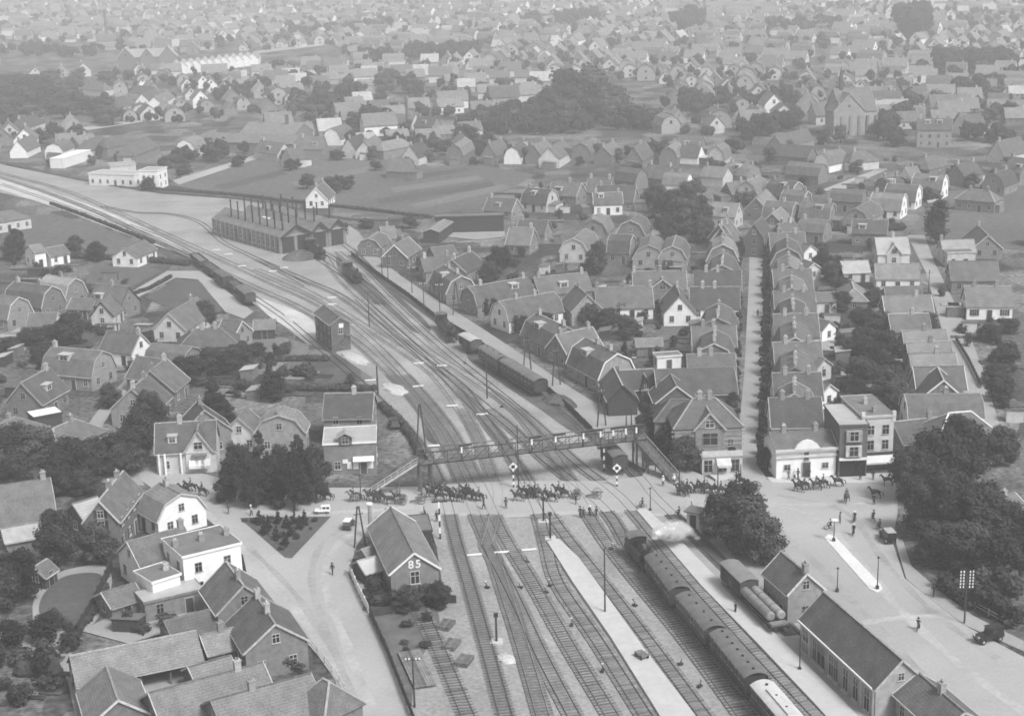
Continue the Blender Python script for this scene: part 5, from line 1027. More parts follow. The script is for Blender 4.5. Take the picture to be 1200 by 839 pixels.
# white boards lying between the tracks where lines meet, little ground levers, heaps
for x, y in ((556, 652), (588, 649), (620, 646), (491, 427), (518, 430), (490, 454), (530, 477), (565, 487), (389, 350), (389, 358), (320, 319), (333, 315), (284, 313), (268, 299), (253, 294), (434, 447), (508, 524)):
    p = G(x, y); o = tag(MB().box(-1.1, 1.1, -.12, .12, 0, .22).build('fouling_board', 'white'), 'white board lying between converging tracks to mark clearance', 'marker board', 'clearance boards between the tracks'); o.location = (p.x, p.y, .2); o.rotation_euler = (0, 0, rad(8))
for x, y in ((618, 660), (640, 696), (645, 688), (571, 690), (670, 734), (706, 788), (744, 711), (797, 780), (545, 427), (588, 478), (600, 446), (610, 690), (716, 645), (820, 806)):
    p = G(x, y); t = thing('point_lever', 'small point lever with a light weight beside the rails', 'lever', (p.x, p.y, .2), RNG.uniform(0, 3), 'point levers in the yard'); MB().box(-.35, .35, -.2, .2, 0, .2).build('lever_box', 'iron', t); MB().beam((0, 0, .2), (.35, 0, .95), .08, .08).build('lever_arm', 'iron', t); MB().cyl((.3, -.15, .85), (.3, .15, .85), .13, .13, 8).build('counterweight', 'trim', t)
def heap(px, py, rx, ry, h, mat, name, label, seed=0):
    p = G(px, py); rg = random.Random(seed); m = MB(); n = 16; rings = [(1, 0), (.8, .45), (.45, .85), (.15, 1)]
    vs_ = []
    for q, z in rings:
        for i in range(n): a = 2 * math.pi * i / n; k = rg.uniform(.85, 1.12); vs_.append((rx * q * k * math.cos(a), ry * q * k * math.sin(a), h * z * rg.uniform(.85, 1.1)))
    vs_.append((0, 0, h)); fs = [(j * n + i, j * n + (i + 1) % n, (j + 1) * n + (i + 1) % n, (j + 1) * n + i) for j in range(3) for i in range(n)] + [(3 * n + i, 3 * n + (i + 1) % n, 4 * n) for i in range(n)]
    m._add(vs_, fs); o = m.build(name, mat); o.location = (p.x, p.y, .1); o.rotation_euler = (0, 0, rad(-60)); tag(o, label, 'heap', kind='stuff')
heap(593, 773, 1.7, 1.1, .5, 'sand_pale', 'lime', 'small bright white heap between the tracks', 1); heap(415, 421, 6, 2, .8, 'sand_pale', 'sand', 'long pale sand heap beside the goods line', 2); heap(463, 457, 5, 2, .8, 'sand_pale', 'sand', 'pale sand heap above the inn', 3)
heap(352, 303, 5, 5, 2.2, 'coal', 'coal', 'coal heap before the engine shed door', 4); heap(655, 472, 5, 2.5, 1.4, 'coal', 'coal', 'dark heap at the end of the hedge siding', 5)
heap(345, 375, 6, 2, .5, 'sand_pale', 'ash', 'pale ash heap beside the freight siding', 6)
# stacks of sleepers by the disused track, platform trolley
for (x, y), lb in (((523, 735), 'dark stack of sleepers farthest from the boundary road post'), ((529, 758), 'middle stack of sleepers beside the disused track'), ((544, 777), 'squared stack of sleepers alone on the pale gravel')):
    p = G(x, y); t = thing('sleeper_stack', lb, 'timber stack', (p.x, p.y, .1), rad(70))
    for l in range(3):
        for k in range(6): MB().box(-1.3, 1.3, -.85 + k * .3, -.6 + k * .3, l * .19, l * .19 + .17).build('timber', 'sleeper', t)
p = G(489, 786); t = thing('timber_platform', 'long grey loading deck of planks in the weeds', 'loading deck', (p.x, p.y, .1), rad(105))
for k in range(9): MB().box(-5, 5, -1.4 + k * .32, -1.12 + k * .32, .25, .36).build('plank', 'sleeper_old', t)
for x in (-4, 0, 4): MB().box(x - .12, x + .12, -1.4, 1.4, 0, .25).build('bearer', 'sleeper', t)
p = G(752, 774); t = thing('platform_trolley', 'flat luggage trolley on the island platform', 'trolley', (p.x, p.y, .45), rad(-60)); MB().box(-.9, .9, -.55, .55, .5, .62).build('bed', 'wood', t); MB().beam((.85, -.5, .6), (.85, -.5, 1.2), .07, .07).beam((.85, .5, .6), (.85, .5, 1.2), .07, .07).beam((.85, -.5, 1.2), (.85, .5, 1.2), .07, .07).build('push_bar', 'wood', t)
for x in (-.55, .55):
    for y in (-.5, .5): MB().cyl((x, y - .05, .28), (x, y + .05, .28), .28, .28, 12).build('wheel', 'iron', t)
p = G(815, 617); t = thing('kiosk', 'small wooden kiosk with flat grey roof under the square trees', 'kiosk', (p.x, p.y, .1), rad(-30)); MB().box(-1, 1, -1, 1, 0, 2.5).build('wall', 'plaster', t); MB().box(-1.4, 1.4, -1.4, 1.4, 2.5, 2.7).build('roof', 'felt', t); MB().box(-.5, .5, -1.06, -1.0, .1, 2.1).build('door', 'door', t)
# ================================================================ fences
def fence(pts, h, label, mat='wood_dark', step=2.2, boards=True, post_w=.14, name='fence'):
    w = [G(x, y) for x, y in pts]; t = thing(name, label, 'fence', (w[0].x, w[0].y, .1)); o = w[0]
    for a, b in zip(w, w[1:]):
        L = (b - a).length; n = max(1, int(L / step)); d = (b - a) / n
        for k in range(n):
            p = a + d * k - o; q = p + d; p.z = q.z = 0
            MB().beam(p, p + Vector((0, 0, h + .1)), post_w, post_w).build('post', mat, t)
            if boards:
                m = MB(); m.beam(p + Vector((0, 0, h * .52)), q + Vector((0, 0, h * .52)), .05, h * .86); m.build('panel', mat, t)
            else:
                for z in (.45, .9): MB().beam(p + Vector((0, 0, h * z)), q + Vector((0, 0, h * z)), .06, .1).build('fence_rail', mat, t)
fence([(410, 672), (420, 696), (432, 720)], 1.5, 'white board fence between the boundary road and the crossing keeper yard', 'white'); fence([(434, 723), (456, 772), (486, 850)], 1.4, 'dark board fence along the boundary road below the white one')
fence([(436, 724), (480, 716), (505, 706), (535, 708)], 1.3, 'dark paling across the weeds behind the crossing keeper house')
fence([(132, 668), (112, 712), (92, 746)], 2.0, 'tall dark garden wall of boards beside the oval lawn'); fence([(497, 602), (512, 650), (518, 690)], 1.2, 'light paling along the tracks beside the crossing keeper house', 'sleeper_old')
fence([(352, 745), (372, 768), (398, 800), (415, 832)], 1.1, 'broken garden paling along the boundary road', 'plaster', boards=False); fence([(1100, 680), (1128, 706), (1190, 740)], 1.0, 'low railing before the big trees by the parked car', 'trim', boards=False)
fence([(15, 775), (72, 774)], 1.0, 'low dark fence in the garden below the oval lawn'); fence([(1120, 400), (1135, 425), (1150, 456)], 1.2, 'dark paling along the lane behind the villa')
fence([(820, 560), (858, 600)], 1.0, 'low rail at the edge of the station yard', 'wood', boards=False) if False else None
fence([(412, 300), (440, 322), (475, 346), (508, 372), (545, 394), (580, 417), (612, 438), (645, 462), (670, 484), (694, 508)], 1.3, 'long dark fence between the lane and the stabled coaches', 'wood_dark', step=3.5)
fence([(505, 550), (488, 522), (460, 492), (440, 474)], 1.2, 'dark fence between the inn yard and the goods line', step=3)
# ================================================================ people, horses, carts
def skin_mesh(name, nodes, edges, root, mats, classify, sub=1):
    """one continuous body grown over a skeleton: nodes (x, y, z, rx, ry)"""
    me = bpy.data.meshes.new(name); me.from_pydata([n[:3] for n in nodes], edges, []); o = bpy.data.objects.new(name, me); C.objects.link(o)
    o.modifiers.new('skin', 'SKIN'); s = o.modifiers.new('sub', 'SUBSURF'); s.levels = sub; s.render_levels = sub
    for i, n in enumerate(nodes):
        v = me.skin_vertices[0].data[i]; v.radius = (n[3], n[4] if len(n) > 4 else n[3]); v.use_root = (i == root)
    bpy.context.view_layer.update()
    out = bpy.data.meshes.new_from_object(o.evaluated_get(bpy.context.evaluated_depsgraph_get())); bpy.data.objects.remove(o); out.name = name
    out.materials.clear()
    for m in mats: out.materials.append(M[m])
    for p in out.polygons: p.material_index = classify(p.center); p.use_smooth = True
    return out
def person_nodes(pose):
    n = []; e = []
    def add(*v, to=None):
        n.append(v); i = len(n) - 1
        if to is not None: e.append((to, i))
        return i
    if pose == 'ride':
        pel = add(0, 0, .0, .15); wa = add(0, 0, .25, .14, to=pel); che = add(.02, 0, .48, .17, to=wa); ne = add(.02, 0, .66, .06, to=che); add(.05, 0, .76, .10, to=ne); add(.06, 0, .86, .09, to=len(n) - 1)
        for s in (-1, 1):
            k = add(.32, s * .32, -.12, .085, to=pel); f = add(.22, s * .36, -.55, .06, to=k); add(.40, s * .36, -.60, .045, to=f)
            sh = add(.02, s * .20, .58, .075, to=che); el = add(.08, s * .27, .32, .055, to=sh); h = add(.34, s * .10, .25, .045, to=el)
        return n, e, pel
    st = {'stand': 0.0, 'walk': .22, 'cycle': .0}[pose]
    pel = add(0, 0, .92, .14); wa = add(0, 0, 1.1, .135, to=pel); che = add(.02, 0, 1.34, .165, to=wa); ne = add(.02, 0, 1.5, .06, to=che); hd = add(.05, 0, 1.6, .10, to=ne); add(.06, 0, 1.7, .09, to=hd)
    for s in (-1, 1):
        if pose == 'cycle':
            k = add(.38, s * .12, .8 if s > 0 else .62, .085, to=pel); f = add(.2, s * .12, .42 if s > 0 else .24, .06, to=k); add(.36, s * .12, .38 if s > 0 else .2, .045, to=f)
            sh = add(.03, s * .19, 1.42, .075, to=che); el = add(.2, s * .24, 1.2, .055, to=sh); add(.5, s * .2, 1.08, .045, to=el)
        else:
            k = add(s * st * .6 + .04, s * .11, .5, .085, to=pel); f = add(s * st, s * .12, .09, .058, to=k); add(s * st + .17, s * .13, .045, .045, to=f)
            sh = add(.02, s * .19, 1.42, .075, to=che); el = add(-s * st * .5, s * .27, 1.15, .055, to=sh); add(-s * st * .8 + .06, s * .26, .9, .045, to=el)
    return n, e, pel
BODY = {}
for pose in ('stand', 'walk', 'ride', 'cycle'):
    for tone, mats in (('dark', ['skin', 'cloth', 'cloth']), ('grey', ['skin', 'uniform', 'uniform']), ('light', ['skin', 'cloth_white', 'cloth'])):
        n, e, r = person_nodes(pose); top = .70 if pose == 'ride' else 1.53; hip = .02 if pose == 'ride' else .95
        BODY[pose, tone] = skin_mesh('body', n, e, r, mats, lambda c, t=top, h=hip: 0 if c.z > t else (1 if c.z > h else 2))
HAT = MB().cyl((0, 0, 0), (0, 0, .03), .19, .19, 12).cyl((0, 0, .03), (0, 0, .15), .12, .10, 12).mesh('hat', 'cloth'); CAP = MB().cyl((0, 0, 0), (0, 0, .1), .13, .12, 12).box(.08, .22, -.08, .08, 0, .025).mesh('cap', 'uniform'); STRAW = MB().cyl((0, 0, 0), (0, 0, .03), .22, .22, 12).cyl((0, 0, .03), (0, 0, .13), .12, .11, 12).mesh('hat', 'cloth_white')
def person(px, py, pose, tone, label, heading=180, hat='hat', z=None, loc=None, group=None):
    p = G(px, py) if loc is None else loc
    if loc is None: p.z = gz(px, py) if z is None else z
    t = thing('person', label, 'person', tuple(p), rad(heading), group); link('body', BODY[pose, tone], t)
    hz = .88 if pose == 'ride' else 1.72; link('hat', {'hat': HAT, 'cap': CAP, 'straw': STRAW}[hat], t, (.06, 0, hz)); return t
# horses: deep chest, arched neck, jointed legs
def horse_nodes(ph):
    n = []; e = []
    def add(*v, to=None):
        n.append(v); i = len(n) - 1
        if to is not None: e.append((to, i))
        return i
    b = add(0, 0, 1.15, .30, .27); hip = add(-.55, 0, 1.22, .29, .27, to=b); rump = add(-.8, 0, 1.15, .2, to=hip); ches = add(.5, 0, 1.2, .30, .25, to=b); n1 = add(.82, 0, 1.48, .19, .14, to=ches); n2 = add(1.02, 0, 1.78, .14, .1, to=n1); hd = add(1.14, 0, 1.88, .13, .1, to=n2); mu = add(1.4, 0, 1.62, .075, .07, to=hd)
    for s in (-1, 1): add(1.06, s * .06, 2.04, .025, to=hd)
    for s in (-1, 1):
        k = s * ph
        a = add(.55, s * .17, .95, .13, to=ches); kn = add(.55 + k * .16, s * .17, .52, .065, to=a); fe = add(.52 + k * .34 - .06, s * .17, .12, .05, to=kn); add(.58 + k * .34 - .04, s * .17, .03, .06, to=fe)
        st = add(-.52, s * .17, .9, .17, to=hip); ho = add(-.78 - k * .14, s * .17, .52, .07, to=st); fh = add(-.72 - k * .3, s * .17, .13, .05, to=ho); add(-.64 - k * .3, s * .17, .03, .06, to=fh)
    return n, e, b
HB_ = [skin_mesh('body', *horse_nodes(ph), ['horse'], lambda c: 0) for ph in (.9, -.7, .1)]
HB_L = [skin_mesh('body', *horse_nodes(ph), ['horse_light'], lambda c: 0) for ph in (.8, -.8)]
TAIL = MB().beam((-.95, 0, 1.2), (-1.15, 0, .95), .1, .12).beam((-1.15, 0, .95), (-1.2, 0, .5), .13, .1).mesh('tail', 'horse'); MANE = MB().prism([(.78, 1.62), (.98, 1.9), (1.1, 2.0), (.96, 1.96), (.68, 1.62)], -.035, .035, 'y').mesh('mane', 'horse')
SADDLE = MB().prism([(-.33, 1.36), (.33, 1.36), (.25, 1.46), (.31, 1.55), (.24, 1.55), (.1, 1.47), (-.16, 1.47), (-.33, 1.56)], -.24, .24, 'y').mesh('saddle', 'leather')
HN = [0]
def horse(px, py, heading, label, group, rider=None, light=False, tone='grey'):
    p = G(px, py); z = gz(px, py); HN[0] += 1
    t = thing('horse', label, 'horse', (p.x, p.y, z), rad(heading), group); link('body', (HB_L if light else HB_)[HN[0] % (2 if light else 3)], t); link('tail', TAIL, t); link('mane', MANE, t); link('saddle', SADDLE, t)
    if rider: person(0, 0, 'ride', tone, rider, heading, 'cap', loc=Vector((p.x, p.y, z + 1.5)), group='riders of the mounted column')
gA = 'horses of the mounted column'
hs = [(216, 580, 170), (239, 583, 168), (266, 588, 172), (384, 586, 175), (413, 588, 178), (421, 590, 180), (448, 590, 178), (459, 590, 180), (520, 586, 176), (530, 588, 176), (541, 586, 178), (549, 589, 178), (557, 587, 176), (512, 584, 178), (614, 586, 172), (621, 588, 174), (638, 585, 174), (655, 584, 176), (662, 584, 176),
      (797, 582, 150), (803, 584, 150), (817, 580, 176), (824, 580, 178), (838, 579, 178), (845, 580, 178), (224, 577, 170), (434, 590, 180), (441, 588, 180), (467, 588, 178), (507, 587, 178), (515, 590, 178), (525, 584, 178), (535, 590, 176), (546, 583, 178), (563, 590, 176), (608, 588, 174), (627, 584, 174), (632, 588, 174), (645, 588, 175), (807, 580, 160), (830, 583, 178)]
for i, (x, y, h) in enumerate(hs):
    wh = ('near the grove by the triangular garden' if x < 300 else 'passing the inn and the foot of its stair' if x < 500 else 'in the packed team over the through rails' if x < 575 else 'in the middle of the crossing beside the tall mast' if x < 700 else 'coming past the square-side stair to the crossing')
    horse(x + RNG.uniform(-2, 2), y + RNG.uniform(-3, 2.5), h + RNG.uniform(-14, 14), ('pale' if i in (4, 16) else 'dark') + ' saddled horse of the column ' + wh, gA, 'uniformed rider of the column ' + wh if i not in (5, 7, 12) else None, light=i in (4, 16), tone='grey' if i % 3 else 'dark')
for x, y, h, lb in ((936, 577, 150, 'horse halted with others before the white office'), (943, 575, 160, 'horse halted with others before the white office'), (957, 575, 170, 'horse halted with others before the white office'), (965, 573, 175, 'horse halted with others before the white office'), (982, 571, 175, 'lone ridden horse walking along the kerb past the tall shops'), (1040, 570, 175, 'horse half hidden by the big trees on the square'), (992, 590, 240, 'ridden horse seen from behind crossing the open square'), (870, 571, 140, 'horse turning into the avenue mouth')):
    horse(x, y, h, lb, 'horses on the square', {936: 'rider sitting on a horse before the white office', 943: 'rider sitting on a horse before the white office', 957: 'rider sitting on a horse before the white office', 965: 'rider sitting on a horse before the white office', 982: 'rider of the lone horse at the kerb', 992: 'rider seen from behind out on the open square'}.get(x))
horse(1026, 585, 165, 'unridden horse held by a standing man on the square', 'horses on the square'); person(1024, 592, 'stand', 'dark', 'man holding an unridden horse on the square', 90)
# two-wheeled limbers and gun
def limber(px, py, heading, label, gun=False):
    p = G(px, py); t = thing('limber', label, 'cart', (p.x, p.y, gz(px, py)), rad(heading), None)
    for s in (-1, 1):
        wv = MB(); n = 20; R = .68
        for k in range(n):
            a, b = 2 * math.pi * k / n, 2 * math.pi * (k + 1) / n; wv.beam((R * math.cos(a), s * .72, R + R * math.sin(a)), (R * math.cos(b), s * .72, R + R * math.sin(b)), .09, .09, up=(0, 1, 0))
        for k in range(10): a = 2 * math.pi * k / 10; wv.beam((0, s * .72, R), (R * math.cos(a), s * .72, R + R * math.sin(a)), .05, .05, up=(0, 1, 0))
        wv.build('wheel', 'wood', t)
    MB().cyl((0, -.85, .68), (0, .85, .68), .06, .06, 8).build('axle', 'iron', t)
    if gun: MB().cyl((-1.0, 0, .95), (1.0, 0, .9), .09, .12, 10).build('barrel', 'iron_grey', t); MB().beam((0, 0, .7), (1.9, 0, .25), .16, .18).build('trail', 'uniform', t)
    else: MB().box(-.45, .45, -.6, .6, .75, 1.25).build('chest', 'uniform', t); MB().beam((.4, 0, .7), (2.6, 0, .8), .09, .09).build('draught_pole', 'wood', t)
limber(472, 591, 178, 'wheeled limber drawn behind the paired horses by the stair'); limber(494, 590, 178, 'second two-wheeled cart trailing the limber by the stair', True); limber(676, 586, 176, 'limber with a seated load in the middle of the crossing'); limber(700, 585, 176, 'field gun trailing on its wheels over the crossing', True)
limber(859, 583, 178, 'limber at the avenue mouth behind the kiosk'); limber(886, 576, 160, 'field gun turning out of the avenue', True)
# people
for x, y, pz, tn, lb, hd, ht in ((390, 674, 'walk', 'dark', 'man in dark clothes alone on the boundary road', 250, 'hat'), (862, 720, 'stand', 'dark', 'railwayman in dark uniform standing on the platform', 200, 'cap'), (1094, 700, 'walk', 'dark', 'figure in shade on the pavement by the low railing', 220, 'hat'),
        (680, 607, 'stand', 'dark', 'man at the end of the group standing between the tracks', 90, 'hat'), (684, 608, 'stand', 'dark', 'man second in the group standing between the tracks', 90, 'cap'), (691, 606, 'stand', 'dark', 'man in a white hat in the group between the tracks', 60, 'straw'), (699, 607, 'stand', 'dark', 'man standing a little apart at the group between the tracks', 120, 'hat'),
        (567, 599, 'walk', 'dark', 'man walking beside the team of horses on the crossing', 160, 'hat'), (593, 598, 'stand', 'grey', 'woman in a long skirt waiting between the rails of the crossing', 90, 'hat'), (295, 605, 'walk', 'light', 'person in white beside the triangular garden path', 200, 'straw'), (268, 603, 'walk', 'grey', 'grey figure on the road before the conifers', 240, 'hat'),
        (777, 572, 'stand', 'light', 'person in white at the foot of the square-side stair', 90, 'straw'), (790, 570, 'stand', 'light', 'second person in white at the foot of the square-side stair', 90, 'straw'), (675, 593, 'stand', 'dark', 'man beside the limber on the crossing', 180, 'hat'), (863, 566, 'stand', 'dark', 'man at the corner of the avenue watching the column', 200, 'hat'), (866, 565, 'stand', 'dark', 'companion at the corner of the avenue watching the column', 200, 'hat'),
        (935, 562, 'stand', 'dark', 'onlooker before the door of the white office', 270, 'hat'), (931, 563, 'stand', 'light', 'onlooker in white before the white office', 270, 'straw'), (924, 563, 'stand', 'grey', 'onlooker by the window of the white office', 270, 'hat'), (948, 561, 'stand', 'dark', 'onlooker in black beside the door of the white office', 270, 'hat'), (1008, 563, 'stand', 'dark', 'person on the pavement before the bay-windowed shop', 270, 'hat'), (1023, 563, 'stand', 'dark', 'person on the pavement under the striped awning', 270, 'hat'),
        (888, 372, 'walk', 'dark', 'lone walker far up the avenue', 90, 'hat'), (984, 614, 'stand', 'grey', 'man standing near the wide disc lamp', 0, 'hat'), (512, 612, 'stand', 'dark', 'crossing keeper beside the tall banded signal', 90, 'cap'), (887, 577, 'walk', 'dark', 'man walking beside the gun from the avenue', 200, 'cap'), (811, 600, 'stand', 'light', 'person in a pale hat by the kiosk', 200, 'straw')):
    person(x, y, pz, tn, lb, hd, ht)
# cyclists
def bicycle(px, py, heading, label, rider):
    p = G(px, py); t = thing('bicycle', label, 'bicycle', (p.x, p.y, .13), rad(heading)); 
    for x in (-.52, .52):
        wv = MB(); n = 18
        for k in range(n): a, b = 2 * math.pi * k / n, 2 * math.pi * (k + 1) / n; wv.beam((x + .34 * math.cos(a), 0, .34 + .34 * math.sin(a)), (x + .34 * math.cos(b), 0, .34 + .34 * math.sin(b)), .045, .045, up=(0, 1, 0))
        for k in range(8): a = 2 * math.pi * k / 8; wv.beam((x, 0, .34), (x + .34 * math.cos(a), 0, .34 + .34 * math.sin(a)), .012, .012, up=(0, 1, 0))
        wv.build('wheel', 'iron', t)
    fr = MB()
    for a, b in (((-.52, .34), (-.2, .85)), ((-.52, .34), (-.05, .3)), ((-.05, .3), (-.2, .85)), ((-.05, .3), (.38, .85)), ((-.2, .8), (.38, .88)), ((.38, 1.0), (.52, .34))): fr.beam((a[0], 0, a[1]), (b[0], 0, b[1]), .045, .045)
    fr.build('frame', 'iron', t); MB().beam((.36, -.26, 1.04), (.36, .26, 1.04), .04, .04).build('handlebar', 'iron', t); MB().box(-.34, -.08, -.09, .09, .85, .91).build('saddle', 'leather', t)
    person(0, 0, 'cycle', 'dark', rider, heading, 'straw' if 'white hat' in rider else 'hat', loc=p + Vector((-.2 * math.cos(rad(heading)), -.2 * math.sin(rad(heading)), .13)))
bicycle(1076, 739, 60, 'bicycle ridden alone across the wide square', 'cyclist alone on the wide square behind the station'); bicycle(972, 622, 150, 'bicycle beside the wide disc lamp', 'cyclist passing the wide disc lamp'); bicycle(1001, 613, 240, 'bicycle ahead of the one with the white-hatted rider', 'cyclist riding ahead of the white hat'); bicycle(1000, 628, 250, 'bicycle under a white-hatted rider near the traffic island', 'cyclist in a white hat near the traffic island')
bicycle(1023, 611, 100, 'bicycle behind the unridden horse', 'cyclist behind the unridden horse'); bicycle(1030, 622, 110, 'bicycle close before the small dark car', 'cyclist close before the small dark car'); bicycle(752, 597, 200, 'bicycle at the tip of the station platform', 'cyclist at the tip of the station platform')
bicycle(795, 607, 130, 'bicycle parked by the kiosk bench', 'man with a bicycle near the kiosk')
# motor cars and a dog-cart
def car(px, py, heading, label, paint='car', roof='car', sc=1.0):
    p = G(px, py); t = thing('motor_car', label, 'car', (p.x, p.y, .13), rad(heading)); t.scale = (sc,) * 3
    MB().prism([(-1.9, .55), (.5, .55), (1.75, .6), (1.75, 1.0), (.55, 1.12), (.45, 1.15), (-1.9, 1.15)], -.68, .68, 'y').build('body', paint, t)
    MB().prism([(-1.85, 1.15), (.3, 1.15), (.15, 1.85), (-1.75, 1.85)], -.62, .62, 'y').build('cabin', paint, t); MB().box(-1.85, .3, -.68, .68, 1.85, 1.93).build('roof', roof, t)
    for s in (-1, 1):
        for x in (-1.4, -.5): MB().box(x - .35, x + .35, s * .63 - .02, s * .63 + .02, 1.25, 1.72).build('window', 'glass', t)
        for x in (-1.25, 1.25):
            w = MB().cyl((x, s * .62, .38), (x, s * .78, .38), .38, .38, 16).build('wheel', 'iron', t); MB().cyl((x, s * .78, .38), (x, s * .8, .38), .14, .14, 10).build('hub', 'trim', w)
            MB().prism([(x - .55, .55), (x - .35, .82), (x + .35, .82), (x + .55, .55), (x + .35, .74), (x - .35, .74)], s * .58, s * .86, 'y').build('mudguard', paint, t)
        MB().cyl((1.75, s * .45, .98), (1.95, s * .45, .98), .13, .16, 10).build('headlight', 'trim', t)
    MB().box(1.75, 1.8, -.42, .42, .6, 1.05).build('radiator', 'iron_grey', t)
car(1158, 752, 200, 'black saloon car parked below the insulator pole'); car(1040, 634, 95, 'small dark car with light rear band near the big trees', roof='trim'); car(378, 602, 180, 'white motor car at the corner of the triangular garden', 'white', 'white', .66); car(462, 501, 100, 'dark open lorry parked in the inn yard', 'uniform'); car(409, 619, 80, 'white-topped car at the mouth of the boundary road', 'uniform', 'white', .8)
# ================================================================ trees
def leaf_cloud(rg, blobs, n, size, flat=0.55):
    """leaf-clump faces spread through the volume of a set of blobs (x, y, z, r)"""
    vs_, fs = [], []
    tot = sum(b[3] ** 2 for b in blobs)
    for x, y, z, r in blobs:
        k = max(4, int(n * r * r / tot))
        for _ in range(k):
            u, v = rg.uniform(-1, 1), rg.uniform(0, 2 * math.pi); q = math.sqrt(1 - u * u); d = Vector((q * math.cos(v), q * math.sin(v), u)); rr = r * (rg.random() ** .4) * rg.uniform(.8, 1.32)
            c = Vector((x, y, z)) + d * rr
            nr = (d + Vector((rg.uniform(-1, 1), rg.uniform(-1, 1), rg.uniform(-.4, 1))) * flat).normalized()
            a = nr.orthogonal().normalized(); a.rotate(Matrix.Rotation(rg.uniform(0, 6.28), 3, nr)); b = nr.cross(a); s = size * rg.uniform(.55, 1.3); o = len(vs_)
            vs_ += [c + a * s, c + b * s * .7, c - a * s, c - b * s * .7]; fs.append((o, o + 1, o + 2, o + 3))
    return vs_, fs
def core(rg, blobs, k=.72, n=7):                      # the dense inside of a crown
    vs_, fs = [], []
    for x, y, z, r in blobs:
        o = len(vs_); r *= k
        for i in range(1, 4):
            th = math.pi * i / 4
            for j in range(n): ph = 2 * math.pi * j / n; s = rg.uniform(.8, 1.1); vs_.append(Vector((x + r * s * math.sin(th) * math.cos(ph), y + r * s * math.sin(th) * math.sin(ph), z + r * s * math.cos(th))))
        vs_ += [Vector((x, y, z + r)), Vector((x, y, z - r))]
        for i in range(2):
            for j in range(n): fs.append((o + i * n + j, o + i * n + (j + 1) % n, o + (i + 1) * n + (j + 1) % n, o + (i + 1) * n + j))
        for j in range(n): fs.append((o + j, o + (j + 1) % n, o + 3 * n)); fs.append((o + 2 * n + j, o + 2 * n + (j + 1) % n, o + 3 * n + 1))
    return vs_, fs
def crown_mesh(name, rg, blobs, n, size, mat, kcore=.5):
    m = MB(); v, f = core(rg, blobs, kcore); m._add(v, f); v, f = leaf_cloud(rg, blobs, n, size); m._add(v, f)
    me = bpy.data.meshes.new(name); me.from_pydata(m.v, [], m.f); me.materials.append(M[mat]); return me
def trunk_mesh(rg, h, r, limbs, spread):
    m = MB(); m.cyl((0, 0, -.2), (0, 0, h * .55), r, r * .6, 8); m.cyl((0, 0, h * .55), (rg.uniform(-.2, .2), 0, h * .9), r * .6, r * .15, 6)
    for k in range(limbs): a = 6.28 * k / limbs + rg.uniform(-.4, .4); z = h * rg.uniform(.3, .55); m.cyl((0, 0, z), (spread * math.cos(a), spread * math.sin(a), z + h * rg.uniform(.15, .32)), r * .4, r * .1, 5)
    return m.mesh('trunk', 'bark')
PROTO = {}
def proto(kind, i, crown, trunk): PROTO.setdefault(kind, []).append((crown, trunk))
for i in range(4):                                    # broad-leaved, 10 m tall, crown 4 m radius
    rg = random.Random(50 + i); bl = [(0, 0, 6.0, 2.4), (0, 0, 3.4, 2.0)]
    for k in range(28): a = rg.uniform(0, 6.28); zz = rg.uniform(1.6, 9.0); mx = 3.3 * math.sin(math.pi * min(.97, max(.22, (zz + .6) / 10.2))) ** .8; q = mx * rg.uniform(.45, 1); bl.append((q * math.cos(a), q * math.sin(a), zz, rg.uniform(.7, 1.45)))
    proto('round', i, crown_mesh('crown', rg, bl, 9000, .24, 'leaf' if i % 2 else 'leaf_mid'), trunk_mesh(rg, 10, .32, 6, 2.6))
    rg = random.Random(150 + i); bl2 = [b for b in bl if rg.random() < .7]
    proto('street', i, crown_mesh('crown', rg, bl2, 1800, .45, 'leaf'), trunk_mesh(rg, 10, .3, 3, 2.2))
for i in range(3):                                    # conifers, 10 m, 2.6 m radius
    rg = random.Random(80 + i); bl = []
    for k in range(30): zz = rg.uniform(1.0, 9.4); mx = 2.5 * (1 - (zz - .6) / 9.4) ** .8; a = rg.uniform(0, 6.28); q = mx * rg.uniform(.4, .95); bl.append((q * math.cos(a), q * math.sin(a), zz, rg.uniform(.5, .9) * (1.15 - zz / 14)))
    bl += [(0, 0, z, 1.5 * (1 - z / 11)) for z in (2, 4, 6, 8)]
    proto('conifer', i, crown_mesh('crown', rg, bl, 7000, .2, 'needle'), trunk_mesh(rg, 10, .22, 2, .8))
for i in range(2):
    rg = random.Random(95 + i); bl = [(rg.uniform(-.5, .5), rg.uniform(-.5, .5), 1.2 + k * .72, 1.15 * math.sin(math.pi * (k + 1.6) / 14.5) + .3) for k in range(12)]
    proto('cypress', i, crown_mesh('crown', rg, bl, 2600, .26, 'needle'), trunk_mesh(rg, 10, .2, 0, 0))
for i in range(3):                                    # shrubs, 2 m tall, 1.2 m radius
    rg = random.Random(110 + i); bl = [(rg.uniform(-.6, .6), rg.uniform(-.6, .6), rg.uniform(.5, 1.4), rg.uniform(.4, .7)) for k in range(8)]
    proto('shrub', i, crown_mesh('foliage', rg, bl, 520, .17, 'leaf_mid' if i else 'leaf'), MB().cyl((0, 0, -.1), (0, 0, .8), .06, .04, 6).cyl((0, 0, .3), (.4, .2, 1.0), .04, .02, 5).mesh('stem', 'bark'))
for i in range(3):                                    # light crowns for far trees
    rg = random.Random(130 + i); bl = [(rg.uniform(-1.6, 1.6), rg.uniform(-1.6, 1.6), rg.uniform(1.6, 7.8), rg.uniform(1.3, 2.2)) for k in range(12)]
    proto('far', i, crown_mesh('crown', rg, bl, 900, .5, 'leaf_mid' if i else 'leaf', .75), trunk_mesh(rg, 10, .3, 0, 0))
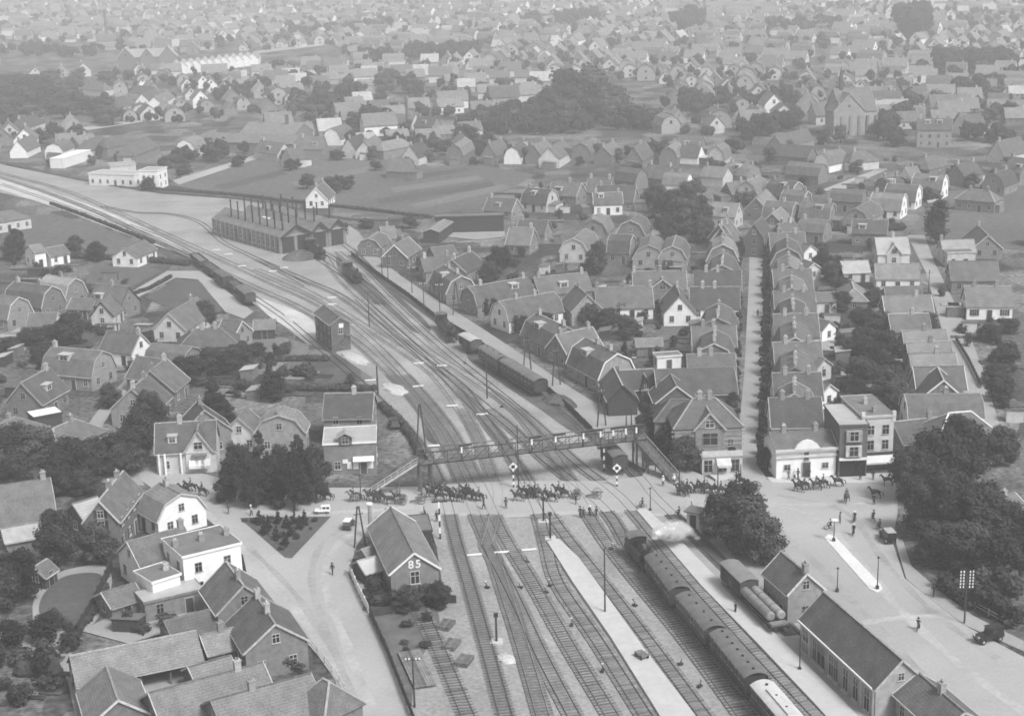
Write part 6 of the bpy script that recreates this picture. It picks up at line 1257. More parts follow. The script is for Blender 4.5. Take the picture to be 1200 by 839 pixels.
TN = [0]
WORD = {'round': 'leafy', 'street': 'clipped', 'conifer': 'dark pointed conifer', 'cypress': 'tall dark cypress', 'shrub': 'garden', 'far': 'leafy'}
TREES = []
def tree(px, py, h, r, kind='round', label=None, group=None, name=None, loc=None):
    TN[0] += 1; p = G(px, py) if loc is None else loc; cr, tr = PROTO[kind][TN[0] % len(PROTO[kind])]
    pl = place_of(px, py); shrub = kind == 'shrub'
    if label is None:
        size = 'tall' if h > 10 else ('small' if h < 6 else 'mid-sized')
        label = (f"{size} {WORD[kind]} tree {pl}" if not shrub else f"bushy garden shrub {pl}") if kind not in ('conifer', 'cypress') else f"{size} {WORD[kind]} tree {pl}"
        group = group or (f"trees {pl}" if not shrub else f"shrubs {pl}")
    name = name or ('shrub' if shrub else ('conifer_tree' if kind in ('conifer', 'cypress') else 'tree'))
    t = thing(name, label, 'shrub' if shrub else 'tree', (p.x, p.y, .02), RNG.uniform(0, 6.28), group)
    base = {'round': (4, 10), 'street': (4, 10), 'conifer': (2.6, 10), 'cypress': (1.5, 10), 'shrub': (1.2, 2), 'far': (3.6, 10)}[kind]; t.scale = (r / base[0], r / base[0], h / base[1])
    link('foliage' if shrub else 'crown', cr, t); link('stem' if shrub else 'trunk', tr, t); TREES.append((p.x, p.y, r)); return t
# the big trees on the square
for x, y, h, r in ((1068, 590, 9.5, 4.2), (1096, 580, 11.5, 5), (1124, 566, 12, 5.2), (1080, 628, 9, 4.6), (1112, 632, 11, 5), (1146, 640, 10, 5), (1100, 662, 7, 3.8), (1134, 674, 8, 4.2), (1166, 680, 8, 4.2), (1180, 640, 7, 4), (1196, 668, 7, 4), (1172, 545, 7, 3.6)):
    tree(x, y, h, r, 'round', 'broad dark tree in the dense clump beside the square', 'clump of trees beside the square')
for x, y, h, r in ((1120, 700, 3.4, 2.4), (1140, 712, 3.2, 2.4), (1158, 716, 3.6, 2.6), (1176, 722, 3.6, 2.6), (1188, 735, 3.2, 2.4), (1105, 690, 2.6, 1.8), (1188, 700, 5, 3), (1150, 694, 4, 2.6)): tree(x, y, h, r, 'shrub', 'rough bush behind the low railing beside the parked car', 'bushes behind the low railing')
for x, y, h, r in ((852, 640, 8.5, 4.2), (880, 652, 9, 4.4), (868, 622, 8.5, 4.0), (893, 662, 8, 3.6), (842, 622, 6, 3)): tree(x, y, h, r, 'round', 'dense broad tree in the clump behind the goods office', 'clump behind the goods office')
for x, y, h, r in ((772, 522, 7.5, 4), (788, 540, 7, 4), (804, 552, 6, 3.4), (762, 508, 6, 3)): tree(x, y, h, r, 'round', 'dark garden tree between the stair and the corner villa', 'trees by the corner villa')
for x, y, h, r in ((270, 588, 9, 3.0), (293, 596, 10, 2.7), (318, 592, 9.5, 3.0), (345, 598, 10, 2.8), (371, 590, 10, 3.0), (306, 572, 10.5, 2.6), (350, 572, 10, 2.8), (281, 570, 8, 2.8), (331, 580, 9, 2.4)): tree(x, y, h, r, 'round' if x % 2 else 'conifer', 'dark tree in the grove beside the triangular garden', 'grove beside the triangular garden')
tree(70, 664, 9.5, 3.4, 'round', 'tall dark tree beside the little summerhouse'); tree(116, 660, 6.5, 3.2, 'round', 'rounded dark tree before the tall narrow brick house'); tree(20, 706, 8, 4.2, 'round', 'large pale-leaved tree beside the oval lawn'); tree(4, 716, 7, 3.6, 'round', 'leafy tree at the garden edge beyond the oval lawn')
tree(15, 758, 4, 1.7, 'cypress', 'clipped round bush at the bend of the garden path', name='topiary_bush'); tree(55, 752, 4, 2.0, 'cypress', 'clipped cone bush beside the flower bed', name='topiary_bush'); tree(80, 762, 2.6, 2, 'shrub', 'dark shrub between path and cart shed'); tree(480, 716, 3.6, 2.6, 'round', 'thin scrubby tree behind the crossing keeper house'); tree(515, 712, 4, 2.2, 'round', 'ragged bush tree by the tracks behind the crossing keeper house')
tree(335, 775, 2.8, 3, 'shrub', 'bushy growth in the yard below the twin gables'); tree(350, 782, 2.4, 2.5, 'shrub', 'lower bush beside the yard paling')
for i, (x, y) in enumerate(((304, 612), (315, 618), (326, 612), (324, 630), (336, 617), (340, 626), (345, 612), (352, 618), (357, 612), (334, 637), (311, 624))):
    tree(x, y + 3, 2.6, .8, 'conifer', 'small cone-shaped fir in the triangular garden', 'firs in the triangular garden')
for x, y, h, r in ((15, 540, 7, 5), (45, 545, 7, 5), (85, 556, 7, 5), (115, 560, 7, 4.6), (145, 552, 7.5, 4.5), (20, 570, 6, 4), (165, 535, 9, 4.0), (150, 555, 6, 4), (70, 578, 5, 3.4), (100, 580, 4.5, 3)): tree(x, y, h, r, 'round', 'full leafy tree in the belt behind the tall narrow brick house', 'belt of trees behind the tall narrow brick house')
for x, y, h, r, k in ((85, 404, 8, 4.6, 'round'), (240, 384, 6.5, 3.4, 'round'), (222, 448, 6, 4, 'round'), (250, 440, 6, 4.5, 'round'), (275, 430, 5, 4, 'round'), (250, 490, 8, 3.5, 'conifer'), (262, 500, 7, 3.2, 'conifer'), (322, 470, 6, 2.4, 'cypress'), (285, 425, 5, 3, 'round'), (130, 478, 5, 2.8, 'round'), (38, 405, 4, 4, 'round'), (20, 305, 8, 4.2, 'round'), (114, 306, 6, 3.6, 'round'), (88, 296, 5, 3.5, 'round'),
                   (155, 436, 3, 2, 'shrub'), (60, 400, 4, 3, 'round'), (20, 290, 6, 3, 'round'), (10, 415, 4, 3.5, 'round'), (48, 425, 4, 3, 'round'), (175, 500, 7, 4, 'round'), (330, 415, 3, 3, 'shrub'), (360, 440, 2.6, 3, 'shrub'), (300, 420, 3.5, 3, 'round'), (245, 420, 4, 3, 'round')): tree(x, y, h, r, k)
# gardens behind the avenue and the lane
for x, y, h, r in ((1012, 420, 7, 4.6), (1035, 432, 8, 5), (1010, 455, 6.5, 4), (1040, 470, 7, 4.5), (1000, 470, 5, 3.6), (1030, 395, 6, 4), (1010, 385, 5, 3.6), (985, 365, 5, 3.5), (1022, 360, 4.5, 3.2), (1052, 480, 6, 4), (985, 345, 4.5, 3), (975, 330, 5, 3.4), (965, 315, 5, 3.4), (1085, 388, 4.5, 3), (1040, 302, 4, 3), (1160, 400, 4, 3), (1178, 425, 4.5, 3.2), (1165, 450, 4, 3), (1180, 390, 3.5, 3), (990, 490, 5, 3), (1172, 470, 5, 3.2), (960, 300, 4, 3), (900, 550, 4, 2.4), (908, 540, 4, 2.4)): tree(x, y, h, r, 'round')
tree(1097, 286, 13, 3.2, 'cypress', 'single tall dark cypress at the edge of the open field')
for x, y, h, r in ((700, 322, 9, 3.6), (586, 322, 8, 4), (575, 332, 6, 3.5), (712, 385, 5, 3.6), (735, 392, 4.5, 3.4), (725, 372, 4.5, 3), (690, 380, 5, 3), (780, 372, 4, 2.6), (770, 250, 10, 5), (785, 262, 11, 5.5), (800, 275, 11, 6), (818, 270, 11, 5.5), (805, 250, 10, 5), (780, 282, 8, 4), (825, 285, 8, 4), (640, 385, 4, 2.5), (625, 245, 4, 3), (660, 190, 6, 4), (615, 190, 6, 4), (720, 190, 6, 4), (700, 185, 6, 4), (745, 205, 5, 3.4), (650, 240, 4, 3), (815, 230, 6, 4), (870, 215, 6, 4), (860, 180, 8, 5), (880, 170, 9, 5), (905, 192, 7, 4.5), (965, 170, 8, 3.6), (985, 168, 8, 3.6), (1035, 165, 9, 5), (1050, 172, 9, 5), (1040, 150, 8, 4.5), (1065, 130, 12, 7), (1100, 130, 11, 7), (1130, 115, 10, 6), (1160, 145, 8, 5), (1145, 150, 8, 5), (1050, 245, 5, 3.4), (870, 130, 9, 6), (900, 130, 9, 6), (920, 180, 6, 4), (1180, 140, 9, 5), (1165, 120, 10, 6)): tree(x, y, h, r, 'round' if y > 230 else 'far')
# fields' edge and beyond
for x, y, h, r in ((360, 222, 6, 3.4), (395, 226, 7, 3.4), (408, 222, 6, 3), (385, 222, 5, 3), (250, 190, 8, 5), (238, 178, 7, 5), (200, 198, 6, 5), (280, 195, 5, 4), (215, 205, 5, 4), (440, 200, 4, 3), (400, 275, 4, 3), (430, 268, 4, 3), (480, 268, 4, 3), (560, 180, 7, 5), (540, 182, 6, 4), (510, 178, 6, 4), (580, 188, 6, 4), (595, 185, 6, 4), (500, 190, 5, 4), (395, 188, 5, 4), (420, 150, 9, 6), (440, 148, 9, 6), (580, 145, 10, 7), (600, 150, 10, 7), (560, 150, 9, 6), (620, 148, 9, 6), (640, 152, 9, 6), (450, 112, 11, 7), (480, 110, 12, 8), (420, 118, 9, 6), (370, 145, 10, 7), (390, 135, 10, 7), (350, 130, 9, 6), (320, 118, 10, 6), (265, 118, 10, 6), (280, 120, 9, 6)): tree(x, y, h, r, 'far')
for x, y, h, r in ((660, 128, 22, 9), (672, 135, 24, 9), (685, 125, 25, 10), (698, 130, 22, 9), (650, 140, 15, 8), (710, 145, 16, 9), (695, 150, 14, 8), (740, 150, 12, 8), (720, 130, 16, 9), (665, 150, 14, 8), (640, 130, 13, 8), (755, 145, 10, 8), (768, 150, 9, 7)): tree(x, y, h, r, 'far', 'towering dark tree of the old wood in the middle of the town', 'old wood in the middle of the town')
for k in range(34): x = RNG.uniform(-10, 135); y = RNG.uniform(100, 152); tree(x, y, RNG.uniform(9, 14), RNG.uniform(6, 9), 'far', 'dark tree of the park behind the white works', 'park behind the white works')
# the avenue: two rows of clipped street trees
for s, x0 in (('a', 868), ('b', 900)):
    for k in range(24):
        y = 288 + 260 * (k / 23) ** 1.25; f = (y - 280) / 270; x = (870 - 10 * f - 3 if s == 'a' else 899 - 5 * f)
        tree(x + RNG.uniform(-1, 1), y, RNG.uniform(2.8, 3.9), RNG.uniform(1.3, 1.7), 'street', 'clipped street tree in the avenue row ' + ('along the white cottages side' if s == 'a' else 'along the treed gardens side'), 'street trees of the avenue', name='street_tree')
# roadside row along the lane
for k in range(26):
    f = k / 25; p = (492 + (712 - 492) * f, 318 + (446 - 318) * f + (6 if k % 2 else 0)); tree(p[0], p[1], 4.2, 1.5, 'street', 'small pollard in the row along the lane by the sidings', 'pollards along the lane', name='pollard_tree')
for k in range(46):                                   # low planting in the triangular garden
    x, y = RNG.uniform(284, 385), RNG.uniform(608, 650)
    if inside([(283, 609), (384, 607), (341, 652), (335, 652)], x, y): tree(x, y, RNG.uniform(.5, 1.0), RNG.uniform(.4, .9), 'shrub', 'low plant in the bedding of the triangular garden', 'bedding plants in the triangular garden')
for k in range(34):                                   # weeds along the disused track
    x, y = RNG.uniform(425, 515), RNG.uniform(690, 825)
    if inside([(430, 692), (505, 692), (514, 740), (488, 790), (484, 828), (456, 770)], x, y): tree(x, y, RNG.uniform(.5, 1.5), RNG.uniform(.5, 1.3), 'shrub', 'patch of tall weeds beside the disused track', 'weeds beside the disused track')
# hedges
def hedge(pts, h, w, label):
    ww = [G(x, y) for x, y in pts]; rg = random.Random(int(pts[0][0] * 7 + pts[0][1])); vs_, fs = [], []; o = ww[0]
    bl = []
    for a, b in zip(ww, ww[1:]):
        n = max(2, int((b - a).length / (w * .55)))
        for k in range(n): p = a.lerp(b, (k + .5) / n) - o; bl.append((p.x + rg.uniform(-.15, .15), p.y + rg.uniform(-.15, .15), h * .5 * rg.uniform(.85, 1.15), w * .62))
    me = crown_mesh('hedge', rg, [(x, y, z, r) for x, y, z, r in bl], min(9000, 60 * len(bl)), .2 if pts[0][1] > 400 else .32, 'hedge', .95); ob = link('hedge', me, None, (o.x, o.y, .05)); ob.scale = (1, 1, max(.6, h / (w * 1.24)) if False else 1)
    tag(ob, label, 'hedge')
hedge([(70, 302), (110, 304), (160, 306), (222, 312)], 1.5, 1.6, 'dark hedge behind the cottage on the railway bend'); hedge([(930, 270), (980, 271), (1020, 271), (1060, 270)], 2.0, 2.2, 'long dark hedge across the gardens at the avenue head')
hedge([(255, 452), (310, 455), (360, 458), (440, 458)], 1.2, 1.3, 'low hedge between the allotment and the inn'); hedge([(290, 426), (340, 424), (385, 424)], 1.4, 1.4, 'hedge along the upper allotment'); hedge([(170, 222), (260, 228), (330, 236), (420, 246), (505, 256)], .9, 1.0, 'dark thorn hedge along the branch line')
hedge([(150, 348), (175, 340), (200, 326)], .8, .9, 'low hedge beside the grass triangle') ; hedge([(60, 240), (110, 258), (180, 286)], .9, 1.0, 'rough scrub strip along the railway bend'); hedge([(745, 560), (770, 575), (790, 590)], .8, .9, 'low scrub at the stair foot by the square') if False else None
hedge([(395, 540), (420, 520), (450, 545), (470, 556), (488, 540)], 1.0, 1.0, 'scrubby hedge round the inn yard') if False else None
hedge([(448, 478), (468, 496), (484, 516), (492, 535)], 1.3, 1.4, 'scrubby hedge between the inn yard and the goods line')
hedge([(20, 790), (70, 790)], 1.0, 2.2, 'bed of leafy vegetables in the garden below the oval lawn'); hedge([(60, 720), (90, 745)], .7, 1.2, 'flower bed beside the clipped bushes') ; hedge([(124, 690), (108, 722), (92, 742)], 1.0, 1.0, 'row of plants along the tall garden wall')
# garden trees before the mid-town houses
for hx, hy, la, wb, r_ in list(HOUSES):
    px, py = P((hx, hy, 0))
    if 120 < py < 235 and -20 < px < 1220 and RNG.random() < .55:
        for q in range(RNG.choice([1, 1, 2])):
            x, y = hx + RNG.uniform(-1, 1) * (la + 3), hy - wb - RNG.uniform(2.5, 7)
            if all((x - a) ** 2 / (c + 2.2) ** 2 + (y - b) ** 2 / (d + 2.2) ** 2 > 1 for a, b, c, d, _ in HOUSES if abs(y - b) < 20): tree(*P((x, y, 0)), RNG.uniform(2.6, 6.5), RNG.uniform(1.6, 3.2), 'far')
# ================================================================ scattered sheds and shrubs in the back gardens
def clear(x, y, m):
    for hx, hy, a, b, r in HOUSES:
        dx, dy = x - hx, y - hy
        if abs(dx * math.cos(r) + dy * math.sin(r)) < a + m and abs(-dx * math.sin(r) + dy * math.cos(r)) < b + m: return False
    return True
ZONES = [([(560, 295), (700, 285), (860, 300), (806, 425), (730, 430), (690, 380), (600, 330)], 34, 16), ([(955, 290), (1030, 285), (1060, 400), (1060, 480), (1040, 490), (965, 455)], 26, 14), ([(590, 225), (830, 200), (840, 290), (640, 290)], 26, 12), ([(0, 380), (110, 375), (300, 400), (420, 450), (300, 480), (180, 440), (0, 470)], 30, 10), ([(1100, 345), (1195, 380), (1195, 500), (1165, 470)], 12, 3),
         ([(830, 180), (1190, 190), (1190, 215), (1020, 270), (900, 260)], 26, 8), ([(0, 300), (110, 308), (180, 345), (60, 400), (0, 390)], 14, 4), ([(0, 760), (80, 770), (90, 830), (0, 835)], 9, 0), ([(120, 700), (230, 690), (235, 735), (140, 750)], 3, 1), ([(440, 655), (500, 670), (515, 705), (440, 715)], 7, 0)]
def garden_bed(x, y):
    p = G(x, y); k_ = .45 if y > 560 else 1; L, W = RNG.uniform(3, 9) * k_, RNG.uniform(1.2, 3.2) * k_; o = MB().box(-L/2, L/2, -W/2, W/2, 0, .16).build('garden_bed', RNG.choice(BEDS)); o.location = (p.x, p.y, .14); o.rotation_euler = (0, 0, rad(-9) + RNG.choice([0, 0, math.pi / 2]) + RNG.uniform(-.1, .1)); o['kind'] = 'structure'
M['bed_dark'] = grey('bed_dark_crop', 0.055, 0.5, 1.2, fine=0.5, obj_var=0.4); M['bed_mid'] = grey('bed_mid_crop', 0.11, 0.5, 1.2, fine=0.5, obj_var=0.4); M['bed_pale'] = grey('bed_bare_soil', 0.26, 0.3, 1.2, fine=0.3, obj_var=0.3)
BEDS = ['bed_dark', 'bed_dark', 'bed_mid', 'bed_mid', 'bed_pale']
for poly, ns, nh in ZONES:
    xs = [q[0] for q in poly]; ys = [q[1] for q in poly]; got = tries = 0
    ns = int(ns * 1.5); nb = int(ns * .9)
    while got < ns + nh + nb and tries < 4000:
        tries += 1; x = RNG.uniform(min(xs), max(xs)); y = RNG.uniform(min(ys), max(ys))
        if not inside(poly, x, y): continue
        p = G(x, y)
        if not clear(p.x, p.y, 1.6) or inside(NE_ROAD, x, y) or inside(AVENUE, x, y): continue
        got += 1
        if got > ns + nh: garden_bed(x, y)
        elif got <= ns: tree(x, y, RNG.uniform(1.4, 3.2), RNG.uniform(1.0, 2.2), 'shrub')
        else:
            w, l, h = RNG.uniform(2, 3), RNG.uniform(2.6, 4.5), RNG.uniform(2, 2.6); pl = place_of(x, y); mt = RNG.choice(['roof_grey', 'felt', 'zinc', 'roof']); wl_ = RNG.choice(['wood_dark', 'wood', 'plaster', 'brick'])
            t = thing('garden_shed', f"little {_WALLWORD[wl_]} garden shed with {_ROOFTONE[mt]} roof {pl}", 'shed', (p.x, p.y, 0), rad(-9) + RNG.choice([0, math.pi / 2]), f"garden sheds {pl}")
            MB().prism([(-w/2, 0), (w/2, 0), (w/2, h - .5), (-w/2, h - .1)], -l/2, l/2).build('wall', wl_, t); MB().prism([(-w/2 - .2, h), (w/2 + .2, h - .5), (w/2 + .2, h - .6), (-w/2 - .2, h - .1)], -l/2 - .2, l/2 + .2).build('roof', mt, t)
            MB().box(l/2, l/2 + .05, -.4, .4, .05, 1.6).build('door', 'door', t); HOUSES.append((p.x, p.y, l/2, w/2, t.rotation_euler.z))
# ================================================================ the far town
RNG2 = random.Random(77)
KEEP = [YARD] + FIELDS + [RFIELD, [(430, 60), (560, 55), (590, 70), (440, 80)], [(0, 48), (110, 52), (160, 70), (120, 88), (0, 92)], [(100, 156), (300, 140), (300, 182), (120, 216)], [(640, 95), (770, 95), (780, 160), (640, 160)], [(-20, 92), (140, 92), (140, 155), (-20, 155)], [(210, 66), (400, 52), (405, 80), (215, 88)]]
MID_ZONE = [(590, 158), (860, 158), (1200, 125), (1210, 300), (960, 275), (600, 300)]
def rows():
    y = 470.0
    while y < 2650:
        half = y * .36 + 30; x = -half; st = 11 + y * .004
        while x < half:
            yield x + RNG2.uniform(-3, 3), y + RNG2.uniform(-4, 4), RNG2.random()
            x += st * RNG2.uniform(.85, 1.5)
        y += 16 + y * .006
cand = []
for x, y, r in rows():
    px, py = P((x, y, 0))
    if px < -40 or px > 1240 or py > 190 or py < -25: continue
    if any(inside(k, px, py) for k in KEEP): continue
    if inside(MID_ZONE, px, py) and py > 150: continue
    if not clear(x, y, 7): continue
    if any((x - a) ** 2 + (y - b) ** 2 < (q + 4) ** 2 for a, b, q in TREES if abs(y - b) < 16): continue
    wood = math.sin(x * .011 + 2.1) * math.cos(y * .008 + x * .004) + .55 * math.sin(x * .031 - y * .017)
    cand.append((y, x, r, wood, px, py))
cand.sort()
# shared meshes for the nearer ones
def far_parts(L, W, he, hr, kind, wall, roof):
    pf = profile(kind, W, he, hr); inner = [(y * .98, z - .2) for y, z in pf]
    wm = MB().prism([(inner[0][0], 0)] + inner + [(inner[-1][0], 0)], -L/2, L/2).mesh('wall', wall)
    top = [(pf[0][0] - .3, pf[0][1] - .25)] + pf[1:-1] + [(pf[-1][0] + .3, pf[-1][1] - .25)]
    rm = MB().prism(top + [(y, z - .2) for y, z in reversed(top)], -L/2 - .3, L/2 + .3).mesh('roof', roof)
    cm = MB().box(L * .3 - .4, L * .3 + .4, -.35, .35, hr - 1, hr + .9).mesh('chimney', 'chimney')
    w1 = MB()
    for sx in (-1, 1): w1.box(sx * (L/2 + .02) - .03, sx * (L/2 + .02) + .03, -.6, .6, he + .3, he + 1.6)
    return wm, rm, cm, win_mesh(1.2, 1.5, True)[0], (L, W, he, hr)
VAR = []  # far roofs picked mostly paler: some haze is put into their colour
for q, (k, w, rf) in enumerate((('g', 'brick', 'roof_grey'), ('m', 'brick_pale', 'roof_grey'), ('g', 'white', 'roof_grey'), ('m', 'plaster', 'roof'), ('g', 'plaster', 'roof_grey'), ('m', 'brick_pale', 'roof'), ('g', 'brick_pale', 'roof_pale'), ('g', 'plaster', 'roof'))):
    VAR.append((far_parts(10 + q % 3 * 1.5, 8 + q % 2, 3.2 + (q % 3) * .6, 7.4 + (q % 3) * .6, k, w, rf), k, w, rf))
n_obj = n_tree = 0; stuff = {}; far_leaf = {'leaf': ([], []), 'leaf_mid': ([], [])}
def add_stuff(mat, vs_, fs):
    v, f = stuff.setdefault(mat, ([], [])); o = len(v); v += vs_; f += [tuple(o + i for i in q) for q in fs]
fr = [c[0] for c in [PROTO['far'][0], PROTO['far'][1], PROTO['far'][2]]]
def stuff_tree(x, y, h, r, rg):
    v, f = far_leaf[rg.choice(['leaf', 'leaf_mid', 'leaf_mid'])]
    bl = [(x + rg.uniform(-.45, .45) * r, y + rg.uniform(-.45, .45) * r, h * rg.uniform(.4, .75), r * rg.uniform(.45, .65)) for _ in range(4)]
    a, b = core(rg, bl, .9, 5); o = len(v); v += [tuple(q) for q in a]; f += [tuple(o + i for i in q) for q in b]
    a, b = leaf_cloud(rg, bl, 36, r * .22); o = len(v); v += [tuple(q) for q in a]; f += [tuple(o + i for i in q) for q in b]
for y, x, r, wood, px, py in cand:
    ang0 = rad(-9) + .5 * math.sin(x * .004 + y * .003) + (math.pi / 2 if math.sin(x * .02 + 1.3 * math.sin(y * .013)) > .35 else 0) + RNG2.uniform(-.08, .08)
    if r < .36 + .2 * wood:
        h = RNG2.uniform(4.5, 10); q = RNG2.uniform(2.6, 5.2)
        if n_tree < 20: tree(px, py, h, q, 'far', loc=Vector((x, y, 0))); n_tree += 1
        else: stuff_tree(x, y, h, q, RNG2)
        continue
    (wm, rm, cm, wn, (L, W, he, hr)), k, w, rf = VAR[int(r * 997) % len(VAR)] if RNG2.random() < .8 else VAR[0]
    if n_obj < 110:
        n_obj += 1; pl = place_of(px, py)
        s_ = RNG2.uniform(.8, 1.2)
        t = thing('house', f"distant {_WALLWORD[w]} {_ROOFWORD[k]} house with {_ROOFTONE[rf]} roof {pl}", 'house', (x, y, 0), ang0, f"distant houses {pl}")
        t.scale = (s_, s_ * RNG2.uniform(.9, 1.1), s_ * RNG2.uniform(.85, 1.1))
        link('wall', wm, t); link('roof', rm, t); link('chimney', cm, t)
        for sx in (-1, 1): link('window', wn, t, (sx * L/2, 0, he + (hr - he) * .25), -sx * math.pi / 2)
        for sy in (-1, 1):
            for xx in (-.3, 0, .3): link('window', wn, t, (xx * L, sy * W/2 * .98, 1.8), 0 if sy > 0 else math.pi)
    else:
        sc = RNG2.uniform(.78, 1.25)
        ca, sa = math.cos(ang0) * sc, math.sin(ang0) * sc
        for me, mt in ((wm, w), (rm, rf)) if y > 1500 else ((wm, w), (rm, rf), (cm, 'chimney')):
            add_stuff(mt, [(x + v.co.x * ca - v.co.y * sa, y + v.co.x * sa + v.co.y * ca, v.co.z * sc) for v in me.vertices], [tuple(p.vertices) for p in me.polygons])
        if y < 1500:
            lp = []
            for sx in (-1, 1):
                for zz in (1.0, he + .4): lp.append([(sx * (L/2 + .04), -.6, zz), (sx * (L/2 + .04), .6, zz), (sx * (L/2 + .04), .6, zz + 1.3), (sx * (L/2 + .04), -.6, zz + 1.3)])
            for qd in lp: add_stuff('glass', [(x + a * ca - b * sa, y + a * sa + b * ca, c) for a, b, c in qd], [(0, 1, 2, 3)])
    if RNG2.random() < .9:
        stuff_tree(x + RNG2.uniform(-9, 9), y - RNG2.uniform(6, 11), RNG2.uniform(2.8, 7.0), RNG2.uniform(2, 4.2), RNG2)
me = bpy.data.meshes.new('distant_town'); allv, allf, mi = [], [], []; 
for k, (mt, (v, f)) in enumerate(stuff.items()):
    o = len(allv); allv += v; allf += [tuple(o + i for i in q) for q in f]; mi += [k] * len(f); me.materials.append(M[mt])
me.from_pydata(allv, [], allf); me.polygons.foreach_set('material_index', mi)
tag(link('distant_town', me), 'mass of far roofs and walls that fades into haze', None, kind='stuff')
for mt, (v, f) in far_leaf.items():
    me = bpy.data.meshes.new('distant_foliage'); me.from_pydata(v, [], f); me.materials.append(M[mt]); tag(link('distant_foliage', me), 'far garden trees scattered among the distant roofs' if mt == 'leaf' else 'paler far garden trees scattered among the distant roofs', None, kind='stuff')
# woodland strips far off
v0 = [[], []]; rg = random.Random(5)
for (x1, y1, x2, y2, n, h) in ((430, 72, 560, 66, 60, 10), (0, 62, 110, 66, 40, 9), (330, 40, 460, 34, 40, 10), (790, 40, 820, 38, 14, 20), (1060, 48, 1090, 46, 12, 24), (620, 30, 700, 26, 40, 12), (900, 40, 1000, 36, 40, 12), (1100, 85, 1190, 80, 40, 12), (540, 158, 790, 150, 70, 8), (556, 147, 640, 143, 26, 9), (800, 130, 935, 122, 46, 9), (425, 152, 470, 140, 20, 9), (345, 128, 420, 118, 34, 9), (872, 162, 935, 150, 26, 8), (1028, 162, 1062, 142, 22, 9), (255, 120, 305, 112, 20, 8), (1118, 114, 1195, 100, 34, 9), (0, 112, 140, 138, 50, 10), (600, 186, 830, 184, 34, 6), (190, 196, 290, 176, 30, 6), (380, 172, 590, 182, 36, 6), (820, 222, 850, 212, 10, 6), (1120, 160, 1195, 172, 22, 7)):
    for k in range(n):
        f = rg.random(); p = G(x1 + (x2 - x1) * f, y1 + (y2 - y1) * f + rg.uniform(-4, 4)); h_ = h * rg.uniform(.6, 1.25); r = h_ * .5
        if not clear(p.x, p.y, r * .7): continue
        bl = [(p.x + rg.uniform(-.4, .4) * r, p.y + rg.uniform(-.4, .4) * r, h_ * rg.uniform(.35, .75), r * .6) for _ in range(4)]
        a, b = core(rg, bl, .9, 5); o = len(v0[0]); v0[0] += [tuple(q) for q in a]; v0[1] += [tuple(o + i for i in q) for q in b]
        a, b = leaf_cloud(rg, bl, 40, r * .25); o = len(v0[0]); v0[0] += [tuple(q) for q in a]; v0[1] += [tuple(o + i for i in q) for q in b]
me = bpy.data.meshes.new('distant_woods'); me.from_pydata(v0[0], [], v0[1]); me.materials.append(M['leaf']); tag(link('distant_woods', me), 'dark far-off belts of woodland among the roofs', None, kind='stuff')
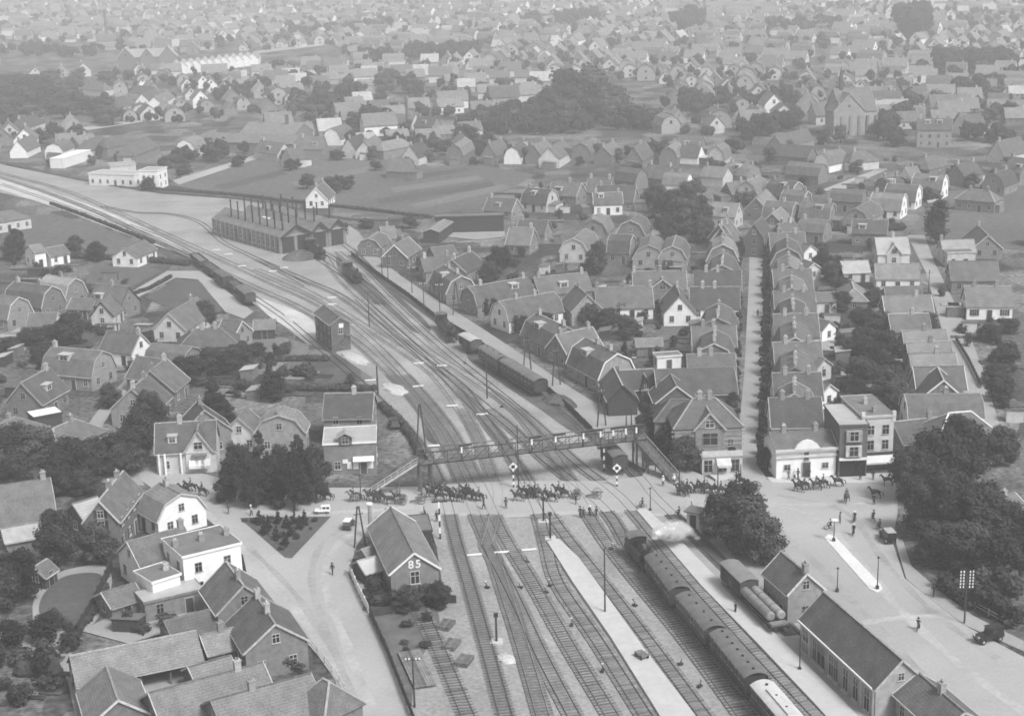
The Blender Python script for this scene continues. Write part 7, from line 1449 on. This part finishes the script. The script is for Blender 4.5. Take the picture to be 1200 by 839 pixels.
# ================================================================ steam of the engine, and the hazy air
def volume_mat(name, dens, noise=None):
    m = bpy.data.materials.new(name); m.use_nodes = True; t = m.node_tree
    for n in list(t.nodes):
        if n.type == 'BSDF_PRINCIPLED': t.nodes.remove(n)
    pv = t.nodes.new("ShaderNodeVolumePrincipled"); pv.inputs["Color"].default_value = (.97, .97, .97, 1); pv.inputs["Density"].default_value = dens; pv.inputs["Anisotropy"].default_value = 0.0
    try: m.cycles.volume_sampling = 'DISTANCE'
    except Exception: pass
    out = next(n for n in t.nodes if n.type == 'OUTPUT_MATERIAL'); t.links.new(pv.outputs[0], out.inputs["Volume"])
    if noise:
        tc = t.nodes.new("ShaderNodeTexCoord"); no = t.nodes.new("ShaderNodeTexNoise"); no.inputs["Scale"].default_value = noise; no.inputs["Detail"].default_value = 3; t.links.new(tc.outputs["Object"], no.inputs[0])
        mr = t.nodes.new("ShaderNodeMapRange"); mr.inputs[1].default_value = .38; mr.inputs[2].default_value = .6; mr.inputs[3].default_value = 0; mr.inputs[4].default_value = dens; t.links.new(no.outputs[0], mr.inputs[0])
        ln = t.nodes.new("ShaderNodeVectorMath"); ln.operation = 'LENGTH'; t.links.new(tc.outputs["Object"], ln.inputs[0])
        m2 = t.nodes.new("ShaderNodeMapRange"); m2.inputs[1].default_value = .98; m2.inputs[2].default_value = .4; m2.inputs[3].default_value = 0; m2.inputs[4].default_value = 1; t.links.new(ln.outputs[1], m2.inputs[0])
        k = t.nodes.new("ShaderNodeMath"); k.operation = 'MULTIPLY'; t.links.new(mr.outputs[0], k.inputs[0]); t.links.new(m2.outputs[0], k.inputs[1]); t.links.new(k.outputs[0], pv.inputs["Density"])
    return m
sm = volume_mat('steam_vapour', 3.5, 1.9)
bm = bmesh.new(); bmesh.ops.create_icosphere(bm, subdivisions=3, radius=1.0); sme = bpy.data.meshes.new('steam'); bm.to_mesh(sme); bm.free(); sme.materials.append(sm)
puffs = []; rg = random.Random(9)
for k in range(15):
    f = k / 14; sz = .55 + 1.5 * math.sin(math.pi * min(1, f * 1.15)) * rg.uniform(.7, 1.1); puffs.append((767 + 50 * f, 631 - 13 * math.sin(2.6 * f) + 8 * f * f + rg.uniform(-3, 3), 3.6 - 1.6 * f, (sz * 1.15, sz, sz * rg.uniform(.6, .85))))
M['steam_core'] = grey('steam_white', 0.9, 0.03, 2.0, rough=1.0, obj_var=0, spec=0.0)
bm = bmesh.new(); bmesh.ops.create_icosphere(bm, subdivisions=4, radius=1.0); from mathutils import noise as _mn
for v in bm.verts: v.co *= .62 + .42 * _mn.noise(v.co * 2.1) + .22 * _mn.noise(v.co * 5.0 + Vector((7, 3, 1))) + .1 * _mn.noise(v.co * 11.0)
cme = bpy.data.meshes.new('steam'); bm.to_mesh(cme); bm.free(); cme.materials.append(M['steam_core'])
for p_ in cme.polygons: p_.use_smooth = True
for k, (px, py, z, s) in enumerate(puffs):
    if k not in (0, 12, 13, 14):
        o = link('steam', cme, None, G(px, py, z), k * 1.3, tuple(q * rg.uniform(.5, .85) for q in s)); tag(o, 'dense white billow of steam beside the platform engine', None, kind='stuff')
for (px, py, z, s) in puffs:
    p = G(px, py, z); o = link('steam', sme, None, p, rad(-25), s); tag(o, 'white steam drifting from the platform engine', None, kind='stuff')
mb = MB().box(-1850, 1850, -60, 3450, -1.5, 94); hz = mb.build('haze', volume_mat('hazy_air', 0.00046)); tag(hz, 'pale summer haze over the whole town', None, kind='stuff')
